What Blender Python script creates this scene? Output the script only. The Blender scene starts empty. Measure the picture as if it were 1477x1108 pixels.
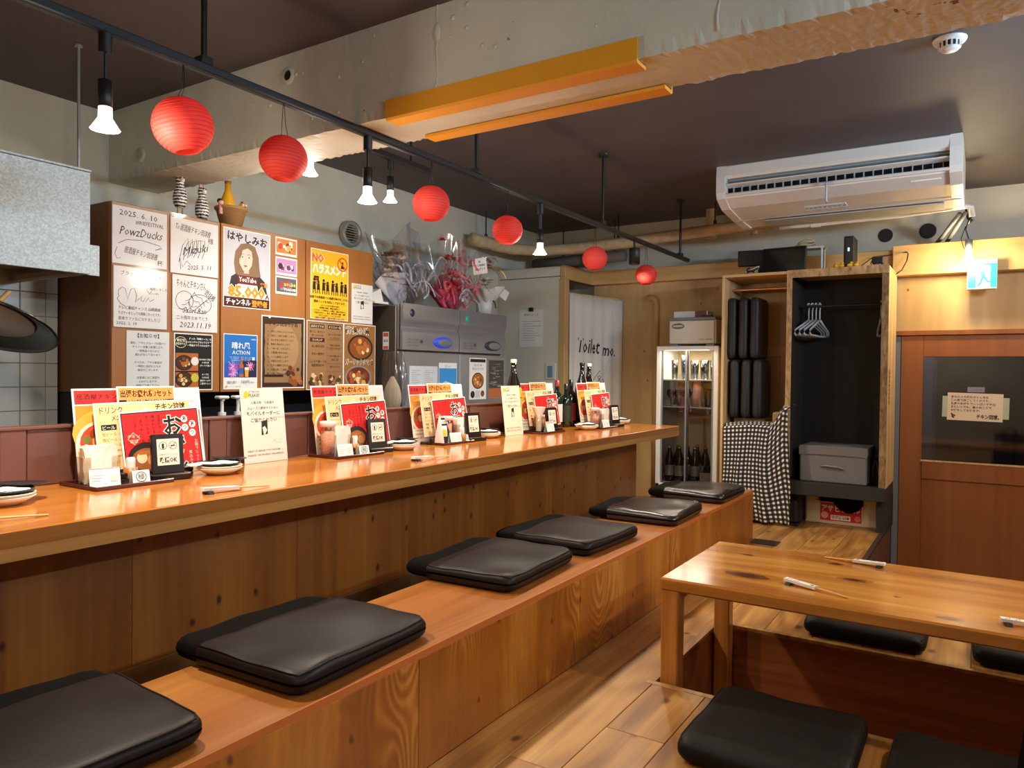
import bpy, bmesh, math, random
from mathutils import Vector, Matrix
random.seed(7)
scene = bpy.context.scene
COL = scene.collection
R = math.radians

# ------------------------------------------------------------------ camera, world, exposure
cam_data = bpy.data.cameras.new('camera')
cam_data.sensor_fit = 'HORIZONTAL'; cam_data.sensor_width = 36.0
cam_data.lens = 36.0 * 1067.63 / 1477.0
cam_data.clip_start = 0.02; cam_data.clip_end = 60
cam = bpy.data.objects.new('camera', cam_data); COL.objects.link(cam)
_y, _p, _r = R(32.5195), R(-0.8801), R(0.6205)
_f = Vector((-math.sin(_y)*math.cos(_p), math.cos(_y)*math.cos(_p), math.sin(_p)))
_rt = Vector((math.cos(_y), math.sin(_y), 0)); _up = _rt.cross(_f)
_rt2 = _rt*math.cos(_r) + _up*math.sin(_r); _up2 = _up*math.cos(_r) - _rt*math.sin(_r)
cam.matrix_world = Matrix(((_rt2.x, _up2.x, -_f.x, 0), (_rt2.y, _up2.y, -_f.y, 0), (_rt2.z, _up2.z, -_f.z, 1.05), (0, 0, 0, 1)))
scene.camera = cam
world = bpy.data.worlds.new('night'); scene.world = world; world.use_nodes = True
world.node_tree.nodes['Background'].inputs[0].default_value = (0.01, 0.012, 0.02, 1)
world.node_tree.nodes['Background'].inputs[1].default_value = 0.5
vs = scene.view_settings
vs.view_transform = 'Standard'; vs.look = 'None'; vs.gamma = 1.0; vs.use_curve_mapping = False
vs.exposure = 0.2
scene.cycles.use_denoising = True
scene.cycles.max_bounces = 8; scene.cycles.diffuse_bounces = 5; scene.cycles.transparent_max_bounces = 12
scene.cycles.sample_clamp_indirect = 4.0
scene.cycles.caustics_reflective = False; scene.cycles.caustics_refractive = False
WARM = (1.0, 0.74, 0.46); NEUTRAL = (1.0, 0.86, 0.68); COOL = (0.62, 0.84, 1.0)

# ------------------------------------------------------------------ helpers
def lin(h):
    h = h.lstrip('#'); o = []
    for i in (0, 2, 4):
        c = int(h[i:i+2], 16)/255
        o.append(c/12.92 if c <= 0.04045 else ((c+0.055)/1.055)**2.4)
    return (*o, 1.0)

class B:
    """collects geometry for ONE mesh"""
    def __init__(s): s.v = []; s.f = []; s.m = []; s.sm = []
    def add(s, v, f, m=0, smooth=False):
        o = len(s.v); s.v += [tuple(p) for p in v]
        for q in f: s.f.append(tuple(i+o for i in q)); s.m.append(m); s.sm.append(smooth)
        return s
    def box(s, x0, x1, y0, y1, z0, z1, m=0, bev=0.0):
        if x1 < x0: x0, x1 = x1, x0
        if y1 < y0: y0, y1 = y1, y0
        if z1 < z0: z0, z1 = z1, z0
        b = min(bev, (x1-x0)*.49, (y1-y0)*.49, (z1-z0)*.49)
        if b <= 0:
            v = [(x, y, z) for z in (z0, z1) for y in (y0, y1) for x in (x0, x1)]
            return s.add(v, [(0,2,3,1),(4,5,7,6),(0,1,5,4),(2,6,7,3),(0,4,6,2),(1,3,7,5)], m)
        idx = {}; v = []
        X = (x0, x1); Y = (y0, y1); Z = (z0, z1)
        for i in (0,1):
            for j in (0,1):
                for k in (0,1):
                    sx, sy, sz = (1,-1)[i]*b, (1,-1)[j]*b, (1,-1)[k]*b
                    for a, p in (('x', (X[i], Y[j]+sy, Z[k]+sz)), ('y', (X[i]+sx, Y[j], Z[k]+sz)), ('z', (X[i]+sx, Y[j]+sy, Z[k]))):
                        idx[i,j,k,a] = len(v); v.append(p)
        f = []
        for i in (0,1):
            q = [idx[i,0,0,'x'], idx[i,1,0,'x'], idx[i,1,1,'x'], idx[i,0,1,'x']]; f.append(q if i else q[::-1])
            q = [idx[0,i,0,'y'], idx[0,i,1,'y'], idx[1,i,1,'y'], idx[1,i,0,'y']]; f.append(q if i else q[::-1])
            q = [idx[0,0,i,'z'], idx[1,0,i,'z'], idx[1,1,i,'z'], idx[0,1,i,'z']]; f.append(q if i else q[::-1])
        for i in (0,1):
            for j in (0,1):
                f.append([idx[i,j,0,'x'], idx[i,j,1,'x'], idx[i,j,1,'y'], idx[i,j,0,'y']])
                f.append([idx[i,0,j,'x'], idx[i,1,j,'x'], idx[i,1,j,'z'], idx[i,0,j,'z']])
                f.append([idx[0,i,j,'y'], idx[1,i,j,'y'], idx[1,i,j,'z'], idx[0,i,j,'z']])
                for k in (0,1): f.append([idx[i,j,k,'x'], idx[i,j,k,'y'], idx[i,j,k,'z']])
        return s.add(v, f, m)
    def lathe(s, prof, n=20, o=(0,0,0), m=0, smooth=True, sx=1, sy=1, M=None):
        v = []; f = []
        for r, z in prof:
            for i in range(n):
                a = 2*math.pi*i/n
                p = Vector((r*math.cos(a)*sx, r*math.sin(a)*sy, z))
                if M: p = M @ p
                v.append((p.x+o[0], p.y+o[1], p.z+o[2]))
        for k in range(len(prof)-1):
            for i in range(n):
                j = (i+1) % n
                f.append((k*n+i, k*n+j, (k+1)*n+j, (k+1)*n+i))
        return s.add(v, f, m, smooth)
    def cyl(s, p0, p1, r, r1=None, n=14, m=0, smooth=True):
        r1 = r if r1 is None else r1
        a, b = Vector(p0), Vector(p1); d = (b-a)
        M = d.to_track_quat('Z', 'Y').to_matrix()
        L = d.length
        s.lathe([(r, 0), (r1, L)], n, a, m, smooth, M=M)
        o = len(s.v)
        va = [tuple(a + M @ Vector((r*math.cos(2*math.pi*i/n), r*math.sin(2*math.pi*i/n), 0))) for i in range(n)]
        vb = [tuple(a + M @ Vector((r1*math.cos(2*math.pi*i/n), r1*math.sin(2*math.pi*i/n), L))) for i in range(n)]
        s.add(va, [tuple(range(n))[::-1]], m); s.add(vb, [tuple(range(n))], m)
        return s
    def tube(s, pts, r, n=8, m=0, closed=False):
        P = [Vector(p) for p in pts]; N = len(P); v = []; f = []
        up = Vector((0.13, 0.21, 1)).normalized()
        for i, p in enumerate(P):
            if closed: d = P[(i+1) % N]-P[i-1]
            else: d = P[min(i+1, N-1)]-P[max(i-1, 0)]
            d.normalize()
            a = d.cross(up)
            if a.length < 1e-3: a = d.cross(Vector((1, 0, 0)))
            a.normalize(); b = d.cross(a)
            rr = r[i] if isinstance(r, (list, tuple)) else r
            for k in range(n):
                t = 2*math.pi*k/n
                v.append(tuple(p + a*rr*math.cos(t) + b*rr*math.sin(t)))
        M = N if closed else N-1
        for i in range(M):
            for k in range(n):
                l = (k+1) % n; j = (i+1) % N
                f.append((i*n+k, i*n+l, j*n+l, j*n+k))
        if not closed: f += [tuple(range(n))[::-1], tuple(range((N-1)*n, N*n))]
        return s.add(v, f, m, True)
    def grid(s, fn, nu, nv, m=0, smooth=True, flip=False):
        v = [fn(i/nu, j/nv) for j in range(nv+1) for i in range(nu+1)]
        f = []
        for j in range(nv):
            for i in range(nu):
                q = (j*(nu+1)+i, j*(nu+1)+i+1, (j+1)*(nu+1)+i+1, (j+1)*(nu+1)+i)
                f.append(q[::-1] if flip else q)
        return s.add(v, f, m, smooth)
    def prism(s, poly, axis, a0, a1, m=0, smooth=False):
        """poly: 2D outline; axis: 0 extrude x (poly=y,z), 1 extrude y (poly=x,z), 2 extrude z (poly=x,y)"""
        def P(p, a): return {0: (a, p[0], p[1]), 1: (p[0], a, p[1]), 2: (p[0], p[1], a)}[axis]
        n = len(poly)
        v = [P(p, a0) for p in poly] + [P(p, a1) for p in poly]
        f = [(i, (i+1) % n, n+(i+1) % n, n+i) for i in range(n)]
        s.add(v, f, m, smooth)
        s.add(v, [tuple(range(n))[::-1], tuple(range(n, 2*n))], m)
        return s
    def ball(s, c, r, n=14, k=8, m=0, sx=1, sy=1, sz=1):
        prof = [(max(1e-4, r*math.sin(math.pi*i/k)), -r*sz*math.cos(math.pi*i/k)) for i in range(k+1)]
        return s.lathe(prof, n, c, m, True, sx, sy)
    def mesh(s, name, mats):
        me = bpy.data.meshes.new(name)
        me.from_pydata(s.v, [], s.f)
        for q in (mats if isinstance(mats, (list, tuple)) else [mats]): me.materials.append(q)
        me.polygons.foreach_set('material_index', s.m)
        me.polygons.foreach_set('use_smooth', s.sm)
        me.update()
        bm = bmesh.new(); bm.from_mesh(me); bmesh.ops.recalc_face_normals(bm, faces=bm.faces); bm.to_mesh(me); bm.free()
        return me

def obj(name, b, mats=None, parent=None, loc=(0,0,0), rot=(0,0,0)):
    me = b.mesh(name, mats) if isinstance(b, B) else b
    o = bpy.data.objects.new(name, me); COL.objects.link(o)
    o.location = loc; o.rotation_euler = rot
    if parent: o.parent = parent
    return o
def tag(o, label, cat, group=None, kind=None):
    o['label'] = label; o['category'] = cat
    if group: o['group'] = group
    if kind: o['kind'] = kind
    return o
def thing(name, label, cat, loc=(0,0,0), rz=0, group=None, rot=None):
    o = bpy.data.objects.new(name, None); COL.objects.link(o); o.empty_display_size = .05
    o.location = loc; o.rotation_euler = rot if rot else (0, 0, rz)
    return tag(o, label, cat, group)
def struct(name, b, mats, label, cat, parent=None, loc=(0,0,0)):
    o = obj(name, b, mats, parent, loc)
    if parent is None: tag(o, label, cat, kind='structure')
    return o
_cache = {}
def shared(key, fn):
    if key not in _cache: _cache[key] = fn()
    return _cache[key]

# ------------------------------------------------------------------ materials
def newmat(name):
    m = bpy.data.materials.new(name); m.use_nodes = True
    return m, m.node_tree.nodes, m.node_tree.links, m.node_tree.nodes['Principled BSDF']
_mats = {}
def plain(name, col, rough=.5, metal=0, spec=.5, emit=0, coat=0, noise=0, nscale=40, bump=0, sheen=0, trans=0):
    if name in _mats: return _mats[name]
    m, N, L, P = newmat(name)
    P.inputs['Base Color'].default_value = lin(col); P.inputs['Roughness'].default_value = rough
    P.inputs['Metallic'].default_value = metal; P.inputs['Specular IOR Level'].default_value = spec
    P.inputs['Coat Weight'].default_value = coat; P.inputs['Sheen Weight'].default_value = sheen
    if emit: P.inputs['Emission Color'].default_value = lin(col); P.inputs['Emission Strength'].default_value = emit
    if noise or bump:
        tc = N.new('ShaderNodeTexCoord'); n = N.new('ShaderNodeTexNoise'); n.inputs['Scale'].default_value = nscale; n.inputs['Detail'].default_value = 5
        L.new(tc.outputs['Object'], n.inputs['Vector'])
        if noise:
            mp = N.new('ShaderNodeMapRange'); mp.inputs[1].default_value = .3; mp.inputs[2].default_value = .7
            mp.inputs[3].default_value = 1-noise; mp.inputs[4].default_value = 1+noise*.5
            L.new(n.outputs['Fac'], mp.inputs[0])
            mx = N.new('ShaderNodeVectorMath'); mx.operation = 'SCALE'; mx.inputs[0].default_value = lin(col)[:3]
            L.new(mp.outputs[0], mx.inputs['Scale']); L.new(mx.outputs[0], P.inputs['Base Color'])
        if bump:
            bp = N.new('ShaderNodeBump'); bp.inputs['Strength'].default_value = bump; bp.inputs['Distance'].default_value = .01
            L.new(n.outputs['Fac'], bp.inputs['Height']); L.new(bp.outputs[0], P.inputs['Normal'])
    _mats[name] = m
    return m
def ink(col):
    return plain('ink_'+col.strip('#'), col, .55, spec=.3)

def wood(name, cols, long='Y', across='X', scale=9, stretch=.07, rough=.4, coat=0, knots=None, rings=0, ring_amp=.1, ring_mask=False, rand=False, fine=.25, spec=.5, bump=.05):
    """cols: dark, mid, light; grain runs along `long`; `across` is the other axis of the face that shows knots"""
    m, N, L, P = newmat(name)
    P.inputs['Roughness'].default_value = rough; P.inputs['Coat Weight'].default_value = coat; P.inputs['Coat Roughness'].default_value = .12
    P.inputs['Specular IOR Level'].default_value = spec
    tc = N.new('ShaderNodeTexCoord'); src = tc.outputs['Object']
    if rand:
        oi = N.new('ShaderNodeObjectInfo'); sc = N.new('ShaderNodeVectorMath'); sc.operation = 'SCALE'; sc.inputs[0].default_value = (17.3, 31.7, 11.9)
        L.new(oi.outputs['Random'], sc.inputs['Scale'])
        ad = N.new('ShaderNodeVectorMath'); L.new(src, ad.inputs[0]); L.new(sc.outputs[0], ad.inputs[1]); src = ad.outputs[0]
    mp = N.new('ShaderNodeMapping'); L.new(src, mp.inputs['Vector'])
    S = [scale]*3; S['XYZ'.index(long)] = scale*stretch; mp.inputs['Scale'].default_value = S
    n1 = N.new('ShaderNodeTexNoise'); n1.inputs['Scale'].default_value = 1; n1.inputs['Detail'].default_value = 4; n1.inputs['Distortion'].default_value = .8
    L.new(mp.outputs[0], n1.inputs['Vector'])
    fac = n1.outputs['Fac']
    if rings:
        # grain lines: contour lines of a stretched noise field (cathedral figure)
        mp3 = N.new('ShaderNodeMapping'); L.new(src, mp3.inputs['Vector'])
        S3 = [scale*.55]*3; S3['XYZ'.index(long)] = scale*stretch*1.4; mp3.inputs['Scale'].default_value = S3
        n3 = N.new('ShaderNodeTexNoise'); n3.inputs['Detail'].default_value = 1.5; n3.inputs['Scale'].default_value = 1; L.new(mp3.outputs[0], n3.inputs['Vector'])
        mu = N.new('ShaderNodeMath'); mu.operation = 'MULTIPLY'; mu.inputs[1].default_value = rings; L.new(n3.outputs['Fac'], mu.inputs[0])
        sn = N.new('ShaderNodeMath'); sn.operation = 'SINE'; L.new(mu.outputs[0], sn.inputs[0])
        ma = N.new('ShaderNodeMath'); ma.operation = 'MULTIPLY_ADD'; ma.inputs[1].default_value = ring_amp; 
        if ring_mask:
            mk = N.new('ShaderNodeTexNoise'); mk.inputs['Scale'].default_value = 2.6; mk.inputs['Detail'].default_value = 0; L.new(src, mk.inputs['Vector'])
            mkr = N.new('ShaderNodeMapRange'); mkr.inputs[1].default_value = .47; mkr.inputs[2].default_value = .62; mkr.inputs[3].default_value = .12; L.new(mk.outputs['Fac'], mkr.inputs[0])
            mm = N.new('ShaderNodeMath'); mm.operation = 'MULTIPLY'; L.new(sn.outputs[0], mm.inputs[0]); L.new(mkr.outputs[0], mm.inputs[1]); sn = mm
        L.new(sn.outputs[0], ma.inputs[0]); L.new(n1.outputs['Fac'], ma.inputs[2])
        fac = ma.outputs[0]
    cr = N.new('ShaderNodeValToRGB'); L.new(fac, cr.inputs[0])
    e = cr.color_ramp.elements; e[0].position = .28; e[0].color = lin(cols[0]); e[1].position = .72; e[1].color = lin(cols[2])
    x = e.new(.5); x.color = lin(cols[1])
    out = cr.outputs[0]
    mp2 = N.new('ShaderNodeMapping'); L.new(src, mp2.inputs['Vector'])
    S2 = [scale*9]*3; S2['XYZ'.index(long)] = scale*stretch*4; mp2.inputs['Scale'].default_value = S2
    n2 = N.new('ShaderNodeTexNoise'); n2.inputs['Detail'].default_value = 3; n2.inputs['Scale'].default_value = 1; L.new(mp2.outputs[0], n2.inputs['Vector'])
    mr = N.new('ShaderNodeMapRange'); mr.inputs[1].default_value = .3; mr.inputs[2].default_value = .7; mr.inputs[3].default_value = 1-fine; mr.inputs[4].default_value = 1+fine*.4
    L.new(n2.outputs['Fac'], mr.inputs[0])
    sc2 = N.new('ShaderNodeVectorMath'); sc2.operation = 'SCALE'; L.new(out, sc2.inputs[0]); L.new(mr.outputs[0], sc2.inputs['Scale']); out = sc2.outputs[0]
    if rand:
        hs = N.new('ShaderNodeHueSaturation'); m2 = N.new('ShaderNodeMapRange'); m2.inputs[3].default_value = .88; m2.inputs[4].default_value = 1.1
        L.new(oi.outputs['Random'], m2.inputs[0]); L.new(m2.outputs[0], hs.inputs['Value']); L.new(out, hs.inputs['Color']); out = hs.outputs[0]
    if knots:
        dens, size, kc = knots
        sp = N.new('ShaderNodeSeparateXYZ'); L.new(src, sp.inputs[0])
        cb = N.new('ShaderNodeCombineXYZ')
        lm = N.new('ShaderNodeMath'); lm.operation = 'MULTIPLY'; lm.inputs[1].default_value = .62; L.new(sp.outputs['XYZ'.index(long)], lm.inputs[0])
        L.new(lm.outputs[0], cb.inputs[0]); L.new(sp.outputs['XYZ'.index(across)], cb.inputs[1])
        nz = N.new('ShaderNodeTexNoise'); nz.inputs['Scale'].default_value = 14; L.new(cb.outputs[0], nz.inputs['Vector'])
        mxv = N.new('ShaderNodeMixRGB'); mxv.blend_type = 'LINEAR_LIGHT'; mxv.inputs[0].default_value = .018; L.new(cb.outputs[0], mxv.inputs[1]); L.new(nz.outputs['Color'], mxv.inputs[2])
        vo = N.new('ShaderNodeTexVoronoi'); vo.voronoi_dimensions = '2D'; vo.inputs['Scale'].default_value = dens; L.new(mxv.outputs[0], vo.inputs['Vector'])
        kr = N.new('ShaderNodeValToRGB'); L.new(vo.outputs['Distance'], kr.inputs[0])
        ke = kr.color_ramp.elements; ke[0].position = size*.35; ke[0].color = (1,1,1,1); ke[1].position = size; ke[1].color = (0,0,0,1)
        km = N.new('ShaderNodeMixRGB'); L.new(kr.outputs[0], km.inputs[0]); L.new(out, km.inputs[1]); km.inputs[2].default_value = lin(kc); out = km.outputs[0]
    L.new(out, P.inputs['Base Color'])
    if bump:
        bp = N.new('ShaderNodeBump'); bp.inputs['Strength'].default_value = bump; bp.inputs['Distance'].default_value = .004
        L.new(n2.outputs['Fac'], bp.inputs['Height']); L.new(bp.outputs[0], P.inputs['Normal'])
    return m

def concrete(name, col, chip='#8a6a50', chips=.0, bump=.35, scale=3.0):
    m, N, L, P = newmat(name); P.inputs['Roughness'].default_value = .62
    tc = N.new('ShaderNodeTexCoord')
    a = N.new('ShaderNodeTexNoise'); a.inputs['Scale'].default_value = scale; a.inputs['Detail'].default_value = 7; L.new(tc.outputs['Object'], a.inputs['Vector'])
    cr = N.new('ShaderNodeValToRGB'); e = cr.color_ramp.elements; c = lin(col)
    e[0].position = .3; e[0].color = (c[0]*.84, c[1]*.85, c[2]*.84, 1); e[1].position = .65; e[1].color = c
    L.new(a.outputs['Fac'], cr.inputs[0]); out = cr.outputs[0]
    if chips:
        v = N.new('ShaderNodeTexNoise'); v.inputs['Scale'].default_value = 26; v.inputs['Detail'].default_value = 3; L.new(tc.outputs['Object'], v.inputs['Vector'])
        w = N.new('ShaderNodeTexNoise'); w.inputs['Scale'].default_value = 2.2; L.new(tc.outputs['Object'], w.inputs['Vector'])
        mu = N.new('ShaderNodeMath'); mu.operation = 'MULTIPLY'; L.new(v.outputs['Fac'], mu.inputs[0]); L.new(w.outputs['Fac'], mu.inputs[1])
        r2 = N.new('ShaderNodeValToRGB'); r2.color_ramp.elements[0].position = chips; r2.color_ramp.elements[1].position = chips+.015; L.new(mu.outputs[0], r2.inputs[0])
        mx = N.new('ShaderNodeMixRGB'); L.new(r2.outputs[0], mx.inputs[0]); L.new(out, mx.inputs[1]); mx.inputs[2].default_value = lin(chip); out = mx.outputs[0]
    L.new(out, P.inputs['Base Color'])
    b = N.new('ShaderNodeTexNoise'); b.inputs['Scale'].default_value = 38; b.inputs['Detail'].default_value = 6; L.new(tc.outputs['Object'], b.inputs['Vector'])
    vo = N.new('ShaderNodeTexVoronoi'); vo.inputs['Scale'].default_value = 11; L.new(tc.outputs['Object'], vo.inputs['Vector'])
    bl = N.new('ShaderNodeMath'); bl.operation = 'LESS_THAN'; bl.inputs[1].default_value = .09; L.new(vo.outputs['Distance'], bl.inputs[0])
    ad = N.new('ShaderNodeMath'); ad.operation = 'MULTIPLY_ADD'; ad.inputs[1].default_value = .5; L.new(bl.outputs[0], ad.inputs[0]); L.new(b.outputs['Fac'], ad.inputs[2])
    bp = N.new('ShaderNodeBump'); bp.inputs['Strength'].default_value = bump; bp.inputs['Distance'].default_value = .008
    L.new(ad.outputs[0], bp.inputs['Height']); L.new(bp.outputs[0], P.inputs['Normal'])
    return m

def galvanised():
    m, N, L, P = newmat('galvanised_steel'); P.inputs['Metallic'].default_value = .35; P.inputs['Roughness'].default_value = .5
    tc = N.new('ShaderNodeTexCoord'); v = N.new('ShaderNodeTexVoronoi'); v.inputs['Scale'].default_value = 160; L.new(tc.outputs['Object'], v.inputs['Vector'])
    cr = N.new('ShaderNodeValToRGB'); cr.color_ramp.elements[0].color = lin('#9aa6a8'); cr.color_ramp.elements[1].color = lin('#c2cccd')
    L.new(v.outputs['Color'], cr.inputs[0]); L.new(cr.outputs[0], P.inputs['Base Color']); return m
def glass(name, tint='#ffffff', rough=.02, fac=.0):
    m, N, L, P = newmat(name); N.remove(P); out = [n for n in N if n.type == 'OUTPUT_MATERIAL'][0]
    t = N.new('ShaderNodeBsdfTransparent'); t.inputs[0].default_value = lin(tint)
    g = N.new('ShaderNodeBsdfGlossy'); g.inputs['Roughness'].default_value = rough
    fr = N.new('ShaderNodeFresnel'); fr.inputs['IOR'].default_value = 1.5
    ad = N.new('ShaderNodeMath'); ad.inputs[1].default_value = fac; L.new(fr.outputs[0], ad.inputs[0])
    mx = N.new('ShaderNodeMixShader'); L.new(ad.outputs[0], mx.inputs[0]); L.new(t.outputs[0], mx.inputs[1]); L.new(g.outputs[0], mx.inputs[2])
    L.new(mx.outputs[0], out.inputs[0]); return m
def paper_shade():
    m, N, L, P = newmat('red_lantern_paper'); out = [n for n in N if n.type == 'OUTPUT_MATERIAL'][0]
    P.inputs['Base Color'].default_value = lin('#f25a50'); P.inputs['Roughness'].default_value = .6
    t = N.new('ShaderNodeBsdfTranslucent'); t.inputs[0].default_value = lin('#ff6a52')
    mx = N.new('ShaderNodeMixShader'); mx.inputs[0].default_value = .45; L.new(P.outputs[0], mx.inputs[1]); L.new(t.outputs[0], mx.inputs[2]); L.new(mx.outputs[0], out.inputs[0]); return m
def gingham():
    m, N, L, P = newmat('gingham_cloth'); P.inputs['Roughness'].default_value = .9
    uv = N.new('ShaderNodeUVMap'); sp = N.new('ShaderNodeSeparateXYZ'); L.new(uv.outputs[0], sp.inputs[0])
    o = []
    for k in (0, 1):
        mu = N.new('ShaderNodeMath'); mu.operation = 'MULTIPLY'; mu.inputs[1].default_value = 30.0; L.new(sp.outputs[k], mu.inputs[0])
        fr = N.new('ShaderNodeMath'); fr.operation = 'FRACT'; L.new(mu.outputs[0], fr.inputs[0])
        gt = N.new('ShaderNodeMath'); gt.operation = 'GREATER_THAN'; gt.inputs[1].default_value = .46; L.new(fr.outputs[0], gt.inputs[0]); o.append(gt.outputs[0])
    ad = N.new('ShaderNodeMath'); L.new(o[0], ad.inputs[0]); L.new(o[1], ad.inputs[1])
    hv = N.new('ShaderNodeMath'); hv.operation = 'MULTIPLY'; hv.inputs[1].default_value = .5; L.new(ad.outputs[0], hv.inputs[0])
    cr = N.new('ShaderNodeValToRGB'); cr.color_ramp.interpolation = 'CONSTANT'; e = cr.color_ramp.elements
    e[0].position = 0; e[0].color = lin('#f2ede2'); e[1].position = .75; e[1].color = lin('#15120f'); x = e.new(.25); x.color = lin('#4a443c')
    L.new(hv.outputs[0], cr.inputs[0]); L.new(cr.outputs[0], P.inputs['Base Color']); return m
def emis(name, col, strength):
    m, N, L, P = newmat(name); P.inputs['Base Color'].default_value = lin(col); P.inputs['Emission Color'].default_value = lin(col); P.inputs['Emission Strength'].default_value = strength; return m

M = {}
M['plaster'] = concrete('painted_concrete', '#d6d2c0', chips=0)
M['beam'] = concrete('painted_concrete_beam', '#d8d6c6', chip='#7d5a42', chips=.475, bump=.25)
M['farwall'] = concrete('painted_concrete_far', '#c4c2b4', chips=.48)
M['ceil'] = plain('dark_ceiling_paint', '#544d4e', .6, noise=.12, nscale=4, bump=.05)
M['white_panel'] = plain('white_laminate_panel', '#d9d6c6', .45)
M['counter'] = wood('counter_lacquered_wood', ('#a75f22', '#c4772c', '#d48a3a'), 'Y', 'X', 5, .05, .16, .5, rings=0, fine=.18, bump=0)
M['counter_edge'] = wood('counter_edge_wood', ('#86501f', '#9c6228', '#a96e30'), 'Y', 'Z', 8, .05, .3, .2, fine=.2)
M['panel'] = wood('knotty_pine_panel', ('#7a451c', '#8f5524', '#9c6430'), 'Z', 'Y', 6, .08, .45, .1, knots=(5.5, .09, '#3a1c0c'), fine=.2)
M['bench_top'] = wood('bench_laminated_top', ('#965622', '#a6642a', '#b27538'), 'Y', 'X', 5, .06, .32, .25, rings=130, ring_amp=.08, ring_mask=True, fine=.15)
M['bench_front'] = wood('bench_plywood_front', ('#884b12', '#9e5d1a', '#bb7f32'), 'Z', 'Y', 6, .13, .36, .2, rings=210, ring_amp=.14, ring_mask=True, rand=True, knots=(4.2, .045, '#5a2c10'), fine=.15)
M['table'] = wood('honey_pine_table', ('#b06f2c', '#cd8a3d', '#dda24e'), 'X', 'Y', 6, .06, .2, .5, rings=46, ring_amp=.12, fine=.16)
M['table_leg'] = wood('honey_pine_leg', ('#9c5e26', '#b87432', '#c98a42'), 'Z', 'X', 8, .06, .35, .2)
M['plank'] = wood('oak_floor_plank', ('#8a5a28', '#b07c3e', '#c79550'), 'Y', 'X', 7, .07, .4, .15, knots=(3.0, .05, '#5a3818'), rings=60, ring_amp=.1, rand=True, fine=.22)
M['pit'] = wood('pit_lining_wood', ('#6d3818', '#8a4a20', '#9c5a2c'), 'X', 'Z', 6, .08, .5)
M['ply'] = wood('tan_plywood', ('#bf9a64', '#cdaa75', '#d9ba88'), 'Z', 'X', 3, .2, .55, 0, knots=(4.2, .035, '#6d4522'), fine=.08)
M['ply_h'] = wood('tan_plywood_board', ('#caa064', '#d9b075', '#e6c48c'), 'X', 'Z', 4, .1, .55, 0, fine=.1)
M['frame_wood'] = wood('pale_frame_wood', ('#c9a063', '#dcb67c', '#e8c896'), 'Z', 'X', 8, .06, .55)
M['bark_edge'] = wood('marbled_edge_wood', ('#5d4026', '#8f6c42', '#b99663'), 'Z', 'X', 28, .35, .6, fine=.3)
M['door'] = wood('orange_brown_door', ('#8a4f26', '#9a5a2c', '#a66634'), 'Z', 'X', 5, .05, .42, .1, fine=.08)
M['cupboard'] = wood('brown_cupboard_laminate', ('#94591f', '#9e6224', '#a86b2b'), 'Z', 'Y', 3, .08, .4, 0, fine=.08)
M['cup_side'] = plain('dark_brown_laminate', '#7b4a20', .45, noise=.06)
M['board'] = plain('maroon_brown_board', '#6a443a', .42, noise=.06, nscale=8)
M['board_seam'] = plain('dark_seam', '#3d2620', .7)
M['leather'] = plain('dark_brown_leather', '#1e1513', .45, spec=.2, noise=.15, nscale=90, bump=.05)
M['leather_black'] = plain('black_leather', '#0c0908', .58, spec=.25, noise=.15, nscale=90, bump=.12)
M['felt'] = plain('black_felt', '#0d0a09', .95, spec=.1)
M['black'] = plain('black_metal', '#191818', .45)
M['black_soft'] = plain('black_plastic', '#141414', .55)
M['black_wall'] = plain('black_painted_board', '#2a2622', .7, noise=.1)
M['steel'] = plain('stainless_steel', '#a6a8ad', .34, metal=.6, noise=.06, nscale=3)
M['steel_brown_reflection'] = plain('stainless_brown_reflection', '#8b7f72', .4, metal=.8)  # brown reflection in the steel is put into its base colour
M['galv'] = galvanised()
M['white'] = plain('white_plastic', '#e6e4dd', .4)
M['ac'] = plain('ivory_plastic', '#dcdad2', .35)
M['grey'] = plain('grey_plastic', '#7d7f82', .45)
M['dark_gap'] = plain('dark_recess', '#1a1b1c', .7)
M['paper'] = plain('white_paper', '#ecebe6', .6)
M['glass'] = glass('clear_glass')
M['glass_ware'] = glass('glassware', '#e8efec', .03, .06)
M['cello'] = glass('cellophane', '#f2f5f8', .08, .12)
M['acrylic'] = glass('clear_acrylic', '#f4efe8', .05, .1)
M['dark_glass'] = glass('door_glass', '#c9c4c2', .05, .05)
M['tile'] = plain('white_wall_tile', '#d3cdbd', .35, spec=.5)
M['grout'] = plain('grey_grout', '#9b988c', .8)
M['foam'] = plain('orange_foam', '#e9a11f', .75)
M['lantern'] = paper_shade()
M['pipe'] = plain('cream_pipe_wrap', '#cdb48c', .7, noise=.2, nscale=18, bump=.4)
M['tan'] = plain('tan_painted_wall', '#c9a468', .6, noise=.06, nscale=6)
M['gingham'] = gingham()
M['bottle'] = plain('dark_brown_glass', '#1a0e08', .08, spec=.8)
M['bottle_green'] = plain('dark_green_glass', '#11200f', .08, spec=.8)
M['ceramic'] = plain('cream_ceramic', '#e6ddc8', .25)
M['ceramic_dark'] = plain('charcoal_ceramic', '#26262a', .3)
M['lacquer'] = plain('dark_red_lacquer', '#4a1d14', .22)
M['lacquer_in'] = plain('black_lacquer', '#1d1312', .25)
M['bamboo'] = plain('bamboo', '#d9a968', .5)
M['salt'] = plain('pink_salt', '#e3a58d', .5, noise=.35, nscale=160)
M['cloth_white'] = plain('white_curtain_cloth', '#e2ddd2', .85)
M['yellow'] = plain('yellow_gloss', '#e0a21a', .35)
M['terra'] = plain('tan_clay', '#a9814f', .7)
M['concrete_floor'] = plain('grey_screed', '#4b4744', .8, noise=.15)
M['bulb'] = emis('lit_bulb', '#ffe9c4', 60)
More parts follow.
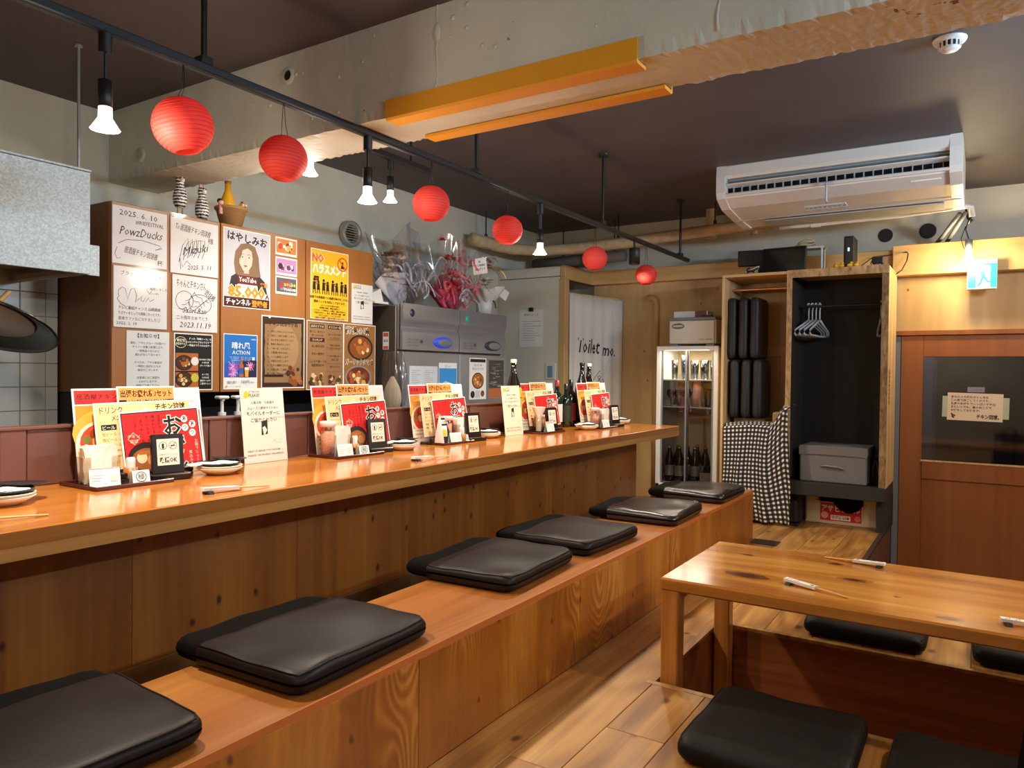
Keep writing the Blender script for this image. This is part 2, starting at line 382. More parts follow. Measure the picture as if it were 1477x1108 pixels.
M['bulb_cool'] = emis('assumed_lit_tube', '#e4f4ff', 9)

# ------------------------------------------------------------------ flat print (lettering, pictures on paper)
_fc = bpy.data.curves.new('lettering', 'FONT'); _fc.resolution_u = 1
_fo = bpy.data.objects.new('lettering', _fc)
_glyphs = {}
def glyphs(s, bold=0):
    k = (s, bold)
    if k not in _glyphs:
        _fc.body = s; _fc.offset = bold
        me = _fo.to_mesh()
        v = [(p.co.x, p.co.y) for p in me.vertices]; f = [tuple(p.vertices) for p in me.polygons]
        _fo.to_mesh_clear()
        if v:
            xs = [p[0] for p in v]; ys = [p[1] for p in v]; bb = (min(xs), min(ys), max(xs), max(ys))
        else: bb = (0, 0, 1, 1)
        _glyphs[k] = (v, f, bb)
    return _glyphs[k]
class Print:
    """flat print in a sheet's own plane: u to the right, v up, lying just proud of w=0"""
    def __init__(s, place): s.b = B(); s.mats = []; s.place = place; s.n = 0
    def _m(s, col):
        k = ink(col)
        if k not in s.mats: s.mats.append(k)
        return s.mats.index(k)
    def _w(s): s.n += 1; return .0004 + s.n*.00003
    def poly(s, pts, col, faces=None):
        w = s._w(); s.b.add([s.place(u, v, w) for u, v in pts], faces or [tuple(range(len(pts)))], s._m(col)); return s
    def rect(s, u, v, w, h, col): return s.poly([(u, v), (u+w, v), (u+w, v+h), (u, v+h)], col)
    def disc(s, u, v, r, col, r2=None, n=20):
        r2 = r2 or r; return s.poly([(u+r*math.cos(2*math.pi*i/n), v+r2*math.sin(2*math.pi*i/n)) for i in range(n)], col)
    def ring(s, u, v, r, t, col, n=24, r2=None):
        r2 = r2 or r
        p = [(u+(r-k*t)*math.cos(2*math.pi*i/n), v+(r2-k*t)*math.sin(2*math.pi*i/n)) for k in (0, 1) for i in range(n)]
        return s.poly(p, col, [(i, (i+1) % n, n+(i+1) % n, n+i) for i in range(n)])
    def line(s, pts, t, col):
        P = []; n = len(pts)
        for i, (u, v) in enumerate(pts):
            a = pts[max(0, i-1)]; c = pts[min(n-1, i+1)]; d = math.hypot(c[0]-a[0], c[1]-a[1]) or 1
            nx, ny = -(c[1]-a[1])/d*t/2, (c[0]-a[0])/d*t/2
            P += [(u+nx, v+ny), (u-nx, v-ny)]
        return s.poly(P, col, [(2*i, 2*i+2, 2*i+3, 2*i+1) for i in range(n-1)])
    def text(s, t, u, v, h, col, w=None, align='l', bold=0, shear=0, rot=0):
        """baseline-left (or centre/right) at u,v ; h = em height ; w squeezes the run to that width"""
        gv, gf, bb = glyphs(t, bold)
        sx = h if w is None else w/max(1e-6, bb[2]-bb[0])
        off = {'l': bb[0], 'c': (bb[0]+bb[2])/2, 'r': bb[2]}[align]
        c, sn = math.cos(rot), math.sin(rot)
        pts = []
        for x, y in gv:
            X = (x-off)*sx + y*h*shear; Y = y*h
            pts.append((u+X*c-Y*sn, v+X*sn+Y*c))
        if pts: s.poly(pts, col, gf)
        return s
    def vtext(s, t, u, v, h, col, step=1.05, bold=0):
        for i, ch in enumerate(t): s.text(ch, u, v-h*(i*step+.85), h, col, align='c', bold=bold)
        return s
    def out(s, name, parent):
        o = obj(name, s.b, s.mats, parent); o['kind'] = 'stuff'; return o
M['panel_r'] = wood('knotty_pine_panel_board', ('#743f0e', '#895016', '#976020'), 'Z', 'Y', 6, .08, .45, .1, knots=(6.0, .075, '#3a1c0c'), rand=True, fine=.15)
M['frame_wood_orange'] = plain('orange_edge_banding', '#b5652e', .45)
M['knot'] = plain('dark_pine_knot', '#7a4018', .3, noise=.5, nscale=60, coat=.3)
def stripes():
    m, N, L, P = newmat('zebra_stripes'); P.inputs['Roughness'].default_value = .3
    tc = N.new('ShaderNodeTexCoord'); w = N.new('ShaderNodeTexWave'); w.bands_direction = 'Z'; w.inputs['Scale'].default_value = 22; w.inputs['Distortion'].default_value = 3; w.inputs['Detail Scale'].default_value = 8
    L.new(tc.outputs['Object'], w.inputs['Vector']); cr = N.new('ShaderNodeValToRGB'); cr.color_ramp.interpolation = 'CONSTANT'; e = cr.color_ramp.elements; e[0].color = lin('#17120f'); e[1].position = .5; e[1].color = lin('#eee8de'); L.new(w.outputs['Fac'], cr.inputs[0]); L.new(cr.outputs[0], P.inputs['Base Color']); return m
M['zebra'] = stripes()
M['pinkish'] = plain('pale_pink', '#e0a89a', .5)
M['vent_grey'] = plain('vent_grey', '#a8a598', .4, metal=.3)
M['card_white'] = plain('white_card', '#e9e7e6', .5)
M['lantern_wire'] = plain('lantern_rib_line', '#c93a33', .6)
M['napkin'] = plain('white_napkin', '#f0e6d8', .8)
M['towel'] = plain('white_towel_packet', '#e4e2da', .55)
M['bamboo_dark'] = plain('amber_wood_cup', '#a8662c', .4)
M['salt_lid'] = plain('frosted_pink_lid', '#e8c8bc', .4)
def thinfilm(name, k=.04, rough=.1, tint='#ffffff'):
    m, N, L, P = newmat(name); N.remove(P); out = [n for n in N if n.type == 'OUTPUT_MATERIAL'][0]
    t = N.new('ShaderNodeBsdfTransparent'); t.inputs[0].default_value = lin(tint); g = N.new('ShaderNodeBsdfGlossy'); g.inputs['Roughness'].default_value = rough
    mx = N.new('ShaderNodeMixShader'); mx.inputs[0].default_value = k; L.new(t.outputs[0], mx.inputs[1]); L.new(g.outputs[0], mx.inputs[2]); L.new(mx.outputs[0], out.inputs[0]); return m
M['sleeve'] = thinfilm('clear_sleeve_film', .03, .08)
M['acrylic'] = thinfilm('clear_acrylic', .08, .06, '#f6f2ec')
M['bark_light'] = wood('mottled_edge_wood', ('#8a6640', '#bd9763', '#d6b482'), 'Z', 'X', 26, .4, .6, fine=.25)
M['pad_black'] = plain('charcoal_vinyl', '#211e1d', .55, noise=.1)
M['seam_grey'] = plain('grey_seam', '#3b3a39', .6)
M['cardboard'] = plain('tan_cardboard', '#a88a5c', .75, noise=.06)
M['hanger'] = plain('white_hanger_plastic', '#c4c8cc', .35)
M['box_grey'] = plain('grey_fabric', '#77726e', .85, noise=.08, nscale=60)
M['crate'] = plain('cream_crate_plastic', '#d8c4a0', .45)
M['duck'] = plain('duck_yellow', '#e8b81e', .35)
M['backing'] = plain('pale_green_backing', '#b9c0a8', .5)
M['ac_grey'] = plain('louvre_grey', '#a9adac', .45)
M['cello'] = thinfilm('cellophane', .16, .12, '#f4f6fa')

M['bulb_glass'] = emis('lit_bulb_glass', '#fff0d8', 1.15)
M['leather_shiny'] = plain('shiny_brown_leather', '#241b19', .24, spec=.5, noise=.15, nscale=90, bump=.1)
M['edge_lower'] = wood('counter_lower_edge_wood', ('#9c6a30', '#b07c3c', '#bf8a48'), 'Y', 'Z', 8, .05, .4, .1, fine=.2)
M['tissue'] = plain('added_white_tissue', '#e9e8ee', .45, spec=.6)
M['knot_halo'] = plain('pine_knot_halo', '#b5742e', .22, noise=.15, nscale=50, coat=.4)
M['knot_dark'] = plain('pine_knot_core', '#4a230c', .3, coat=.3)

# ================================================================== THE SETTING
CEIL_N, CEIL_F = 2.29, 2.37
# floor slab, with the sunken leg pit left open
fb = B()
for x0, x1, y0, y1 in ((-1.228, -.93, -1.3, 5.98), (-.93, -.563, -1.3, 2.385), (-.93, -.563, 3.11, 5.98), (-.563, 1.25, -1.3, 2.385),
                       (-.563, 1.25, 3.11, 3.8), (1.25, 1.6, -1.3, 3.8), (-2.95, -1.228, 4.83, 5.98)):
    fb.box(x0, x1, y0, y1, -.42, -.022)
floor = struct('floor', fb, M['pit'], 'raised oak plank floor of the seating area', 'floor')
edges = [-2.95+.172*i for i in range(10)] + [-1.228, -1.079, -.93, -.747, -.563] + [-.563+.1803*i for i in range(1, 13)]
edges[-1] = 1.6
def plank(x0, x1, y0, y1):
    w, l = x1-x0-.0025, y1-y0-.0025
    me = shared(('plank', round(w, 3), round(l, 3)), lambda: B().box(-w/2, w/2, -l/2, l/2, -.022, 0, bev=.0012).mesh('plank', M['plank']))
    obj('plank', me, parent=floor, loc=((x0+x1)/2, (y0+y1)/2, 0))
rnd = random.Random(3)
for x0, x1 in zip(edges[:-1], edges[1:]):
    xm = (x0+x1)/2
    if xm < -1.228: iv = [(4.83, 5.98)]
    elif xm < -.93: iv = [(-1.3, 5.98)]
    elif xm < -.563: iv = [(-1.3, 2.385), (3.11, 5.98)]
    elif xm < 1.25: iv = [(-1.3, 2.385), (3.11, 3.8)]
    else: iv = [(-1.3, 3.8)]
    for a, b_ in iv:
        y = a; first = True
        while y < b_-1e-6:
            step = rnd.choice([.6, .9, 1.2]) if first else 1.2
            e = min(b_, y+step)
            if b_-e < .25: e = b_
            plank(x0, x1, y, e); y = e; first = False
pb = B()
pb.box(-.9295, -.925, 2.386, 3.109, -.42, -.013); pb.box(1.245, 1.2495, 2.386, 3.109, -.42, -.013)
pb.box(-.925, 1.245, 3.105, 3.1095, -.42, -.013); pb.box(-.925, 1.245, 2.3855, 2.39, -.42, -.013); pb.box(-.9295, 1.2495, 2.3855, 3.1095, -.44, -.42)
obj('pit_lining', pb, M['pit'], floor)
for a in ((-.955, 1.275, 2.362, 2.387), (-.955, 1.275, 3.108, 3.133)): obj('pit_edge', B().box(*a, -.012, .002, bev=.001), M['plank'], floor)
obj('pit_edge', B().box(-.957, -.928, 2.387, 3.108, -.012, .002, bev=.001), M['plank'], floor)
obj('step_face', B().box(-.562, -.552, 3.8, 5.98, -.36, -.002), M['board'], floor)
obj('nosing', B().box(-.575, -.548, 3.8, 5.55, -.02, .003, bev=.002), M['board_seam'], floor)

struct('floor_kitchen', B().box(-3.6, -1.62, -1.3, 6.1, -.5, -.4), M['concrete_floor'], 'grey floor of the kitchen behind the counter', 'floor')
struct('floor_entrance', B().box(-.552, 1.6, 3.8, 6.0, -.46, -.36), M['concrete_floor'], 'sunken grey entrance floor in front of the door', 'floor')
struct('ceiling_near', B().box(-3.6, 1.6, -1.3, 1.985, CEIL_N, 2.42), M['ceil'], 'dark painted ceiling on the near side of the beam', 'ceiling')
struct('ceiling', B().box(-3.6, 1.6, 2.24, 6.1, CEIL_F, 2.45), M['ceil'], 'dark painted ceiling on the far side of the beam', 'ceiling')
wall_left = struct('wall_left', B().box(-3.72, -3.6, -1.3, 6.2, -.5, 2.45), M['plaster'], 'cream painted concrete wall behind the kitchen', 'wall')
struct('wall_right', B().box(1.6, 1.7, -1.3, 6.2, -.5, 2.45), M['ply'], 'tan boarded side wall', 'wall')
struct('wall_near', B().box(-3.6, 1.6, -1.4, -1.3, -.5, 2.45), M['plaster'], 'cream painted wall at the near end', 'wall')
wf = B(); wf.box(-3.6, -.54, 6.1, 6.2, -.5, 2.45); wf.box(-.54, 1.6, 6.1, 6.2, 1.375, 2.45); wf.box(.75, 1.6, 6.1, 6.2, -.5, 1.375)
wall_far = struct('wall_far', wf, M['farwall'], 'grey painted concrete wall above the plywood at the far end', 'wall')
# bored holes in the far wall, seen as dark discs with a rim
for x, z, r in ((-.633, 2.092, .05), (-.36, 2.10, .055)):
    hb = B(); hb.lathe([(r*.98, -.02), (r*1.02, .004), (r*1.1, .004), (r*1.12, -.004)], 22, (0, 0, 0), 1); hb.lathe([(.0005, .0035), (r, .0035)], 22, (0,0,0), 0)
    obj('pipe_hole', hb, [M['dark_gap'], M['farwall']], wall_far, (x, 6.1, z), (R(90), 0, 0))
wp = B(); wp.box(-2.95, -.54, 5.98, 6.04, 0, 1.95); wp.box(-.54, 1.6, 5.98, 6.04, 1.375, 1.97); wp.box(.75, 1.6, 5.98, 6.04, -.36, 1.375)
struct('wall_plywood', wp, M['ply'], 'tan plywood wall lining around the wardrobe and over the door', 'wall')
struct('trim_1', B().box(-2.95, -.56, 5.90, 5.98, 1.83, 1.95, bev=.004), M['ply_h'], 'long plywood fascia board above the glass showcase', 'trim')
struct('trim_2', B().box(-.56, 1.6, 5.86, 5.98, 1.762, 1.975, bev=.004), M['ply_h'], 'plywood fascia board lit by the bare bulb over the door', 'trim')
struct('trim_3', B().box(-2.98, -2.93, 5.40, 5.90, 1.83, 1.945, bev=.004), M['tan'], 'short tan fascia board turning the corner above the curtain', 'trim')
struct('trim_4', B().box(-2.985, -2.93, 5.395, 5.47, -.4, 1.83, bev=.003), M['tan'], 'tan corner post between white partition and curtain', 'trim')
pt = B(); pt.box(-3.6, -2.985, 5.40, 5.46, -.4, 1.853, bev=.003); pt.box(-3.6, -2.985, 5.402, 5.46, 1.858, 1.94, bev=.003)
struct('wall_partition', pt, M['white_panel'], 'pale grey partition panel beside the refrigerator', 'wall')
# beam: rough painted concrete, its arrises chipped
rb = random.Random(11)
prof = [(1.985, 2.37-(2.37-1.95)*i/9) for i in range(10)] + [(1.985+.26*i/7, 1.95) for i in range(1, 8)] + [(2.245, 1.95+(2.37-1.95)*i/6) for i in range(1, 7)]
nb = 330; bv = []; bf = []
chip = [0, 0]
for i in range(nb+1):
    x = -3.6 + 5.2*i/nb
    for k in (0, 1):
        chip[k] = max(0, min(.008, chip[k]*.3 + rb.uniform(-.004, .006)))
    for j, (y, z) in enumerate(prof):
        dy = rb.uniform(-.0004, .0004); dz = rb.uniform(-.0004, .0004)
        if j == 9: dy += chip[0]*.7; dz += chip[0]*.7
        if j == 16: dy -= chip[1]*.7; dz += chip[1]*.7
        bv.append((x, y+dy, z+dz))
n = len(prof)
for i in range(nb):
    for j in range(n-1): bf.append((i*n+j, i*n+j+1, (i+1)*n+j+1, (i+1)*n+j))
beam = struct('ceiling_beam', B().add(bv, bf, 0, False), M['beam'], 'broad cream concrete ceiling beam with chipped edges', 'beam')
# formwork joints and drips on the beam face, patched bolt holes
for x, w in ((-1.58, .006), (-.62, .007), (.35, .006)):
    obj('paint_run', B().tube([(x+.004*math.sin(i*2.1), 1.9845, 2.35-.0415*i) for i in range(10)], [w*.5*(1+.5*math.sin(i*1.7)) for i in range(10)], 6), M['beam'], beam)
obj('paint_blob', B().ball((-1.58, 1.984, 2.20), .014, sz=2.2, sy=.5), M['beam'], beam)
for x, z, d in ((-2.32, 2.205, 1), (-3.33, 2.045, 0)):
    q = B(); q.lathe([(.02, .006), (.031, .007), (.037, -.004)], 20, (0,0,0), 1); q.lathe([(.0005, .0005), (.021, .0005)], 20, (0,0,0), 0)
    obj('bolt_hole', q, [M['dark_gap'] if d else M['plaster'], M['beam']], beam, (x, 1.984, z), (R(90), 0, 0), )
for k in range(36):
    x = rb.uniform(-3.2, .8); z = rb.uniform(1.97, 2.3)
    obj('paint_drop', shared(('drop', k % 4), lambda: B().ball((0, 0, 0), .005+.0012*(k % 4), 8, 5, sy=.6).mesh('paint_drop', M['beam'])), parent=beam, loc=(x, 1.985, z))

# white wall tiles beside the hood
gy, gz, T = .62, .02, .104
obj('tile_bed', B().box(-3.6, -3.53, gy, 1.715, gz, 1.60), M['grout'], wall_left)
tm = B().box(-.002, .006, -.0505, .0505, -.0505, .0505, bev=.002).mesh('tile', M['tile'])
ny = int((1.715-gy)/T); 
for j in range(int((1.5-.55)/T)):
    for i in range(ny+1):
        yc = 1.715-.045-T*i if i else 1.715-.026
        if i == 0: obj('tile', shared('halftile', lambda: B().box(-.002, .006, -.025, .025, -.0505, .0505, bev=.002).mesh('tile', M['tile'])), parent=wall_left, loc=(-3.53, yc, .60+T*j))
        elif yc-.05 > gy: obj('tile', tm, parent=wall_left, loc=(-3.53, 1.715-.052-T*i+.052, .60+T*j))

# entrance door
dr = thing('door_1', 'orange brown wooden sliding door with a large dark window', 'door', (0, 6.0, 0)); dr['kind'] = 'structure'
for nm, a in (('stile', (-.505, -.365, -.02, .02, -.36, 1.345)), ('stile', (.56, .70, -.02, .02, -.36, 1.345)), ('top_rail', (-.365, .56, -.02, .02, 1.193, 1.345)),
              ('middle_rail', (-.365, .56, -.026, .02, .33, .458)), ('lower_panel', (-.365, .56, -.014, .014, -.36, .33))):
    obj(nm, B().box(*a, bev=.003), M['door'], dr)
obj('glass_pane', B().box(-.365, .56, -.003, .003, .458, 1.193), M['dark_glass'], dr)
obj('glazing_bead', B().box(-.37, .56, -.03, -.018, .455, .466), M['frame_wood'], dr)
struct('trim_5', B().box(-.545, .75, 5.955, 6.04, 1.345, 1.378, bev=.003), M['door'], 'orange brown lintel strip above the door', 'trim')
struct('trim_6', B().box(-.55, -.507, 5.985, 6.05, -.36, 1.345, bev=.003), M['grey'], 'grey green door jamb beside the wardrobe', 'trim')
# outside the door: a dark passage with a pale wall edge and a railing
xb = B(); xb.box(-1.2, 1.8, 7.6, 7.7, -.5, 2.4, 0); xb.box(-1.3, -1.2, 6.2, 7.7, -.5, 2.4, 0); xb.box(1.8, 1.9, 6.2, 7.7, -.5, 2.4, 0); xb.box(-1.3, 1.9, 6.2, 7.7, 2.3, 2.4, 0); xb.box(-1.3, 1.9, 6.2, 7.7, -.5, -.4, 0)
xb.box(-.72, -.352, 6.9, 7.6, -.4, 1.22, 1)
struct('wall_passage', xb, [plain('dark_passage_wall', '#4a3f3d', .8), plain('pale_passage_wall', '#9aa0b4', .7)], 'dark passage walls outside the glazed door', 'wall')
rl = B(); rl.box(-.1, 1.2, 7.3, 7.32, .60, .63)
for i in range(9): rl.box(-.05+.13*i, -.035+.13*i, 7.3, 7.315, -.4, .62)
tag(obj('railing', rl, M['black']), 'dark metal railing in the passage outside the door window', 'railing')
l = bpy.data.lights.new('passage_fill_light', 'POINT'); l.energy = 22; l.color = (.75, .82, 1); l.shadow_soft_size = .1
lo = bpy.data.objects.new('passage_fill_light', l); COL.objects.link(lo); lo.location = (.1, 6.45, 2.0)
tag(lo, 'added cool light brightening the passage outside', 'lamp')  # added light without a fixture, makes the pale wall edge show

# ------------------------------------------------------------------ lamps
def light(name, kind, loc, energy, color, parent=None, size=.03, angle=None, blend=.6, rot=None):
    l = bpy.data.lights.new(name, kind); l.energy = energy; l.color = color
    if kind == 'AREA': l.size = size
    else: l.shadow_soft_size = size
    if kind == 'SPOT': l.spot_size = angle; l.spot_blend = blend
    o = bpy.data.objects.new(name, l); COL.objects.link(o); o.location = loc
    if rot: o.rotation_euler = rot
    if parent: o.parent = parent
    return o
TX, TZ = -1.955, 1.924
tr = thing('lighting_track', 'long black ceiling lighting track above the counter', 'lighting track', (TX, 0, TZ))
obj('rail', B().box(-.017, .017, .2, 5.585, 0, .024, bev=.003).box(-.006, .006, .2, 5.585, -.001, .003, 0), M['black'], tr)
for y, zc in ((1.3578, CEIL_N), (2.7445, CEIL_F), (4.0639, CEIL_F), (5.4121, CEIL_F)):
    o = obj('hanging_rod', B().cyl((0, y, .022), (0, y, zc-TZ), .009, n=10), M['black'], tr)
    obj('canopy', B().lathe([(.001, zc-TZ-.02), (.03, zc-TZ-.018), (.034, zc-TZ)], 16, (0, y, 0)), M['black'], o)
    obj('clamp', B().box(-.02, .02, y-.02, y+.02, .022, .045, bev=.003), M['black'], o)
def bulb_prof(): return [(.008, .062), (.017, .058), (.018, .03), (.034, .004), (.036, 0)]
def track_lamp(y, zb, label, x=TX, power=30, top=TZ, stem=.004, col=NEUTRAL, light_angle=140, silver=False):
    t = thing('pendant_lamp', label, 'lamp', (x, y, zb), group='bulb pendants over the counter')
    h = top-zb
    h_ = h
    obj('track_plug', B().cyl((0, 0, h-.05), (0, 0, h+.001), .017, n=14), M['white'] if silver else M['black'], t)
    obj('cord', B().cyl((0, 0, .115), (0, 0, h-.05), stem, n=8), M['black'], t)
    obj('lamp_holder', B().lathe([(.006, .13), (.017, .128), (.0175, .06), (.015, .058)], 16), M['black'], t)
    g = obj('bulb', B().lathe(bulb_prof(), 20), M['bulb_glass'], t)
    obj('lit_face', B().lathe([(.001, -.002), (.034, .001)], 20), M['bulb'], g)
    light('bulb_light', 'SPOT', (0, 0, -.02), power, col, t, .03, R(light_angle), 1.0)
    light('bulb_glow', 'POINT', (0, 0, -.05), power*.16, col, t, .04)
    return t
track_lamp(1.068, 1.6759, 'lit pendant bulb nearest the steel hood, hanging by a cord from the track', power=58)
track_lamp(2.0473, 1.6808, 'lit pendant bulb on a stem just left of the third red lantern', power=36, stem=.006)
track_lamp(3.3233, 1.6663, 'lit pendant bulb on a stem between the fourth and fifth red lanterns', power=46, stem=.008)
kt = thing('lighting_track', 'short black kitchen lighting track half hidden behind the beam', 'lighting track', (-2.6, 0, 2.14))
obj('rail', B().box(-.017, .017, 2.26, 3.2, 0, .03, bev=.003), M['black'], kt)
for y in (2.4, 3.05): obj('hanging_rod', B().cyl((0, y, .028), (0, y, CEIL_F-2.14), .006, n=8), M['black'], kt)
track_lamp(2.89, 1.925, 'lit kitchen bulb behind and right of the stem bulb by the third lantern', x=-2.6, power=21, top=2.14, col=(1, .93, .82), light_angle=150)
track_lamp(2.35, 1.94, 'lit kitchen bulb peeping out behind the second red lantern', x=-2.6, power=21, top=2.14, col=(1, .93, .82), light_angle=150)
sp = thing('spot_lamp', 'black cylinder spotlight on the track beside the last red lantern', 'lamp', (TX, 4.5492, 1.7723))
obj('body', B().lathe([(.001, .105), (.034, .104), (.036, .1), (.036, 0), (.033, 0), (.031, .012)], 20), M['black'], sp)
obj('neck', B().cyl((0, 0, .1), (0, 0, TZ-1.7723), .008, n=10), M['black'], sp)
obj('lit_face', B().lathe([(.001, .01), (.032, .01)], 20), emis('spot_face', '#fff0d0', 8), sp)
light('spot_light', 'SPOT', (0, 0, .0), 75, NEUTRAL, sp, .03, R(150), .9)
# bare bulb by the exit sign
bb = thing('bare_bulb', 'bare glowing bulb in a grey socket hanging beside the exit sign', 'lamp', (-.10, 5.74, 1.83))
obj('socket', B().lathe([(.006, .135), (.022, .13), (.022, .045), (.016, .04)], 16), M['grey'], bb)
obj('bulb', B().lathe([(.012, .05), (.02, .03), (.03, 0), (.022, -.022), (.001, -.03)], 18), emis('bare_bulb_glow', '#ffdf9e', 45), bb)
obj('wire', B().tube([(0, 0, .13), (-.02, .01, .2), (.0, .02, .28), (-.02, -.02, .33)], .004, 6).tube([(0, 0, .05), (-.03, 0, .08), (-.045, .01, .14), (-.02, .01, .22)], .003, 6), M['black'], bb)
light('bulb_light', 'POINT', (0, -.06, -.02), 14, (1, .78, .45), bb, .04)
# added lamps out of view: assumed warm pendants and cool tubes, one entrance fill
def added_room_lamp(x, y, z, label, power, col, ceil, kind='SPOT'):
    t = thing('pendant_lamp', label, 'lamp', (x, y, z), group='added pendants out of view')
    obj('cord', B().cyl((0, 0, .1), (0, 0, ceil-z), .004, n=8), M['black'], t)
    obj('lamp_holder', B().lathe([(.006, .13), (.017, .128), (.0175, .06), (.015, .058)], 16), M['black'], t)
    g = obj('bulb', B().lathe(bulb_prof(), 20), M['white'], t); obj('lit_face', B().lathe([(.001, -.002), (.034, .001)], 20), M['bulb'], g)
    light('bulb_light', kind, (0, 0, -.04), power, col, t, .05, R(165), .6)
added_room_lamp(.62, 2.75, 1.75, 'assumed warm pendant bulb out of view over the right end of the low table', 50, WARM, CEIL_F)  # assumed lamp, guessed from the table highlight and the shadow on the bench
added_room_lamp(-.25, -.25, 1.95, 'added warm pendant bulb out of view over the seating nearest the viewer', 13, WARM, CEIL_N)  # added lamp, unseen, brightens the bench and its cushions
added_room_lamp(-.55, -.7, 1.95, 'added warm pendant bulb out of view at the near end of the room', 16, WARM, CEIL_N)  # added near fill, no such lamp is seen
added_room_lamp(.85, 4.25, 2.0, 'added neutral bulb out of view, brightening the far end', 32, NEUTRAL, CEIL_F, 'POINT')  # added lamp out of view, lifts the brightness of the far end
def tube(x, y, z, label, power, rz=0, tilt=0, col=COOL):  # assumed cool source, built as a full fixture out of view
    t = thing('assumed_tube_lamp', label, 'lamp', (x, y, z), rz, group='assumed cool tube lamps out of view')
    obj('housing', B().box(-.03, .03, -.6, .6, .0, .05, bev=.006), M['white'], t)
    obj('tube', B().cyl((0, -.57, -.016), (0, .57, -.016), .014), M['bulb_cool'], t)
    l = light('assumed_tube_light', 'AREA', (-.02, 0, -.04), power, col, t, .1, rot=(0, R(tilt), 0)); l.data.shape = 'RECTANGLE'; l.data.size_y = 1.1
tube(1.45, 3.3, 1.95, 'assumed cool tube lamp out of view on the right wall beyond the beam', 80, 0, 128, (.40, .68, 1.0))  # assumed source, its light turned upwards to tint the ceiling blue
tube(1.45, .75, 1.95, 'assumed cool tube lamp out of view on the right wall on the near side of the beam', 36, 0, 112)  # assumed source, added to light the front face of the beam

# ================================================================== COUNTER, BENCH, TABLE
CT = .69
ct = thing('bar_counter', 'long lacquered wooden bar counter running away towards the glass showcase', 'counter', (0, 0, 0))
obj('counter_top', B().box(-2.42, -1.8, -1.25, 5.008, CT-.07, CT, bev=.004), M['counter'], ct)
obj('edge_strip', B().box(-1.801, -1.7975, -1.25, 5.007, CT-.038, CT-.003, 0), M['counter_edge'], ct); obj('edge_strip', B().box(-1.801, -1.7982, -1.25, 5.007, CT-.069, CT-.0385, 0), M['edge_lower'], ct)
py = -1.25
for i in range(10):
    w = .62
    obj('panel_board', shared('pboard', lambda: B().box(-.02, .02, -.3097, .3097, 0, CT-.07, bev=.001).mesh('panel_board', M['panel_r'])), parent=ct, loc=(-2.12, py+.31+w*i, 0))
obj('panel_end', B().box(-2.42, -2.1, 4.95, 4.97, 0, CT-.07), M['panel_r'], ct)
obj('panel_foot_strip', B().box(-2.1, -2.085, -1.25, 4.95, 0, .175, bev=.003), plain('olive_brown_strip', '#6b4a22', .5), ct)  # olive brown strip along the foot of the counter panel
bk = thing('counter_backboard', 'low maroon brown board standing along the back of the bar counter', 'board', (-2.42, 0, CT))
yb = -1.25; widths = [.62, .075, .40, .075]
i = 0
while yb < 4.9:
    w = widths[i % 4]; e = min(yb+w, 4.95)
    if w < .1: obj('batten', B().box(-.05, .004, yb, e-.003, .0005, .178, bev=.002), M['board'], bk)
    else: obj('panel', B().box(-.05, 0, yb, e-.003, .0005, .178, bev=.002), M['board'], bk)
    yb = e; i += 1
obj('cap', B().box(-.055, .008, -1.25, 4.95, .172, .182, bev=.002), M['board'], bk)

be = thing('bench', 'long low orange brown wooden bench with a box front beside the counter', 'bench', (0, 0, 0))
obj('seat_top', B().box(-1.632, -1.2305, -1.25, 4.79, .30, .32, bev=.001), M['bench_top'], be)
ys = [-1.25, -.33, .58, 1.49, 2.40, 3.31, 4.05, 4.80]
for a, b_ in zip(ys[:-1], ys[1:]):
    obj('front_panel', B().box(-.012, .009, -(b_-a)/2+.0008, (b_-a)/2-.0008, .0, .30, bev=.001), M['bench_front'], be, (-1.236, (a+b_)/2, 0))
obj('front_lip', B().box(-1.2303, -1.2265, -1.25, 4.795, .3003, .3203, bev=.001), M['frame_wood_orange'], be)
obj('end_panel', B().box(-1.632, -1.23, 4.79, 4.805, 0, .315), M['bench_front'], be)
obj('back_panel', B().box(-1.632, -1.617, -1.25, 4.79, -.0, .30), M['panel_r'], be)
obj('foot_well', B().box(-2.085, -1.632, -1.25, 4.83, -.05, 0), M['pit'], be)

# ---- seat cushions
def superq(u, v, p=5.0):
    m = max(abs(u), abs(v))
    if m < 1e-6: return u, v
    n = (abs(u)**p + abs(v)**p)**(1/p)
    return u*m/n, v*m/n
def pad(b, w, d, h, mat, x0=-1.0, x1=1.0, infl=0.0, seed=0, N=22, wrinkle=.0035, droop=0.0):
    """puffed rectangular cushion, w along y, d along x (x grows towards the sitter's front); patch u in [x0,x1]"""
    rr = random.Random(seed); ph = [rr.uniform(0, 6.28) for _ in range(6)]
    def P(s, t, top):
        u = x0+(x1-x0)*s; v = -1+2*t
        if x0 <= -1: u = math.copysign(1-(1-abs(u))**2.3, u)
        else: u = x0+(x1-x0)*(1-(1-s)**2.3)
        v = math.copysign(1-(1-abs(v))**2.3, v)
        a, c = superq(u, v, 14)
        e = (max(0, 1-abs(u)**22)*max(0, 1-abs(v)**22))**.42
        e *= .88+.12*(1-u*u)*(1-v*v)
        z = h/2 + (1 if top else -1)*((h/2)*e*(.93 if top else 1) + infl)
        if top: z += wrinkle*(math.sin(3.1*u+2*v+ph[0])+.7*math.sin(5*v-2.2*u+ph[1])+.5*math.sin(9*u*v+ph[2])) * e
        z -= droop*max(0, -u-.25)**2
        return (a*(d/2+infl), c*(w/2+infl), max(z, 0.0015) if droop == 0 else z)
    b.grid(lambda s, t: P(s, t, True), N, N, mat); b.grid(lambda s, t: P(s, t, False), N, N, mat, flip=True)
    if x0 > -1:
        pass
    return P
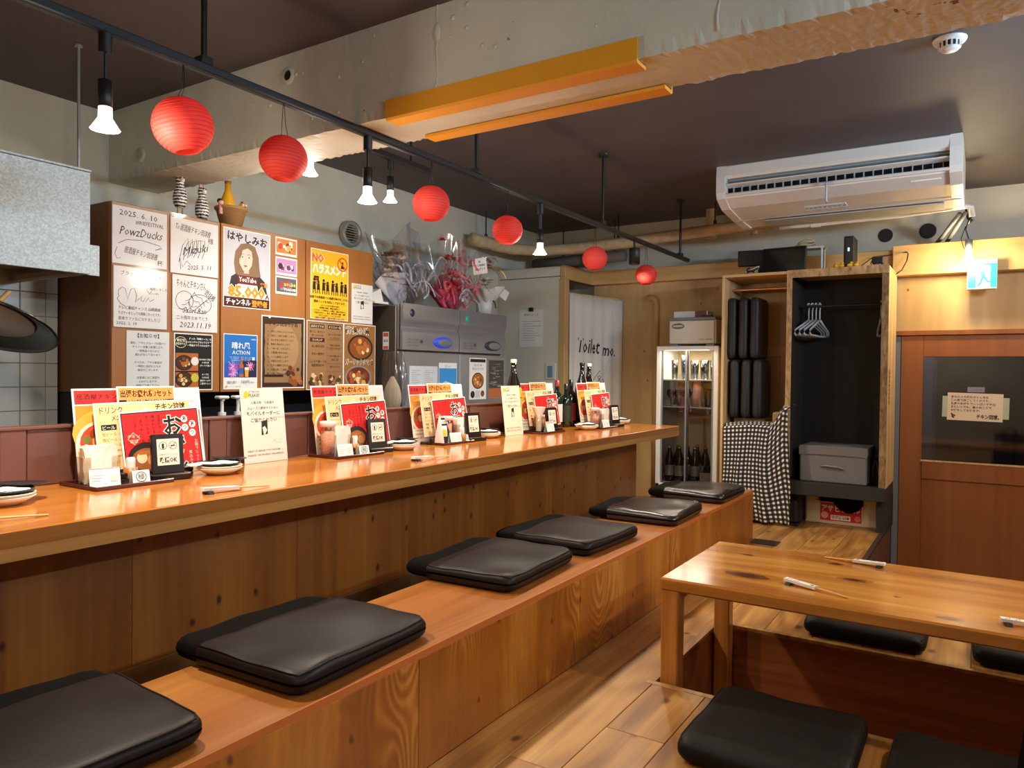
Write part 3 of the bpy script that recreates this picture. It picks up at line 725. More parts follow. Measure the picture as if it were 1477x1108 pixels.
def cushion(loc, rz, label, w=.47, d=.47, h=.062, seed=0, covered=True, name='seat_cushion', group='black seat cushions on the bench', rot=None, leather='leather'):
    t = thing(name, label, 'cushion', loc, rz, group, rot)
    if covered:
        b = B(); pad(b, w*.985, d, h*.96, 0, seed=seed); obj('fabric_pad', b, M['felt'], t)
        b = B(); P = pad(b, w, d, h, 0, x0=-.5, x1=1.0, infl=.003, seed=seed); obj('leather_cover', b, M[leather], t)
    else:
        b = B(); P = pad(b, w, d, h, 0, seed=seed); obj('leather_cover', b, M[leather], t)
    pts = []
    lo = -.5 if covered else -.965
    for k in range(25): pts.append((lo+(.965-lo)*k/24, -.965))
    for k in range(1, 25): pts.append((.965, -.965+1.93*k/24))
    for k in range(1, 25): pts.append((.93-(.965-lo)*k/24, 0.965))
    q = []
    x0 = -.5 if covered else -1.0
    for u, v in pts:
        su = 1-(1-(u-x0)/(1-x0))**(1/2.3) if covered else (math.copysign(1-(1-abs(u))**(1/2.3), u)+1)/2
        p = P(su, (math.copysign(1-(1-abs(v))**(1/2.3), v)+1)/2, True); q.append((p[0], p[1], p[2]+.0006))
    obj('piping', B().tube(q, .0023, 5, closed=False), M[leather], t)
    return t
BT = .3205
cushion((-1.50, .655, BT), R(-3), 'dark seat cushion at the near left corner of the bench, partly out of frame', seed=1, w=.50, d=.45)
cushion((-1.495, 1.345, BT), R(2), 'dark leather seat cushion with a curved crease, second along the bench', seed=2, w=.48, d=.46)
cushion((-1.53, 2.27, BT), R(3), 'dark leather seat cushion with black felt back, third along the bench', seed=3, w=.50, d=.45)
cushion((-1.53, 2.865, BT), R(-2), 'dark leather seat cushion almost touching the third one, fourth along the bench', seed=4, w=.48, d=.47)
cushion((-1.465, 3.60, BT), R(2), 'shiny dark seat cushion fifth along the bench, near the counter end', seed=5, leather='leather_shiny', w=.46, d=.47)
cushion((-1.45, 4.36, BT), R(-1), 'shiny dark seat cushion at the far end of the bench, by the showcase', seed=6, leather='leather_shiny', w=.46, d=.46)
cushion((-.475, 2.135, .001), R(90), 'large black seat cushion on the floor in front of the low table', w=.43, d=.45, h=.072, seed=7, covered=False, leather='leather_black', group='black seat cushions on the floor')
cushion((.02, 2.11, .001), R(90), 'dark seat cushion at the bottom right corner of the picture', w=.43, d=.45, h=.072, seed=8, covered=False, leather='leather_black', group='black seat cushions on the floor')
cushion((-.385, 3.375, .001), R(90), 'black seat cushion half hidden under the far edge of the low table', w=.44, d=.45, h=.075, seed=9, covered=False, leather='leather_black', group='black seat cushions on the floor')
cushion((.20, 3.385, .001), R(90), 'black seat cushion under the far right end of the low table', w=.44, d=.45, h=.075, seed=10, covered=False, leather='leather_black', group='black seat cushions on the floor')

# ---- low table over the pit
tb = thing('low_table', 'honey pine low table with dark knots standing over the leg pit', 'table', (0, 0, 0))
obj('table_top', B().box(-.925, 1.02, 2.405, 3.075, .312, .355, bev=.006), M['table'], tb)
for x, y in ((-.89, 2.44), (-.89, 3.04), (.98, 2.44), (.98, 3.04)):
    obj('leg', B().box(x-.031, x+.031, y-.031, y+.031, -.419, .313, bev=.004), M['table_leg'], tb)
obj('apron', B().box(-.90, -.88, 2.47, 3.01, .262, .312), M['table_leg'], tb); obj('apron', B().box(.97, .99, 2.47, 3.01, .262, .312), M['table_leg'], tb)
for x, y, sx, sy in ((-.68, 2.60, .06, .028), (-.76, 2.90, .018, .009), (-.45, 2.95, .022, .014), (-.36, 2.75, .03, .016), (-.07, 2.47, .028, .014), (-.22, 2.62, .006, .004), (.35, 2.75, .03, .016)):
    kb = B(); ro = random.Random(int(x*100))
    for q, (rr, zz) in enumerate(((1.9, .35515), (1.25, .3552), (.7, .35525))):
        w_ = [1+.12*ro.uniform(-1, 1) for _ in range(20)]
        kb.add([(x+rr*sx*w_[a]*math.cos(a*math.pi/10), y+rr*sy*w_[a]*math.sin(a*math.pi/10), zz) for a in range(20)], [tuple(range(20))], q)
    obj('knot', kb, [M['knot_halo'], M['knot'], M['knot_dark']], tb)

# ---- chopsticks in paper sleeves, on rests
def chopsticks(loc, rz, label, sleeve=True, group='paper sleeved chopsticks', L=.21, lift=.012):
    t = thing('chopsticks', label, 'chopsticks', loc, rz, group)
    tilt = -lift/.16
    for s in (-1, 1):
        obj('stick', B().cyl((.0, s*.004, lift+.003), (L, s*.0025, .0035), .0034, .0018, 7), M['bamboo'], t)
    if sleeve:
        a = B()
        v = []
        for x in (-.004, .105):
            z = lift+.003-(lift-.0005)*max(0, x)/L
            v += [(x, -.011, z-.0045), (x, .011, z-.0045), (x, .011, z+.0045), (x, -.011, z+.0045)]
        a.add(v, [(0,1,5,4),(1,2,6,5),(2,3,7,6),(3,0,4,7),(0,3,2,1)], 0)
        o = obj('paper_sleeve', a, M['paper'], t)
        def pl(u, vv, w, lift=lift): return (u, vv, lift+.003-(lift-.0005)*max(0, u)/L + .0046 + w)
        p = Print(pl)
        for k, xx in enumerate((.006, .03, .09)): p.line([(xx, -.008), (xx+.006, .0), (xx+.012, -.004), (xx+.012, .006)], .0022, '#3c4a52')
        p.text('極', .084, -.004, .012, '#25201c')
        p.out('printed_mark', o)
def rest(loc, rz, label):
    t = tag(obj('chopstick_rest', shared('rest', lambda: B().prism([(-.022, 0), (-.016, .009), (-.006, .0075), (.006, .0075), (.016, .009), (.022, 0), (.012, 0), (.006, .003), (-.006, .003), (-.012, 0)], 1, -.008, .008).mesh('chopstick_rest', M['black_soft'])), None, None, loc), label, 'chopstick rest', 'black chopstick rests')
    t.rotation_euler = (0, 0, rz)
for (x, y, z, a, la, lb) in ((-1.886, 1.315, CT, 82, 'sleeved chopsticks on the counter in front of the first plate stack', 'black chopstick rest on the counter in front of the first plate stack'),
                     (-1.92, 2.285, CT, 86, 'sleeved chopsticks on the counter in front of the second tray', 'black chopstick rest on the counter in front of the second tray'),
                     (-1.945, .70, CT, 80, 'bare chopstick tips on the counter at the left edge of the picture', 'black chopstick rest just beyond the left edge of the picture'),
                     (-.545, 2.575, .355, -18, 'sleeved chopsticks on the near side of the low table', 'black chopstick rest on the near side of the low table'),
                     (-.295, 2.985, .355, 170, 'sleeved chopsticks on the far side of the low table', 'black chopstick rest on the far side of the low table'),
                     (.055, 2.50, .355, 10, 'paper sleeve of chopsticks at the cut off right corner of the low table', 'black chopstick rest at the right corner of the low table')):
    rz = R(a); chopsticks((x, y, z), rz, la, sleeve=('bare' not in la))
    rest((x+.014*math.cos(rz), y+.014*math.sin(rz), z+.0003), rz+R(90), lb)
# black bag and folded dark cloth at the right edge
bg = thing('tote_bag', 'black fabric bag on the cushion at the right edge of the picture', 'bag', (.25, 2.16, .0755))
obj('body', B().grid(lambda s, t: (.17*math.cos(2*math.pi*s)*(1-.25*t)+.01*math.sin(9*s*6.28)*t, .12*math.sin(2*math.pi*s)*(1-.35*t), .36*t), 40, 14).lathe([(.001, .355), (.09, .36)], 20, sx=1.4), M['felt'], bg)
obj('handle', B().tube([(-.06, 0, .345), (-.05, 0, .40), (0, 0, .43), (.05, 0, .40), (.06, 0, .345)], .01, 8), M['felt'], bg)
tag(obj('floor_mat', B().box(-1.22, -1.06, 4.70, 4.83, .0005, .004), M['board_seam']), 'small dark brown mat on the planks past the bench end', 'mat')

# ================================================================== SHEETS OF PAPER
def sheet(name, label, cat, loc, w, h, draw=None, mat='paper', rz=90, tilt=0, group=None, thick=.0012, twist=0):
    """a sheet standing on its lower left corner at loc; u right, v up, facing local -y"""
    o = obj(name, shared(('sheet', round(w, 4), round(h, 4), mat, thick), lambda: B().box(0, w, -thick, 0, 0, h).mesh(name, M[mat] if mat in M else ink(mat))), None, None, loc, (R(tilt), R(twist), R(rz)))
    tag(o, label, cat, group)
    if draw:
        p = Print(lambda u, v, q: (u, -thick-q, v)); draw(p, w, h); p.out('print', o)
    return o
def lines(p, rows, u, v, h, col, step=1.5, align='l', bold=0, w=None):
    for i, t in enumerate(rows):
        if t: p.text(t, u, v-i*h*step, h, col, align=align, bold=bold, w=w)
FX = -3.0995   # face of the cupboard doors
K = '#1c1a1a'
def scrib(p, u, v, w, h, n, seed, t=.002, col=K):
    r = random.Random(seed); pts = []
    for i in range(n*6+1):
        a = i/6*2*math.pi/2.2
        pts.append((u+w*(i/(n*6))+.05*w*math.sin(a*2.3+seed), v+h*.5+h*.5*math.sin(a)*(.5+.5*math.sin(i*.7+seed))))
    p.line(pts, t, col)
def frame_strip(p, w, h): p.rect(0, h-.012, w, .012, '#b79b80')
def shik_a(p, w, h):
    frame_strip(p, w, h)
    p.text('2025. 6. 10', .03, h-.048, .033, K, w=.17, rot=-.03); p.text('#IRIEFESTIVAL', .1, h-.078, .024, K, w=.13, shear=.1)
    p.text('PowzDucks', .03, .125, .052, K, w=.19, shear=.25)
    p.line([(.025, .085), (.06, .105), (.13, .112), (.21, .1), (.222, .088), (.19, .078), (.215, .09)], .0022, K)
    p.text('居酒屋チキン琉球様', .05, .052, .032, K, w=.15, rot=-.12, shear=.1); p.text('杯', .2, .012, .028, K)
    p.line([(.02, .07), (.01, .04), (.02, .02), (.035, .025)], .002, K)
def shik_b(p, w, h):
    frame_strip(p, w, h)
    p.text('To 居酒屋チキン琉球様', .022, h-.06, .034, K, w=.18, rot=-.1, shear=.1); p.text('様', .19, h-.105, .03, K)
    for k in range(5): p.line([(.04+.022*k, .05+.012*k), (.06+.02*k, .13+.008*k), (.085+.022*k, .165), (.09+.02*k, .11), (.07+.022*k, .08)], .0023, K)
    p.text('Mizuki', .06, .085, .05, K, w=.13, shear=.5, rot=.25); p.line([(.05, .02), (.045, .07), (.06, .03), (.08, .06), (.1, .045)], .0022, K)
    p.text('2025. 5. 11', .085, .022, .028, K, w=.12, rot=.1, shear=.2)
def shik_c(p, w, h):
    p.text('ブラッキーさと naru', .03, h-.035, .02, K, w=.18); lines(p, ['2022', '優勝しました', 'リーチ!'], .16, h-.068, .014, K)
    p.line([(.02, .135), (.02, .155), (.035, .17), (.05, .165), (.06, .12), (.075, .165), (.09, .17), (.1, .14), (.095, .11), (.11, .125), (.125, .14), (.12, .12), (.13, .115), (.14, .135), (.14, .115), (.155, .135), (.16, .118), (.18, .13)], .0022, K)
    p.line([(.025, .135), (.015, .12), (.03, .1), (.05, .09)], .0022, K)
    p.line([(.155, .155), (.145, .17), (.15, .178), (.158, .17), (.166, .178), (.171, .168), (.155, .15)], .002, K)
    lines(p, ['テレビ番組チャンス 山崎真緒', 'チズケーキとっても美味しかったです♪', '是非ラファルになりました☺'], .02, .078, .017, K, 1.35, w=.19)
    p.text('2022. 2. 10', .012, .012, .018, K, w=.09)
def shik_d(p, w, h):
    p.text('ちゃんとチキンさん', .02, h-.05, .042, K, w=.15, rot=-.06); p.text('琉球様', .16, h-.075, .034, K, w=.06, rot=-.6)
    p.ring(.06, .14, .045, .0022, K); p.ring(.14, .13, .06, .0022, K, r2=.045)
    for s in range(4): scrib(p, .03+.02*s, .075+.02*s, .12, .05, 3, s+3)
    p.text('Saori Ran', .05, .085, .036, K, w=.12, shear=.3); p.text('二十周年おめでとう', .02, .055, .02, K, w=.16); p.text('2023.11.19', .035, .018, .036, K, w=.16, shear=.2)
for nm, y, z, w, h, d, lab in (('A', 1.722, 1.495, .246, .256, shik_a, 'autograph card dated 2025.6.10 at the top left of the cupboard'), ('B', 1.986, 1.486, .245, .262, shik_b, 'autograph card dated 2025.5.11, top row, right of the other'),
                          ('C', 1.728, 1.226, .241, .259, shik_c, 'autograph card with a small heart, lower left of the four'), ('D', 1.996, 1.224, .232, .255, shik_d, 'densely scribbled autograph card dated 2023.11.19')):
    o = sheet('autograph_card', lab, 'autograph card', (FX, y, z), w, h, d, 'card_white', group='autograph cards on the cupboard', thick=.004)
    obj('clear_sleeve', shared(('slv', w, h), lambda: B().box(-.006, w+.006, -.0075, -.007, -.006, h+.008).mesh('clear_sleeve', M['sleeve'])), parent=o)
def notice(p, w, h):
    p.text('【お知らせ】', w/2, h-.028, .021, '#222222', align='c', bold=.01)
    lines(p, ['現在、アサヒグループが受けた', 'サイバー攻撃の影響により、', '一部商品の仕入れに', '遅れが生じております。', '', 'そのため、アサヒ製品が', '一時的に品切れとなる', '場合がございます。', '', 'お客様にはご迷惑を', 'おかけしますが、', '何卒ご了承ください。'], w/2, h-.057, .0118, '#333333', 1.42, 'c')
sheet('paper_notice', 'grey white printed notice taped under the autograph cards', 'notice', (FX, 1.786, .92), .197, .294, notice, '#dcdcda')
def bowl(p, u, v, r, base='#5a2c18', top='#c98a4a', rim='#2a2320', seed=0, r2=None):
    rr = random.Random(seed); r2 = r2 or r*.8
    p.disc(u, v, r, rim, r2); p.disc(u, v, r*.86, base, r2*.86)
    for k in range(16):
        a = rr.uniform(0, 6.28); q = rr.uniform(0, .62)*r
        p.disc(u+q*math.cos(a), v+q*math.sin(a)*r2/r, rr.uniform(.08, .22)*r, rr.choice([top, '#d9a860', '#8a3f1c', '#b5662c', '#e8cf9a', '#6d7a2c']), n=7)
def blackposter(p, w, h):
    p.rect(.005, .005, w-.01, h-.01, '#17130f')
    p.ring(.034, h-.042, .03, .0022, '#e8d9a0', r2=.026); p.text('背徳飯', .034, h-.038, .014, '#f5efd8', align='c', bold=.02); p.text('味変あそぶ', .034, h-.053, .012, '#f5efd8', align='c', w=.045, bold=.02)
    lines(p, ['残った「特製ソース」を', 'トッピングのごはんでどうぞ', '〜最後まで食べられます〜'], w-.008, h-.028, .0105, '#f5f2ea', 1.45, 'r', .02)
    for z0, sd in ((.085, 1), (.008, 2)):
        p.rect(.008, z0+.005, .115, .082 if sd == 1 else .07, '#b8642a'); bowl(p, .05, z0+.042, .045, '#4a2413', '#7a4a2a', '#1f1a17', sd)
        p.disc(.105, z0+.05, .02, '#e9e2d2' if sd == 1 else '#c9c23c')
    lines(p, ['ほかほかご飯に', 'のせれば', 'がっつり旨い'], .16, .14, .0095, '#f5f2ea', 1.5, 'c', .02); lines(p, ['スープに', '入れれば', '旨味たっぷり', '二度おいしい'], .16, .07, .0095, '#f5f2ea', 1.5, 'c', .02)
sheet('menu_poster', 'black food poster with two orange dish photos and a yellow ring', 'poster', (FX, 2.006, .952), .199, .263, blackposter)
def bluebeer(p, w, h):
    p.rect(.004, .058, w-.008, h-.062, '#1f6fc0'); p.rect(w*.5, .058, w*.48, .085, '#2a2246'); p.rect(.004, .058, w*.5, .07, '#3557b8')
    r = random.Random(5)
    for cu, cv, rad, cl in ((.055, .105, .042, '#f08acb'), (.155, .115, .03, '#e05a86'), (.05, .075, .03, '#c86ad8')):
        for k in range(22):
            a = k/22*6.283; q = rad*r.uniform(.5, 1)
            p.line([(cu+.1*q*math.cos(a), cv+.1*q*math.sin(a)), (cu+q*math.cos(a), cv+q*math.sin(a))], .0022, r.choice([cl, '#f7c3e6', '#d94fa8']))
    p.text('晴れ風', w/2, h-.07, .036, '#f4f7fb', align='c', bold=.015); p.text('ACTION', w/2, h-.1, .027, '#f4f7fb', align='c', bold=.01)
    for k in range(3): p.text('日本の風物詩を守り、支える、新しい一歩を。', w/2, h-.116-.008*k, .0062, '#dfeaf7', align='c', w=.13-.01*k)
    p.text('KIRIN', w-.012, h-.028, .011, '#f4f7fb', align='r'); p.rect(w-.034, h-.128, .016, .016, '#cfe0f2')
    p.poly([(.088, .06), (.114, .06), (.114, .115), (.106, .135), (.105, .155), (.097, .155), (.096, .135), (.088, .115)], '#b5642a'); p.rect(.088, .075, .026, .03, '#2b5fb0')
    p.poly([(.122, .06), (.142, .06), (.144, .1), (.12, .1)], '#e6a52e'); p.rect(.12, .096, .024, .012, '#fbf5e6')
    p.text('晴れ風1', .02, .028, .016, '#54524f'); p.text('749円', .1, .028, .02, '#54524f'); p.text('(税込)', .155, .03, .009, '#54524f'); p.disc(.016, .014, .006, '#d9b13a')
    p.text('キリンビール株式会社', .03, .011, .007, '#77746f')
sheet('beer_poster', 'blue beer poster with pink fireworks and a glass of beer', 'poster', (FX, 2.265, .954), .198, .271, bluebeer)
def portrait(p, w, h):
    p.rect(.005, .005, w-.01, h-.01, '#c9c6ce')
    p.poly([(.03, .08), (.045, .15), (.085, .175), (.2, .175), (.245, .14), (.26, .08)], '#332a28'); p.poly([(.075, .075), (.09, .16), (.115, .175), (.175, .175), (.195, .15), (.205, .075)], '#e4dedd')
    p.poly([(.068, .17), (.06, .22), (.068, .275), (.1, .315), (.145, .325), (.185, .31), (.206, .26), (.212, .2), (.22, .165), (.15, .15), (.09, .155)], '#85674c')
    p.poly([(.092, .22), (.094, .265), (.105, .295), (.135, .303), (.163, .29), (.17, .25), (.165, .215), (.14, .18), (.115, .185)], '#e3c3ae')
    p.poly([(.085, .265), (.095, .3), (.135, .315), (.18, .295), (.165, .285), (.14, .298), (.11, .285), (.098, .24)], '#85674c')
    for s in (.11, .148): p.disc(s, .252, .0085, '#f4efe9', .0045); p.disc(s, .252, .0042, '#2a1d18'); p.line([(s-.011, .264), (s, .268), (s+.01, .265)], .0022, '#5a4030')
    p.line([(.13, .25), (.126, .229), (.131, .227)], .0018, '#b98a72'); p.poly([(.115, .21), (.127, .214), (.141, .21), (.127, .203)], '#a34a44'); p.rect(.118, .172, .03, .018, '#d8b49e')
    p.text('はやしみお', w/2, h-.06, .048, '#2a1c1a', align='c', w=.235, bold=.03, rot=-.06)
    p.rect(.082, .118, .118, .042, '#6d1f1c'); p.text('YouTube', .141, .13, .034, '#f3ebe6', align='c', w=.104, bold=.02)
    p.text('85,000', .135, .055, .075, '#fdfaf2', align='c', w=.228, bold=.075); p.text('85,000', .135, .055, .075, '#e8921c', align='c', w=.222, bold=.045); p.text('突破', .215, .115, .024, '#e88a1e', bold=.03); p.text('人', .247, .055, .026, '#2a1c1a', bold=.03)
    p.rect(.005, .005, w-.01, .046, '#4a1512'); p.text('チャンネル', .016, .016, .034, '#fbf3ea', w=.142, bold=.03); p.text('登録者', .165, .014, .034, '#f0a42e', w=.096, bold=.03)
sheet('portrait_poster', 'poster of a long haired woman with big orange number 85,000', 'poster', (FX, 2.261, 1.355), .279, .385, portrait)
def pic(seed, cols, text=None):
    def d(p, w, h):
        r = random.Random(seed); p.rect(.006, .012, w-.012, h-.02, cols[0])
        for k in range(16):
            a, c = r.uniform(.012, w-.045), r.uniform(.018, h-.045); p.rect(a, c, r.uniform(.008, .035), r.uniform(.006, .03), r.choice(cols[1:]))
        if text: p.text(text[0], w-.01, .045, .018, '#f3e34a', align='r', w=.075, bold=.03); p.text(text[1], w-.01, .02, .02, '#f4f4f4', align='r', w=.08, bold=.03)
        else: p.disc(.032, h*.5, .016, cols[2]); p.disc(.085, h*.45, .014, cols[3])
    return d
sheet('photo_print', 'small orange and white photo print, topmost of three', 'photo', (FX, 2.572, 1.649), .142, .093, pic(1, ('#d9823a', '#f2e6d4', '#c94a26', '#e8b04a', '#7a2f1c', '#f5efe6')), group='small photo prints')
sheet('photo_print', 'small pink stage photo print, middle of three', 'photo', (FX, 2.573, 1.546), .142, .093, pic(2, ('#c98ab8', '#e6b9dc', '#3a2630', '#6d3a5c', '#241a20', '#f0cfe6')), group='small photo prints')
sheet('photo_print', 'small dark photo print with yellow lettering, lowest of three', 'photo', (FX, 2.574, 1.447), .142, .093, pic(3, ('#5d5a60', '#8c8a92', '#3a3a40', '#b03a3a', '#6f6e76'), ('はやしみお', 'YOASOBI')), group='small photo prints')
def parch(p, w, h):
    r = random.Random(8)
    p.rect(.006, .006, w-.012, h-.012, '#3a2314')
    p.poly([(.018, .03)]+[(.018+.006*r.random(), .03+.03*i) for i in range(1, 11)]+[(w-.02-.006*r.random(), h-.03-.03*i) for i in range(10)]+[(w-.02, .03)], '#94704a'); p.disc(w*.5, h*.55, .1, '#a8845a', .13)
    p.text('チキン琉球十ヶ条', w/2, h-.05, .028, '#2c1a0e', align='c', w=.19, bold=.02)
    rows = ['一、笑顔と元気はおまかせあれ。', '二、美味しい物をお届けします。', '三、安心安全な素材を使います。', '四、新鮮な食材を使います。', '五、一品一品、心を込めて。', '六、お客様の声を大切に。', '七、いつも清潔にします。', '八、仲間を大切にします。', '九、日々の感謝を忘れない。', '十、お酒は楽しく適量に、', '  笑って帰ってもらいます。']
    lines(p, rows, .035, h-.085, .0125, '#38230f', 1.75, bold=.01)
    for k in range(26): p.disc(r.uniform(.17, w-.02), r.uniform(.02, .11), r.uniform(.008, .02), r.choice(['#6b3a1c', '#8a4f24', '#4a2814', '#a8692f']), n=7)
    p.rect(.02, .06, .12, .012, '#2a180c'); p.disc(.05, h-.006, .008, '#e9e4da')
sheet('parchment_poster', 'brown parchment poster listing ten rules above grilled chicken', 'poster', (FX, 2.487, .955), .283, .375, parch)
def noharass(p, w, h):
    p.rect(.004, .004, w-.008, h-.008, '#f0b41c')
    p.text('NO', .012, h-.07, .062, '#fbf3ea', w=.088, bold=.06); p.text('NO', .012, h-.07, .062, '#d9562e', w=.084, bold=.045)
    p.text('ハラスメント', .014, h-.128, .058, '#fdfaf4', w=.25, bold=.05); p.text('ハラスメント', .014, h-.128, .058, '#f6ead4', w=.25, bold=0)
    p.ring(w-.047, h-.065, .04, .008, '#d8531f'); p.disc(w-.047, h-.058, .008, '#2a2018'); p.poly([(w-.06, h-.09), (w-.034, h-.09), (w-.038, h-.067), (w-.056, h-.067)], '#2a2018'); p.line([(w-.073, h-.04), (w-.021, h-.092)], .008, '#d8531f')
    r = random.Random(2)
    for k in range(4):
        u = .04+.068*k; v = h-.225
        for du, s in ((-.014, 1), (.016, .8)):
            p.disc(u+du, v+.055*s, .0085, '#1d1710'); p.poly([(u+du-.012, v), (u+du-.009, v+.045*s), (u+du+.009, v+.045*s), (u+du+.012, v)], '#1d1710')
            p.line([(u+du, v+.035*s), (u+du+.018*(1 if du < 0 else -1), v+.045*s)], .005, '#1d1710'); p.line([(u+du-.006, v), (u+du-.008, v-.02)], .006, '#1d1710'); p.line([(u+du+.006, v), (u+du+.01, v-.02)], .006, '#1d1710')
    p.rect(.022, h-.175, .036, .026, '#1d1710'); p.text('怒!', .04, h-.17, .016, '#d8531f', align='c')
    lines(p, ['当店では従業員への迷惑行為がおこらない', '環境づくりを大切にしております。'], w/2, h-.27, .0155, '#2a1f0c', 1.5, 'c', .02, )
    lines(p, ['スタッフに対する暴言や威圧', '長時間の拘束・過度な要求など', 'ハラスメント行為があった場合、退店のお願いと', 'ご利用をお断りし、警察・専門機関へ相談・通報', 'させていただくことがございます。', 'お客様のご理解とご協力をお願いいたします。'], w/2, h-.312, .011, '#2a1f0c', 1.25, 'c', .02)
sheet('warning_poster', 'yellow NO harassment poster with black figures', 'poster', (FX, 2.810, 1.335), .283, .384, noharass)
def attention(p, w, h, small=False):
    s = w/.205
    p.disc(.028*s, h-.022*s, .011*s, '#e7b62a'); p.poly([(.012*s, h-.03*s), (.045*s, h-.018*s), (.04*s, h-.034*s), (.02*s, h-.04*s)], '#e7b62a')
    p.text('ATTENTION', .04*s, h-.018*s, .011*s, '#33302c', w=.05*s); p.text('PLEASE!', .04*s, h-.034*s, .017*s, '#33302c', w=.05*s, bold=.01)
    lines(p, ['お飲み物・お料理を', 'スムーズに提供するために'], w/2, h-.062*s, .0125*s, '#33302c', 1.7, 'c'); lines(p, ['モバイルオーダーに', 'ご協力ください'], w/2, h-.106*s, .018*s, '#33302c', 1.45, 'c', .008)
    u, v = w*.42, h*.36
    p.poly([(u, v), (u+.03*s, v+.005*s), (u+.032*s, v+.06*s), (u+.004*s, v+.055*s)], '#26221f'); p.poly([(u+.012*s, v-.004*s), (u+.028*s, v+.02*s), (u+.018*s, v+.036*s), (u+.006*s, v+.03*s)], '#e9d9cb')
    p.line([(u+.05*s, v-.03*s), (u+.06*s, v-.02*s), (u+.08*s, v-.035*s), (u+.1*s, v-.015*s)], .0014*s, '#d9a79a')
    p.text('モバイルオーダーとは', u+.045*s, v+.065*s, .008*s, '#6b655e', w=.07*s)
    lines(p, ['HELP US SERVE YOU FASTER —', 'PLEASE USE MOBILE ORDERING.'], w/2, .042*s, .0105*s, '#4d4842', 1.5, 'c', w=.17*s)
sheet('order_sign', 'small grey mobile order notice on the right end of the cupboard', 'notice', (FX, 3.12, 1.33), .175, .23, attention, '#d9d8d2')
def menu_l(p, w, h):
    p.rect(.004, .004, w-.008, h-.008, '#7d5836'); p.rect(.01, .01, w*.48, h-.02, '#987048'); p.rect(w*.52, .01, w*.46, h-.02, '#946b44')
    for u, t in ((.075, '店長おすすめ'), (.205, 'オススメ一品'),): p.rect(u-.052, h-.04, .104, .022, '#3a2b1e'); p.text(t, u, h-.035, .015, '#efe3c6', align='c', w=.092)
    lines(p, ['悪いな、晩方まで', '食べなきゃ損'], .075, h-.065, .014, '#2c1a0e', 1.4, 'c'); p.rect(.022, h-.115, .106, .022, '#4a1f12'); p.text('ランキング', .075, h-.11, .015, '#f5e9d0', align='c')
    lines(p, ['岩山椒手羽先', '', '今日の唐揚げ', '', 'ふんわり鶏つくね', '国産野菜炒め'], .08, h-.145, .0155, '#2c1a0e', 1.35, 'c', .01)
    lines(p, ['旬のおまかせ盛り', 'だし巻き玉子', '', '地鶏の炭火焼', 'ポテトサラダ', '', 'もつ煮込み', '刺身三種', '', '焼きおにぎり'], .205, h-.075, .013, '#2c1a0e', 1.55, 'c')
    r = random.Random(4)
    for cu, cv in ((.07, .055), (.205, .045)):
        for k in range(22): p.disc(cu+r.uniform(-.045, .045), cv+r.uniform(-.035, .03), r.uniform(.007, .015), r.choice(['#6b2f1a', '#8a4a24', '#d9b98a', '#4a2416', '#3f4a26']), n=7)
    for k in range(6): p.rect(w*.53, h-.1-.045*k, w*.43, .0012, '#5a3c22')
def menu_r(p, w, h):
    p.rect(.004, .004, w-.008, h-.008, '#96652f')
    p.text('背徳の味', .012, h-.055, .046, '#fbf3e4', w=.2, bold=.05); p.text('背徳の味', .012, h-.055, .046, '#3a1f10', w=.2, bold=.01)
    bowl(p, w*.52, h*.64, .105, '#8a4a20', '#d9a24a', '#26211e', 1, .075); p.text('ガーリックタマゴ', .012, h*.38, .036, '#fbf3e4', w=.23, bold=.05); p.text('ガーリックタマゴ', .012, h*.38, .036, '#2c180c', w=.23, bold=.01)
    bowl(p, w*.46, h*.18, .11, '#6b2f18', '#a8502a', '#8a8278', 3, .07)
sheet('menu_poster', 'brown printed menu sheet with two columns of dishes', 'poster', (FX, 2.786, .944), .273, .379, menu_l)
sheet('menu_poster', 'brown food poster with two round skillets of garlic egg', 'poster', (FX+.0002, 3.0595, .945), .262, .378, menu_r)

# ================================================================== KITCHEN
cp = thing('cupboard', 'long brown wall cupboard covered with posters behind the counter', 'cupboard', (0, 0, 0))
obj('body', B().box(-3.599, -3.122, 1.722, 3.30, .94, 1.757, bev=.003), M['cup_side'], cp)
for a, b_ in ((1.722, 2.245), (2.251, 2.775), (2.781, 3.30)): obj('door', B().box(-3.12, -3.1005, a, b_, .942, 1.755, bev=.002), M['cupboard'], cp)
# tall dark side panel below the cupboard's left end
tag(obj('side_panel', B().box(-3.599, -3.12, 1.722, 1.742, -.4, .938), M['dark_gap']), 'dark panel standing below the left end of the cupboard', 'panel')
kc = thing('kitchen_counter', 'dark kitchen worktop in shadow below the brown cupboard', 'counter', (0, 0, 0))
obj('worktop', B().box(-3.599, -3.0, 1.75, 3.40, .46, .50, bev=.004), M['steel_brown_reflection'], kc); obj('cabinet', B().box(-3.599, -3.05, 1.75, 3.40, -.4, .46), M['dark_gap'], kc)
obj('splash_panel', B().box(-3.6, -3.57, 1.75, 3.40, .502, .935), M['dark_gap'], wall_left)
def pump(y, lab):
    t = thing('pump_bottle', lab, 'bottle', (-3.08, y, .50), 0, 'pump bottles behind the backboard')
    obj('bottle', B().lathe([(.001, 0), (.038, .002), (.04, .02), (.04, .26), (.03, .30), (.016, .31), (.016, .325)], 18), plain('amber_sauce', '#4a2a1c', .3), t)
    obj('collar', B().cyl((0, 0, .322), (0, 0, .345), .019), M['white'], t)
    obj('pump', B().cyl((0, 0, .345), (0, 0, .41), .008).box(-.022, .022, -.03, .03, .408, .424, bev=.006).box(.0, .012, -.006, .006, .40, .41), M['white'], t)
pump(2.245, 'white pump dispenser behind the backboard, left of the pair'); pump(2.335, 'white pump dispenser behind the backboard, right of the pair')
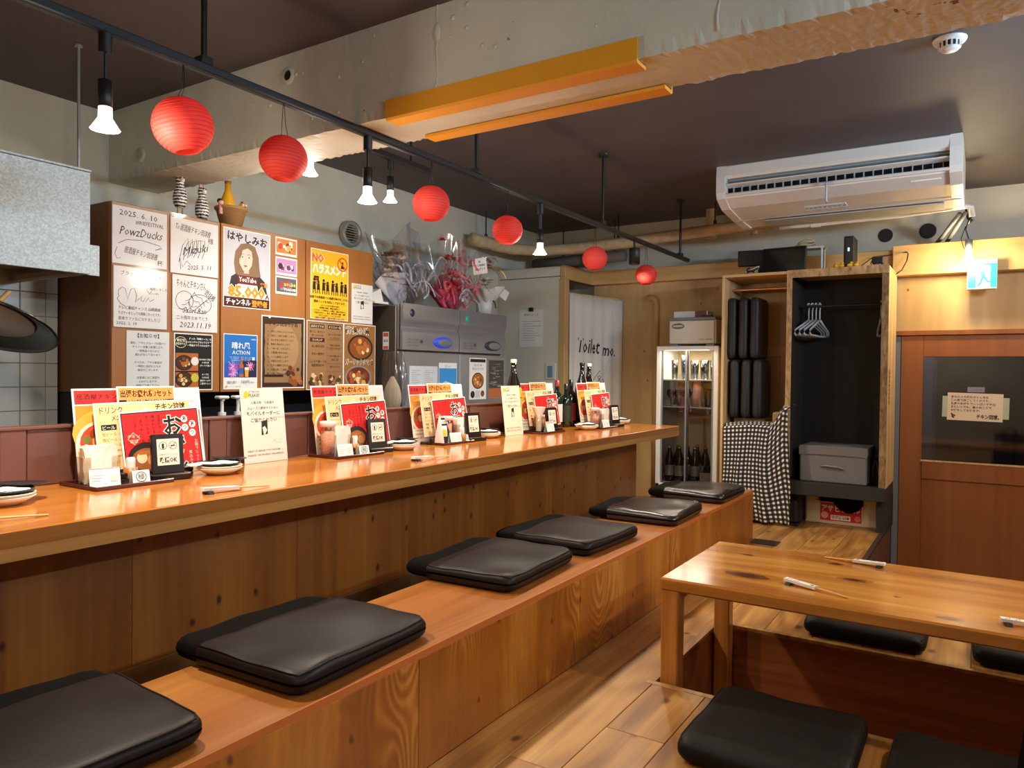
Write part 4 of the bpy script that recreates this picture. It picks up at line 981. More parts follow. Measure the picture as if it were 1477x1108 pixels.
tw = tag(obj('folded_towel', B().grid(lambda s, t: (-3.05+.12*s, 2.62+.30*t, .503+.28+.012*math.sin(9*t+4*s)), 8, 16).box(-3.05, -2.93, 2.62, 2.92, .50, .779, bev=.01), M['cloth_white']), 'folded white cloth bundle in the gap behind the backboard', 'cloth')
# range hood
hd = thing('range_hood', 'big galvanised steel range hood at the upper left', 'range hood', (0, 0, 0))
hx0, hx1, hy0, hy1, hz0, hz1 = -3.52, -2.945, -.2, 1.552, 1.415, 1.815
hb = B(); hb.box(hx1-.006, hx1, hy0, hy1, hz0, hz1, bev=.002); hb.box(hx0, hx1-.006, hy1-.006, hy1, hz0, hz1, bev=.002); hb.box(hx0, hx1, hy0, hy0+.006, hz0, hz1); hb.box(hx0, hx1, hy0, hy1, hz1-.006, hz1)
obj('shell', hb, M['galv'], hd)
obj('top_flange', B().box(hx1-.01, hx1+.004, hy0, hy1+.004, hz1-.004, hz1+.006, bev=.002), M['galv'], hd)
obj('corner_plate', B().box(hx1-.03, hx1-.026, hy1, hy1+.05, hz0-.0, hz0+.12, bev=.001), M['galv'], hd)
obj('inner_lining', B().box(hx0+.01, hx1-.008, hy0+.01, hy1-.008, hz0+.05, hz0+.056), plain('greasy_brown_lining', '#a5783e', .45), hd)
obj('lower_rail', B().box(hx0, hx1-.007, hy1-.035, hy1-.007, hz0+.002, hz0+.03, bev=.003), plain('pale_brown_rail', '#a98c66', .5), hd)
obj('hanging_rod', B().cyl((-2.955, 1.512, hz1), (-2.955, 1.512, CEIL_N), .006, n=8).cyl((-2.955, 1.512, CEIL_N-.006), (-2.955, 1.512, CEIL_N), .014, n=10), M['steel'], hd)
# dish shaped pendant under the hood
pd = thing('dish_lamp', 'black rimmed round dish lamp hanging under the range hood', 'lamp', (-3.12, 1.27, 1.235), rot=(R(-22), R(-11), 0)); pd.scale = (1.22, 1.22, .8)
obj('shade', B().lathe([(.02, .045), (.06, .04), (.14, .012), (.185, -.02), (.2, -.032), (.197, -.04), (.18, -.03), (.135, .0), (.06, .026), (.02, .03)], 40), plain('black_enamel', '#17120f', .18), pd)
obj('reflector', B().lathe([(.001, .022), (.06, .021), (.13, -.002), (.125, -.006), (.001, -.006)], 32), plain('white_enamel', '#d9d3c8', .25), pd)
obj('stem', B().cyl((0, 0, .04), (.0, .03, .16), .008, n=10), M['bamboo'], pd)

# commercial refrigerator
fr = thing('refrigerator', 'stainless steel four door commercial refrigerator with flowers on top', 'refrigerator', (-3.0, 3.455, -.4))
FH = 1.87
obj('body', B().box(-.59, -.055, 0, 1.17, .09, FH-.01, bev=.004), M['steel_brown_reflection'], fr)
for k, (y0, y1) in enumerate(((.005, .583), (.589, 1.167))):
    # upper door with the sculpted dip
    def up(s, t, y0=y0, y1=y1):
        z = 1.585+(FH-1.585)*t
        d = .014*math.exp(-((t-.52)/.11)**2) + (.0 if t > .52 else .004)
        return (-d, y0+(y1-y0)*s, z)
    b = B(); b.box(-.053, -.02, y0, y1, 1.585, FH, bev=.003); b.grid(up, 2, 40)
    for a in (0, 1): b.add([up(a, j/40) for j in range(41)]+[(-.03, up(a, 0)[1], 1.585+(FH-1.585)*j/40) for j in range(41)], [(j, j+1, 42+j, 41+j) for j in range(40)])
    b.add([up(0, 1), up(1, 1), (-.03, y1, FH), (-.03, y0, FH)], [(0, 1, 2, 3)]); b.add([up(0, 0), up(1, 0), (-.03, y1, 1.585), (-.03, y0, 1.585)], [(0, 1, 2, 3)])
    d = obj('upper_door', b, M['steel'], fr)
    c = B(); yc = y0+.40
    c.lathe([(.001, .004), (.085, .004), (.1, .0), (.1, -.004)], 30, (.0005, yc, 1.64), 0, True, 1, 1, Matrix(((0, 0, 1), (1, 0, 0), (0, .36, 0))))
    obj('control_panel', c, plain('blue_display' if k == 0 else 'dark_display', '#2a46c8' if k == 0 else '#3a4050', .25, emit=.5 if k == 0 else 0), d)
    c = B(); c.lathe([(.001, .006), (.068, .006), (.075, .004)], 26, (.001, yc+.015, 1.64), 0, True, 1, 1, Matrix(((0, 0, 1), (1, 0, 0), (0, .33, 0))))
    obj('display', c, M['grey'], d)
    c = B(); c.lathe([(.001, .004), (.02, .004), (.022, .0)], 20, (.0, y0+.085, 1.815), 0, True, 1, 1, Matrix(((0, 0, 1), (1, 0, 0), (0, 1.15, 0)))); obj('badge', c, plain('badge_blue' if k == 0 else 'badge_green', '#26324a' if k == 0 else '#2fb8a0', .3), d)
    p = Print(lambda u, v, w, y0=y0: (.001+w, y0+u, v)); 
    for q in range(3): p.text('冷蔵 インバータ 省エネ', .045, 1.645-.018*q, .012, '#5d6066', w=.11)
    p.rect(.17, 1.63, .018, .02, '#4a4d52'); p.ring(.4-0, 1.64, .008, .003, '#e6eaf5'); p.ring(.085, 1.815, .012, .003, '#e8eef2'); p.text('H', .085, 1.808, .016, '#e8eef2', align='c'); p.out('print', d)
    obj('lower_door', B().box(-.05, 0, y0, y1, .75, 1.572, bev=.004), M['steel'], fr)
    obj('bottom_door', B().box(-.05, 0, y0, y1, .12, .742, bev=.004), M['steel'], fr)
for y in (.1, 1.07): obj('foot', B().cyl((-.1, y, 0), (-.1, y, .09), .02), M['black'], fr)
c = Print(lambda u, v, w: (-.16+u, -w, v)); c.rect(0, 1.585, .05, .11, '#e4ddd2'); c.rect(.004, 1.665, .042, .024, '#d0583f'); c.text('666', .025, 1.632, .026, '#3a62b0', align='c', w=.038, bold=.03); c.rect(.004, 1.588, .042, .018, '#d0583f'); c.out('sticker', fr)
# papers on the refrigerator
def paper_a(p, w, h):
    for k in range(2):
        for i in range(12): p.rect(.02+.13*k, h-.03-.012*i, .09*random.Random(i+k).uniform(.4, 1), .0022, '#8c929c')
    p.rect(w*.5, 0, .001, h, '#a9aeb6'); p.poly([(.17, .05), (.2, .06), (.205, .085), (.19, .1), (.17, .085)], '#20242a')
sheet('paper_note', 'pale open booklet stuck on the left refrigerator door', 'notice', (-2.9985, 3.52, .86), .28, .225, paper_a, '#d3d6da')
def paper_b(p, w, h):
    p.rect(.004, .004, w-.008, h-.04, '#3f97dd'); p.rect(.004, h-.036, w-.008, .03, '#eef1f4'); p.text('生ビール', w/2, h-.03, .018, '#5a5f86', align='c'); p.poly([(.004, .05), (.06, .1), (.12, .07), (w-.004, .12), (w-.004, .004), (.004, .004)], '#a8d4f2'); p.line([(.01, .1), (.07, .13), (.16, .11)], .008, '#d9ecf8'); p.text('Premium', w/2, .03, .035, '#f4f8fc', align='c', w=.14, shear=.2)
sheet('paper_note', 'bright blue beer flyer on the left refrigerator door', 'notice', (-2.9985, 3.812, .855), .195, .255, paper_b)
def paper_c(p, w, h):
    p.rect(.01, h-.03, w-.02, .022, '#26262a'); lines(p, ['まかない丼', '本日のおすすめ'], w/2, h-.058, .02, '#5a5c86', 1.3, 'c'); bowl(p, w/2, .13, .072, '#b8642a', '#d98a4a', '#3a2a24', 3); p.disc(.04, .035, .025, '#2a2624'); p.rect(.075, .012, .05, .05, '#c8cdd2'); p.disc(.16, .04, .022, '#8a3a2a')
sheet('paper_note', 'white flyer with a rice bowl photo on the right refrigerator door', 'notice', (-2.9985, 4.152, .86), .205, .29, paper_c)
def paper_d(p, w, h):
    r = random.Random(6)
    p.rect(.006, .006, w-.012, h-.012, '#45433f'); p.rect(.006, .006, w-.012, .07, '#b5673a')
    for k in range(22): p.rect(r.uniform(.015, .12), r.uniform(.08, h-.02), r.uniform(.02, .09), .004, r.choice(['#8d8a84', '#6b6862', '#a8a49c']))
sheet('paper_note', 'dark chalkboard style flyer on the right refrigerator door', 'notice', (-2.9985, 4.385, .86), .205, .285, paper_d, '#8d8c88')
# clear plastic bag hanging on the refrigerator side
bgm = B(); bgm.grid(lambda s, t: (-3.02+.11*math.cos(2*math.pi*s)*(.25+.75*math.sin(math.pi*min(1, .15+.8*t))), 3.39+.05*math.sin(2*math.pi*s)*(.3+.7*math.sin(math.pi*min(1, .15+.8*t)))+.006*math.sin(14*s*6.28), 1.17-.44*t), 48, 16)
tag(obj('plastic_bag', bgm, M['cello']), 'clear plastic bag hanging against the refrigerator side', 'bag')
tag(obj('bag_filling', B().grid(lambda s, t: (-3.02+.07*math.cos(2*math.pi*s)*math.sin(math.pi*(.05+.9*t)), 3.39+.03*math.sin(2*math.pi*s)*math.sin(math.pi*(.05+.9*t)), 1.02-.26*t), 24, 12), plain('beige_paper_filling', '#cbb597', .8)), 'beige paper inside the clear plastic bag', 'paper')

# figurines on the cupboard
CZ = 1.757
def zebra(y, x, hgt, lab, legs):
    t = thing('zebra_figurine', lab, 'figurine', (x, y, CZ), 0, 'zebra figurines on the cupboard')
    z0 = .05 if legs else .012
    prof = [(.001, z0), (.02, z0+.003), (.03, z0+.02), (.032, z0+.05), (.026, z0+.08), (.018, z0+.1), (.016, z0+.112), (.02, z0+.125), (.018, z0+.145), (.001, z0+.155)]
    obj('body', B().lathe(prof, 20), M['zebra'], t)
    if legs:
        for s in (-1, 1): obj('leg', B().cyl((0, s*.012, 0), (0, s*.012, .056), .003, n=8), M['terra'], t)
    else: obj('base', B().cyl((0, 0, 0), (0, 0, .014), .024), M['black'], t)
    obj('muzzle', B().ball((.018, 0, z0+.128), .011), M['white'], t)
    for s in (-1, 1): obj('ear', B().lathe([(.001, .02), (.006, .006), (.005, 0)], 8, (0, s*.01, z0+.148)), M['pinkish'], t)
    obj('eye', B().ball((.019, .008, z0+.14), .003, 8, 5).ball((.019, -.008, z0+.14), .003, 8, 5), M['black'], t)
zebra(2.10, -3.2, .17, 'striped zebra figurine standing on two thin legs on the cupboard', True); zebra(2.195, -3.17, .17, 'striped zebra figurine with pink ears beside the clay pot', False)
pot = thing('clay_pot', 'tan clay pot holding a yellow bottle and a bird, on the cupboard', 'pot', (-3.18, 2.365, CZ))
obj('body', B().lathe([(.001, 0), (.05, .001), (.072, .085), (.078, .086), (.079, .098), (.07, .098), (.066, .06), (.001, .05)], 26), M['terra'], pot)
yb_ = thing('yellow_bottle', 'yellow bottle shaped figurine standing in the clay pot', 'figurine', (-3.18, 2.345, CZ+.055))
obj('body', B().lathe([(.001, 0), (.03, .002), (.034, .03), (.034, .075), (.022, .105), (.0145, .125), (.0135, .165), (.001, .167)], 20), M['yellow'], yb_)
obj('cap', B().lathe([(.0155, .158), (.016, .172), (.001, .174)], 16), plain('dull_gold', '#9a6a1c', .4), yb_)
bd = thing('bird_figurine', 'small yellow bird figurine perched in the clay pot', 'figurine', (-3.155, 2.41, CZ+.06))
obj('body', B().ball((0, 0, .022), .022).ball((.004, 0, .05), .019), M['yellow'], bd); obj('beak', B().cyl((.02, 0, .047), (.034, 0, .044), .006, .001, 8), plain('orange_beak', '#d8641e', .4), bd); obj('eye', B().ball((.019, .009, .056), .0055, 8, 5).ball((.019, -.009, .056), .0055, 8, 5), M['white'], bd); obj('crest', B().ball((0, 0, .07), .007, 8, 5), plain('dark_red', '#7a1f18', .5), bd)
dm = tag(obj('doll_head', B().ball((-3.165, 2.295, CZ+.11), .014).ball((-3.17, 2.293, CZ+.118), .0135, m=1).cyl((-3.165, 2.295, CZ+.055), (-3.165, 2.295, CZ+.1), .009, m=0), [M['pinkish'], M['black']]), 'tiny black haired doll leaning in the clay pot', 'figurine')
# round wall vent
vt = thing('wall_vent', 'round grey metal vent on the wall above the cupboard', 'vent', (-3.598, 3.585, 1.962), rot=(0, R(90), 0))
obj('ring', B().lathe([(.055, .0), (.084, .0), (.088, .02), (.084, .045), (.064, .05), (.058, .03), (.055, .0)], 32), M['vent_grey'], vt)
for k in range(7):
    yy = -.048+.016*k; hw = math.sqrt(max(.0001, .058**2-yy**2)); obj('slat', B().box(yy-.003, yy+.003, -hw, hw, .022, .03), M['vent_grey'], vt)
obj('back', B().lathe([(.001, .004), (.058, .004)], 24), M['dark_gap'], vt)

# ================================================================== PAPER LANTERNS
def lantern_mesh(seed):
    r = random.Random(seed); prof = []; n = 15; Rr = .08
    for i in range(n*4+1):
        t = i/(n*4); a = math.pi*(.13+.74*t); rr = Rr*math.sin(a)*(1+.018*abs(math.sin(math.pi*n*t))-.012)
        prof.append((rr, -Rr*.96*math.cos(a)))
    b = B(); b.lathe(prof, 30); 
    return b.mesh('shade', M['lantern'])
def lantern_ribs(seed):
    b = B(); n = 15; Rr = .0806
    for i in range(n+1):
        a = math.pi*(.13+.74*i/n); rr = Rr*math.sin(a); z = -Rr*.96*math.cos(a)
        b.tube([(rr*math.cos(2*math.pi*k/30), rr*math.sin(2*math.pi*k/30), z) for k in range(30)], .0006, 4, closed=True)
    return b.mesh('wire_ribs', M['lantern_wire'])
words = ['nearest', 'second', 'third', 'fourth', 'fifth', 'last and smallest looking']
hints = ['nearest the steel hood', 'hanging in front of the beam', 'right of the two stem bulbs', 'above the bouquets', 'above the white curtain', 'beside the black spotlight']
for i, (y, z, s) in enumerate(((1.2914, 1.7491, 1.04), (1.6535, 1.7453, 0.963), (2.4248, 1.7501, 0.963), (3.0103, 1.7385, 0.915), (3.9637, 1.7308, 0.915), (4.7524, 1.726, 0.905))):
    t = thing('paper_lantern', 'round red paper lantern %s, %s of six along the track' % (hints[i], ['first', 'second', 'third', 'fourth', 'fifth', 'last'][i]), 'lantern', (TX, y, z), 0, 'red paper lanterns', rot=(R([8, -3, 0, 2, -2, 5][i]), R([-6, 3, 1, 0, 2, 4][i]), R(40*i)))
    t.scale = (s, s, s)
    sh = obj('shade', shared(('lan', i % 3), lambda: lantern_mesh(i)), parent=t)
    rb_ = obj('wire_ribs', shared('lanr', lambda: lantern_ribs(0)), parent=sh); rb_['kind'] = 'stuff'
    obj('top_hoop', B().tube([(.031*math.cos(k*.4488), .031*math.sin(k*.4488), .0705) for k in range(14)], .0012, 5, closed=True).cyl((-.031, 0, .0705), (.031, 0, .0705), .001, n=5), M['black'], t)
    hh = (TZ+.026-z)/s
    # cord back to the rail, untilted: solved in lantern space
    inv = t.rotation_euler.to_matrix().inverted()
    e = inv @ Vector((0, 0, hh))
    obj('cord', B().tube([(-.012, 0, .0705), tuple(e*.55+Vector((-.006, 0, 0))), tuple(e)], .0012, 5).tube([(.012, 0, .0705), tuple(e*.55+Vector((.006, 0, 0))), tuple(e)], .0012, 5), M['black'], t)

# ================================================================== TABLE SETS ALONG THE COUNTER
def m_left(p, w, h):
    p.rect(.006, h-.05, w-.012, .044, '#d92a24'); p.text('居酒屋チキン琉球', .012, h-.034, .02, '#4a0f10', w=w-.03, bold=.02); p.text('本日のおすすめ・自慢の逸品', .012, h-.046, .0085, '#3a0d0c', w=w-.04)
    p.rect(.006, .006, w-.012, h-.06, '#e08a2e'); p.disc(w*.45, h*.52, .1, '#e9a63e', .075); bowl(p, w*.42, h*.42, .085, '#c9452e', '#e2604a', '#e8d9c0', 4, .07); p.rect(.006, .006, w-.012, .07, '#ead9bd')
    lines(p, ['手羽先唐揚げ 480円', '地鶏炭火焼 780円', 'おでん盛り 690円'], .014, .062, .012, '#4a2414', 1.5)
def m_mid(p, w, h):
    p.rect(.005, .005, w-.01, h-.01, '#e9984a'); p.rect(.005, h-.085, w-.01, .04, '#2b1a12')
    p.text('出張お疲れ様♪セット', w/2, h-.034, .026, '#2a140a', align='c', w=w-.024, bold=.03); p.text('出張以外の方もご注文OKですよ♪', w/2, h-.054, .012, '#f2c07a', align='c', w=w*.7, bold=.02)
    p.rect(.005, h-.062, w-.01, .0015, '#d8701e'); bowl(p, w*.5, h*.45, .07, '#8a4a24', '#d9a04a', '#2a201a', 7)
def m_right(p, w, h):
    p.rect(.006, h-.07, w-.012, .06, '#d9d8d4'); p.text('営業時間', .015, h-.032, .013, '#6a6662'); p.text('ランチ 11:00〜14:00', .015, h-.055, .013, '#6a6662', w=w*.8)
    p.rect(.006, .1, w-.012, h-.18, '#d9664e'); p.disc(w*.6, h*.55, .05, '#9ea3a6'); p.disc(w*.5, h*.42, .06, '#e9b8a4'); p.rect(w*.4, h*.33, w*.5, .03, '#2c2b2b'); p.text('290円', w*.62, h*.345, .022, '#f5f0ea', align='c')
    p.rect(.006, .006, w-.012, .09, '#e8e4de'); bowl(p, w*.7, .05, .035, '#4a5a3a', '#6d8a4a', '#2a2624', 9)
def m_drink(p, w, h):
    p.rect(.004, .004, w-.008, h-.008, '#eec690'); p.text('ドリンク', .018, h-.034, .025, '#3a2414', w=.075, bold=.01); p.text('メニュー', .055, h-.058, .022, '#3a2414', w=.06, bold=.01); p.text('チキン琉球', w-.02, h-.03, .024, '#3a2414', align='r', w=.11, bold=.03)
    p.disc(w*.5, h-.028, .012, '#f5dfae'); p.rect(.018, h-.088, .05, .018, '#1c1612'); p.text('ビール', .043, h-.085, .014, '#f5ead6', align='c', w=.04)
    lines(p, ['生ビール  550円', '瓶ビール  620円', 'ハイボール 450円', '梅酒    480円', '焼酎    500円'], .02, h-.106, .012, '#4a3020', 1.45); lines(p, ['レモンサワー', '緑茶ハイ', '日本酒', 'ソフトドリンク'], w-.075, h-.07, .011, '#4a3020', 1.8)
def m_oden(p, w, h):
    p.rect(.005, .005, w-.01, h-.01, '#2b1a16'); p.rect(.009, .009, w-.018, h-.018, '#d81f1c')
    p.text('お', w*.64, h-.085, .075, '#f3ece2', align='c', bold=.06); p.text('お', w*.64, h-.085, .075, '#17100e', align='c', bold=.025); p.text('で', w*.665, h-.15, .07, '#f3ece2', align='c', bold=.06); p.text('で', w*.665, h-.15, .07, '#17100e', align='c', bold=.025)
    p.text('ん', w*.68, h-.205, .06, '#f3ece2', align='c', bold=.06); p.text('ん', w*.68, h-.205, .06, '#17100e', align='c', bold=.025)
    for t, u, v in (('あ', .795, .045), ('つ', .795, .075), ('あ', .895, .065), ('つ', .885, .095)):
        p.disc(w*u, h-v+.006, .0125, '#f5efe6'); p.text(t, w*u, h-v, .019, '#17100e', align='c', bold=.02)
    p.vtext('土鍋でじっくり', w*.92, h-.112, .0125, '#f3ddc6'); p.vtext('煮込みました', w*.83, h-.15, .0125, '#f3ddc6')
    for k, t in enumerate(('当店おでんは毎日', '味変わります、', 'モバイルオーダー', '「おでん」一品だけ', 'ご注文ください。')): p.vtext(t, w*.47-.021*k, h-.016, .0125, '#3a0908')
    p.ring(.04, h-.09, .021, .002, '#f3ddc6', 4); p.text('チキン', .04, h-.088, .014, '#f3ddc6', align='c'); p.text('琉球', .04, h-.104, .014, '#f3ddc6', align='c')
    p.disc(.075, .045, .062, '#2a201c', .05); p.disc(.075, .04, .05, '#9a5a30', .036); p.disc(.06, .045, .018, '#e6cfa6'); p.disc(.095, .035, .018, '#c9864a'); p.rect(.05, .055, .05, .012, '#b56a34')
MEN = 'menu cards standing on the counter'
SET = ['nearest table set', 'second table set', 'third table set', 'fourth table set', 'farthest table set']
def menus(i, y, spread=1.0, x=-2.352):
    s = SET[i]; z = CT+.0008
    a = R
    sheet('menu_card', 'tall portrait menu with a red heading, left back of the %s' % s, 'menu', (x+.000, y+.005, z), .205, .297, m_left, rz=90, tilt=-9, group=MEN, thick=.0025)
    sheet('menu_card', 'tall menu with black lettering on an orange band, middle back of the %s' % s, 'menu', (x+.009, y+.142, z), .205, .303, m_mid, rz=90, tilt=-9, group=MEN, thick=.0025)
    sheet('menu_card', 'tall grey and salmon menu, right back of the %s' % s, 'menu', (x-.001, y+.245, z), .205, .297, m_right, rz=90, tilt=-9, group=MEN, thick=.0025)
    sheet('menu_card', 'wide beige drink menu in the middle row of the %s' % s, 'menu', (x+.024, y+.055, z+.035), .335, .215, m_drink, rz=90, tilt=-9, group=MEN, thick=.003, twist=-1)
    sheet('menu_card', 'wide glossy red hot pot menu in front of the %s' % s, 'menu', (x+.038, y+.13, z+.02), .285, .20, m_oden, rz=90, tilt=-9, group=MEN, thick=.003, twist=-2)
    st = thing('menu_stand', 'dark wooden menu rack behind the cards of the %s' % s, 'menu stand', (x+.02, y+.2, CT), 0, 'menu racks')
    obj('foot_bar', B().box(-.06, .055, -.15, .15, 0, .012, bev=.003), M['lacquer_in'], st)
    obj('front_ledge', B().box(.04, .055, -.15, .15, .012, .03, bev=.003), M['lacquer_in'], st)
def ok_print(p, w, h):
    p.rect(0, 0, w, h, '#e9dcc0'); p.rect(.002, .002, w-.004, h-.004, '#f0e6d0'); p.ring(.016, h-.018, .011, .0016, '#2a2420'); p.rect(.013, h-.026, .006, .014, '#2a2420'); p.ring(w-.016, h-.018, .011, .0016, '#c9402e'); p.line([(w-.024, h-.026), (w-.008, h-.01)], .0018, '#c9402e'); p.rect(w-.022, h-.02, .012, .003, '#2a2420')
    p.text('加熱式タバコのみ', w/2, .026, .006, '#3a322c', align='c', w=w-.01); p.text('喫煙OK', w/2, .008, .016, '#2a2420', align='c', w=w-.012, bold=.03)
def ok_sign(x, y, lab, rz=78):
    t = thing('table_sign', lab, 'sign', (x, y, CT), R(rz), 'small smoking permitted signs'); t.scale = (1.22, 1.22, 1.22)
    obj('base', B().box(-.05, .05, -.028, .028, 0, .018, bev=.003), M['lacquer_in'], t)
    b = obj('board', B().box(-.042, .042, -.006, .006, .0, .105, bev=.002), M['lacquer_in'], t, (0, .002, .016), (R(-8), 0, 0))
    p = Print(lambda u, v, q: (-.029+u, -.0066-q, .022+v)); ok_print(p, .058, .07); p.out('printed_label', b)
def tray(x, y, w, d, lab, rz=0):
    b = B(); b.box(-d/2, d/2, -w/2, w/2, 0, .004, 1, bev=.001)
    for a in ((-d/2, d/2, -w/2-.006, -w/2, 0, .012), (-d/2, d/2, w/2, w/2+.006, 0, .012), (-d/2-.006, -d/2, -w/2-.006, w/2+.006, 0, .012), (d/2, d/2+.006, -w/2-.006, w/2+.006, 0, .012)): b.box(*a, 0, bev=.002)
    return tag(obj('serving_tray', b, [M['lacquer'], M['lacquer_in']], None, (x, y, CT+.0003), (0, 0, R(rz))), lab, 'tray', 'lacquer trays on the counter')
ZT = CT+.0046
def napkins(x, y, lab, lab2, rz=80):
    t = thing('napkin_holder', lab, 'napkin holder', (x, y, ZT), R(rz), 'clear napkin holders')
    b = B(); b.box(-.055, .055, -.028, .028, 0, .003); b.box(-.055, -.0525, -.028, .028, .003, .085); b.box(.0525, .055, -.028, .028, .003, .085); b.box(-.055, .055, .0255, .028, .003, .085)
    b.box(-.055, -.03, -.028, -.0255, .003, .085); b.box(.03, .055, -.028, -.0255, .003, .085)
    obj('box', b, M['acrylic'], t)
    n = tag(obj('napkin_stack', B().grid(lambda s, q: (-.048+.096*s+.002*math.sin(11*q), -.02-.004*math.sin(3.14*q)*math.sin(6*s), .004+.116*q+.005*math.sin(17*s)*q), 22, 10).box(-.048, .048, -.018, .02, .0035, .118, bev=.006), M['napkin'], None, (x, y, ZT), (0, 0, R(rz))), lab2, 'napkins', 'napkin stacks')
def card(x, y, lab, rz=72, circle=False, w=.075, h=.052):
    t = thing('tent_card', lab, 'card', (x, y, ZT), R(rz), 'white cards on the trays')
    for s in (-1, 1): obj('leaf', B().box(-w/2, w/2, -.0006, .0006, 0, h), M['paper'], t, (0, s*.014, .0), (R(s*15), 0, 0))
    p = Print(lambda u, v, q: (-w/2+u, -.0145-.0006-q+v*.262, v*.965))
    if circle: p.ring(w/2, h*.52, .016, .002, '#37403f'); p.text('極', w/2, h*.36, .02, '#37403f', align='c')
    else:
        p.text('Mobile Order', .006, h-.014, .008, '#b9b2a6', w=.035)
        for k in range(3): p.rect(.006, h-.022-.008*k, .034-.006*k, .0016, '#c9c2b6')
        p.rect(w-.028, .016, .02, .02, '#d9d4ca')
    p.out('print', t)
def toothpicks(x, y, lab):
    t = thing('toothpick_holder', lab, 'toothpick holder', (x, y, ZT), 0, 'toothpick holders')
    obj('cup', B().lathe([(.001, 0), (.021, .001), (.022, .01), (.021, .04), (.019, .04), (.019, .006), (.001, .006)], 20), M['bamboo_dark'], t)
    obj('paper_wraps', B().box(-.009, .009, -.013, .013, .008, .072, bev=.004).box(-.002, .013, -.01, .006, .008, .066, bev=.003), M['paper'], t)
def salt(x, y, lab, h=.115):
    t = thing('salt_jar', lab, 'jar', (x, y, ZT), 0, 'pink salt jars')
    obj('salt', B().lathe([(.001, .002), (.027, .003), (.027, h*.72), (.001, h*.74)], 18), M['salt'], t)
    obj('glass', B().lathe([(.001, 0), (.030, .0005), (.031, .01), (.031, h*.8), (.028, h*.86)], 20), M['acrylic'], t)
    obj('lid', B().lathe([(.03, h*.84), (.033, h*.86), (.033, h), (.001, h+.002)], 20), M['salt_lid'], t)
def small_box(x, y, z, lab):
    pass
def plate_prof(r, h): return [(.001, .003), (r*.45, .003), (r*.5, 0), (r*.55, .001), (r*.8, h*.55), (r, h), (r*.985, h+.002), (r*.78, h*.62), (r*.5, .006), (.001, .006)]
def plates(x, y, s, sc=1.0, tongs=True, towel=True):
    for k in range(2):
        tag(obj('small_plate', shared('plate', lambda: B().lathe(plate_prof(.075, .022), 32).mesh('small_plate', M['ceramic'])), None, None, (x, y, CT+.0002+.0075*k)), ('lower' if k == 0 else 'upper')+' cream plate in the stack beside the %s' % s, 'plate', 'cream plates on the counter')
    tag(obj('dark_dish', shared('dish', lambda: B().lathe([(.001, .002), (.03, .002), (.06, .016), (.066, .018), (.066, .022), (.03, .008), (.001, .008)], 30, sx=1.0, sy=1.08).mesh('dark_dish', M['ceramic_dark'])), None, None, (x, y, CT+.0195)), 'charcoal dish on top of the cream plates beside the %s' % s, 'dish', 'charcoal dishes')
    tw = thing('wet_towel', 'wrapped white hand towel on the charcoal dish beside the %s' % s, 'towel', (x, y-.01, CT+.0275), R(75), 'wrapped hand towels')
    obj('packet', B().grid(lambda a, b_: (-.075+.15*a, -.022+.044*b_, .0085+.009*math.sin(math.pi*b_)*(1-abs(2*a-1)**6)+.002*math.sin(13*a)), 18, 8).grid(lambda a, b_: (-.075+.15*a, -.022+.044*b_, .006), 2, 2, flip=True), M['towel'], tw)
    obj('end_fold', B().prism([(-.095, -.018), (-.075, -.022), (-.075, .022), (-.098, .012)], 2, .007, .010), M['towel'], tw)
    if tongs:
        g = tag(obj('dark_saucer', shared('sauc', lambda: B().lathe([(.001, .002), (.02, .002), (.05, .010), (.052, .013), (.02, .006), (.001, .006)], 26, sy=1.3).mesh('dark_saucer', M['ceramic_dark'])), None, None, (x-.03, y+.06, CT+.036), (R(-4), 0, R(8))), 'thin black saucer resting askew on the plates beside the %s' % s, 'dish', 'black saucers')
# 1 nearest
menus(0, 1.20)
tray(-2.275, 1.285, .235, .20, 'lacquer tray holding the brightly lit napkins', 0)
napkins(-2.295, 1.235, 'clear acrylic napkin holder glowing under the nearest bulb', 'brightly lit stack of paper napkins in the nearest holder', 82)
card(-2.225, 1.215, 'blank white tent card in front of the brightly lit napkins', 78, w=.085, h=.058); card(-2.21, 1.318, 'white card with a round stamp on the nearest tray', 82, True, .052, .04)
toothpicks(-2.29, 1.335, 'toothpick cup with white wraps on the nearest tray')
ok_sign(-2.235, 1.43, 'dark smoking permitted sign beside the nearest tray', 80)
plates(-2.22, 1.61, 'nearest table set')
plates(-2.16, .915, 'left edge of the picture')
# 2
menus(1, 2.17)
tray(-2.285, 2.28, .26, .17, 'black lacquer tray with the pink salt jar and napkins')
salt(-2.30, 2.185, 'tall pink salt jar on the second tray', .145)
napkins(-2.31, 2.255, 'clear napkin holder on the second tray behind the card', 'white napkins on the second tray behind the card', 82)
card(-2.235, 2.215, 'white tent card in front of the pink salt jar on the second tray', 80); card(-2.235, 2.325, 'white card with a round stamp on the second tray', 80, True, .05, .038)
toothpicks(-2.295, 2.335, 'toothpick cup with white wraps on the second tray')
ok_sign(-2.265, 2.452, 'dark smoking permitted sign beside the second tray', 80)
plates(-2.25, 2.60, 'second table set')
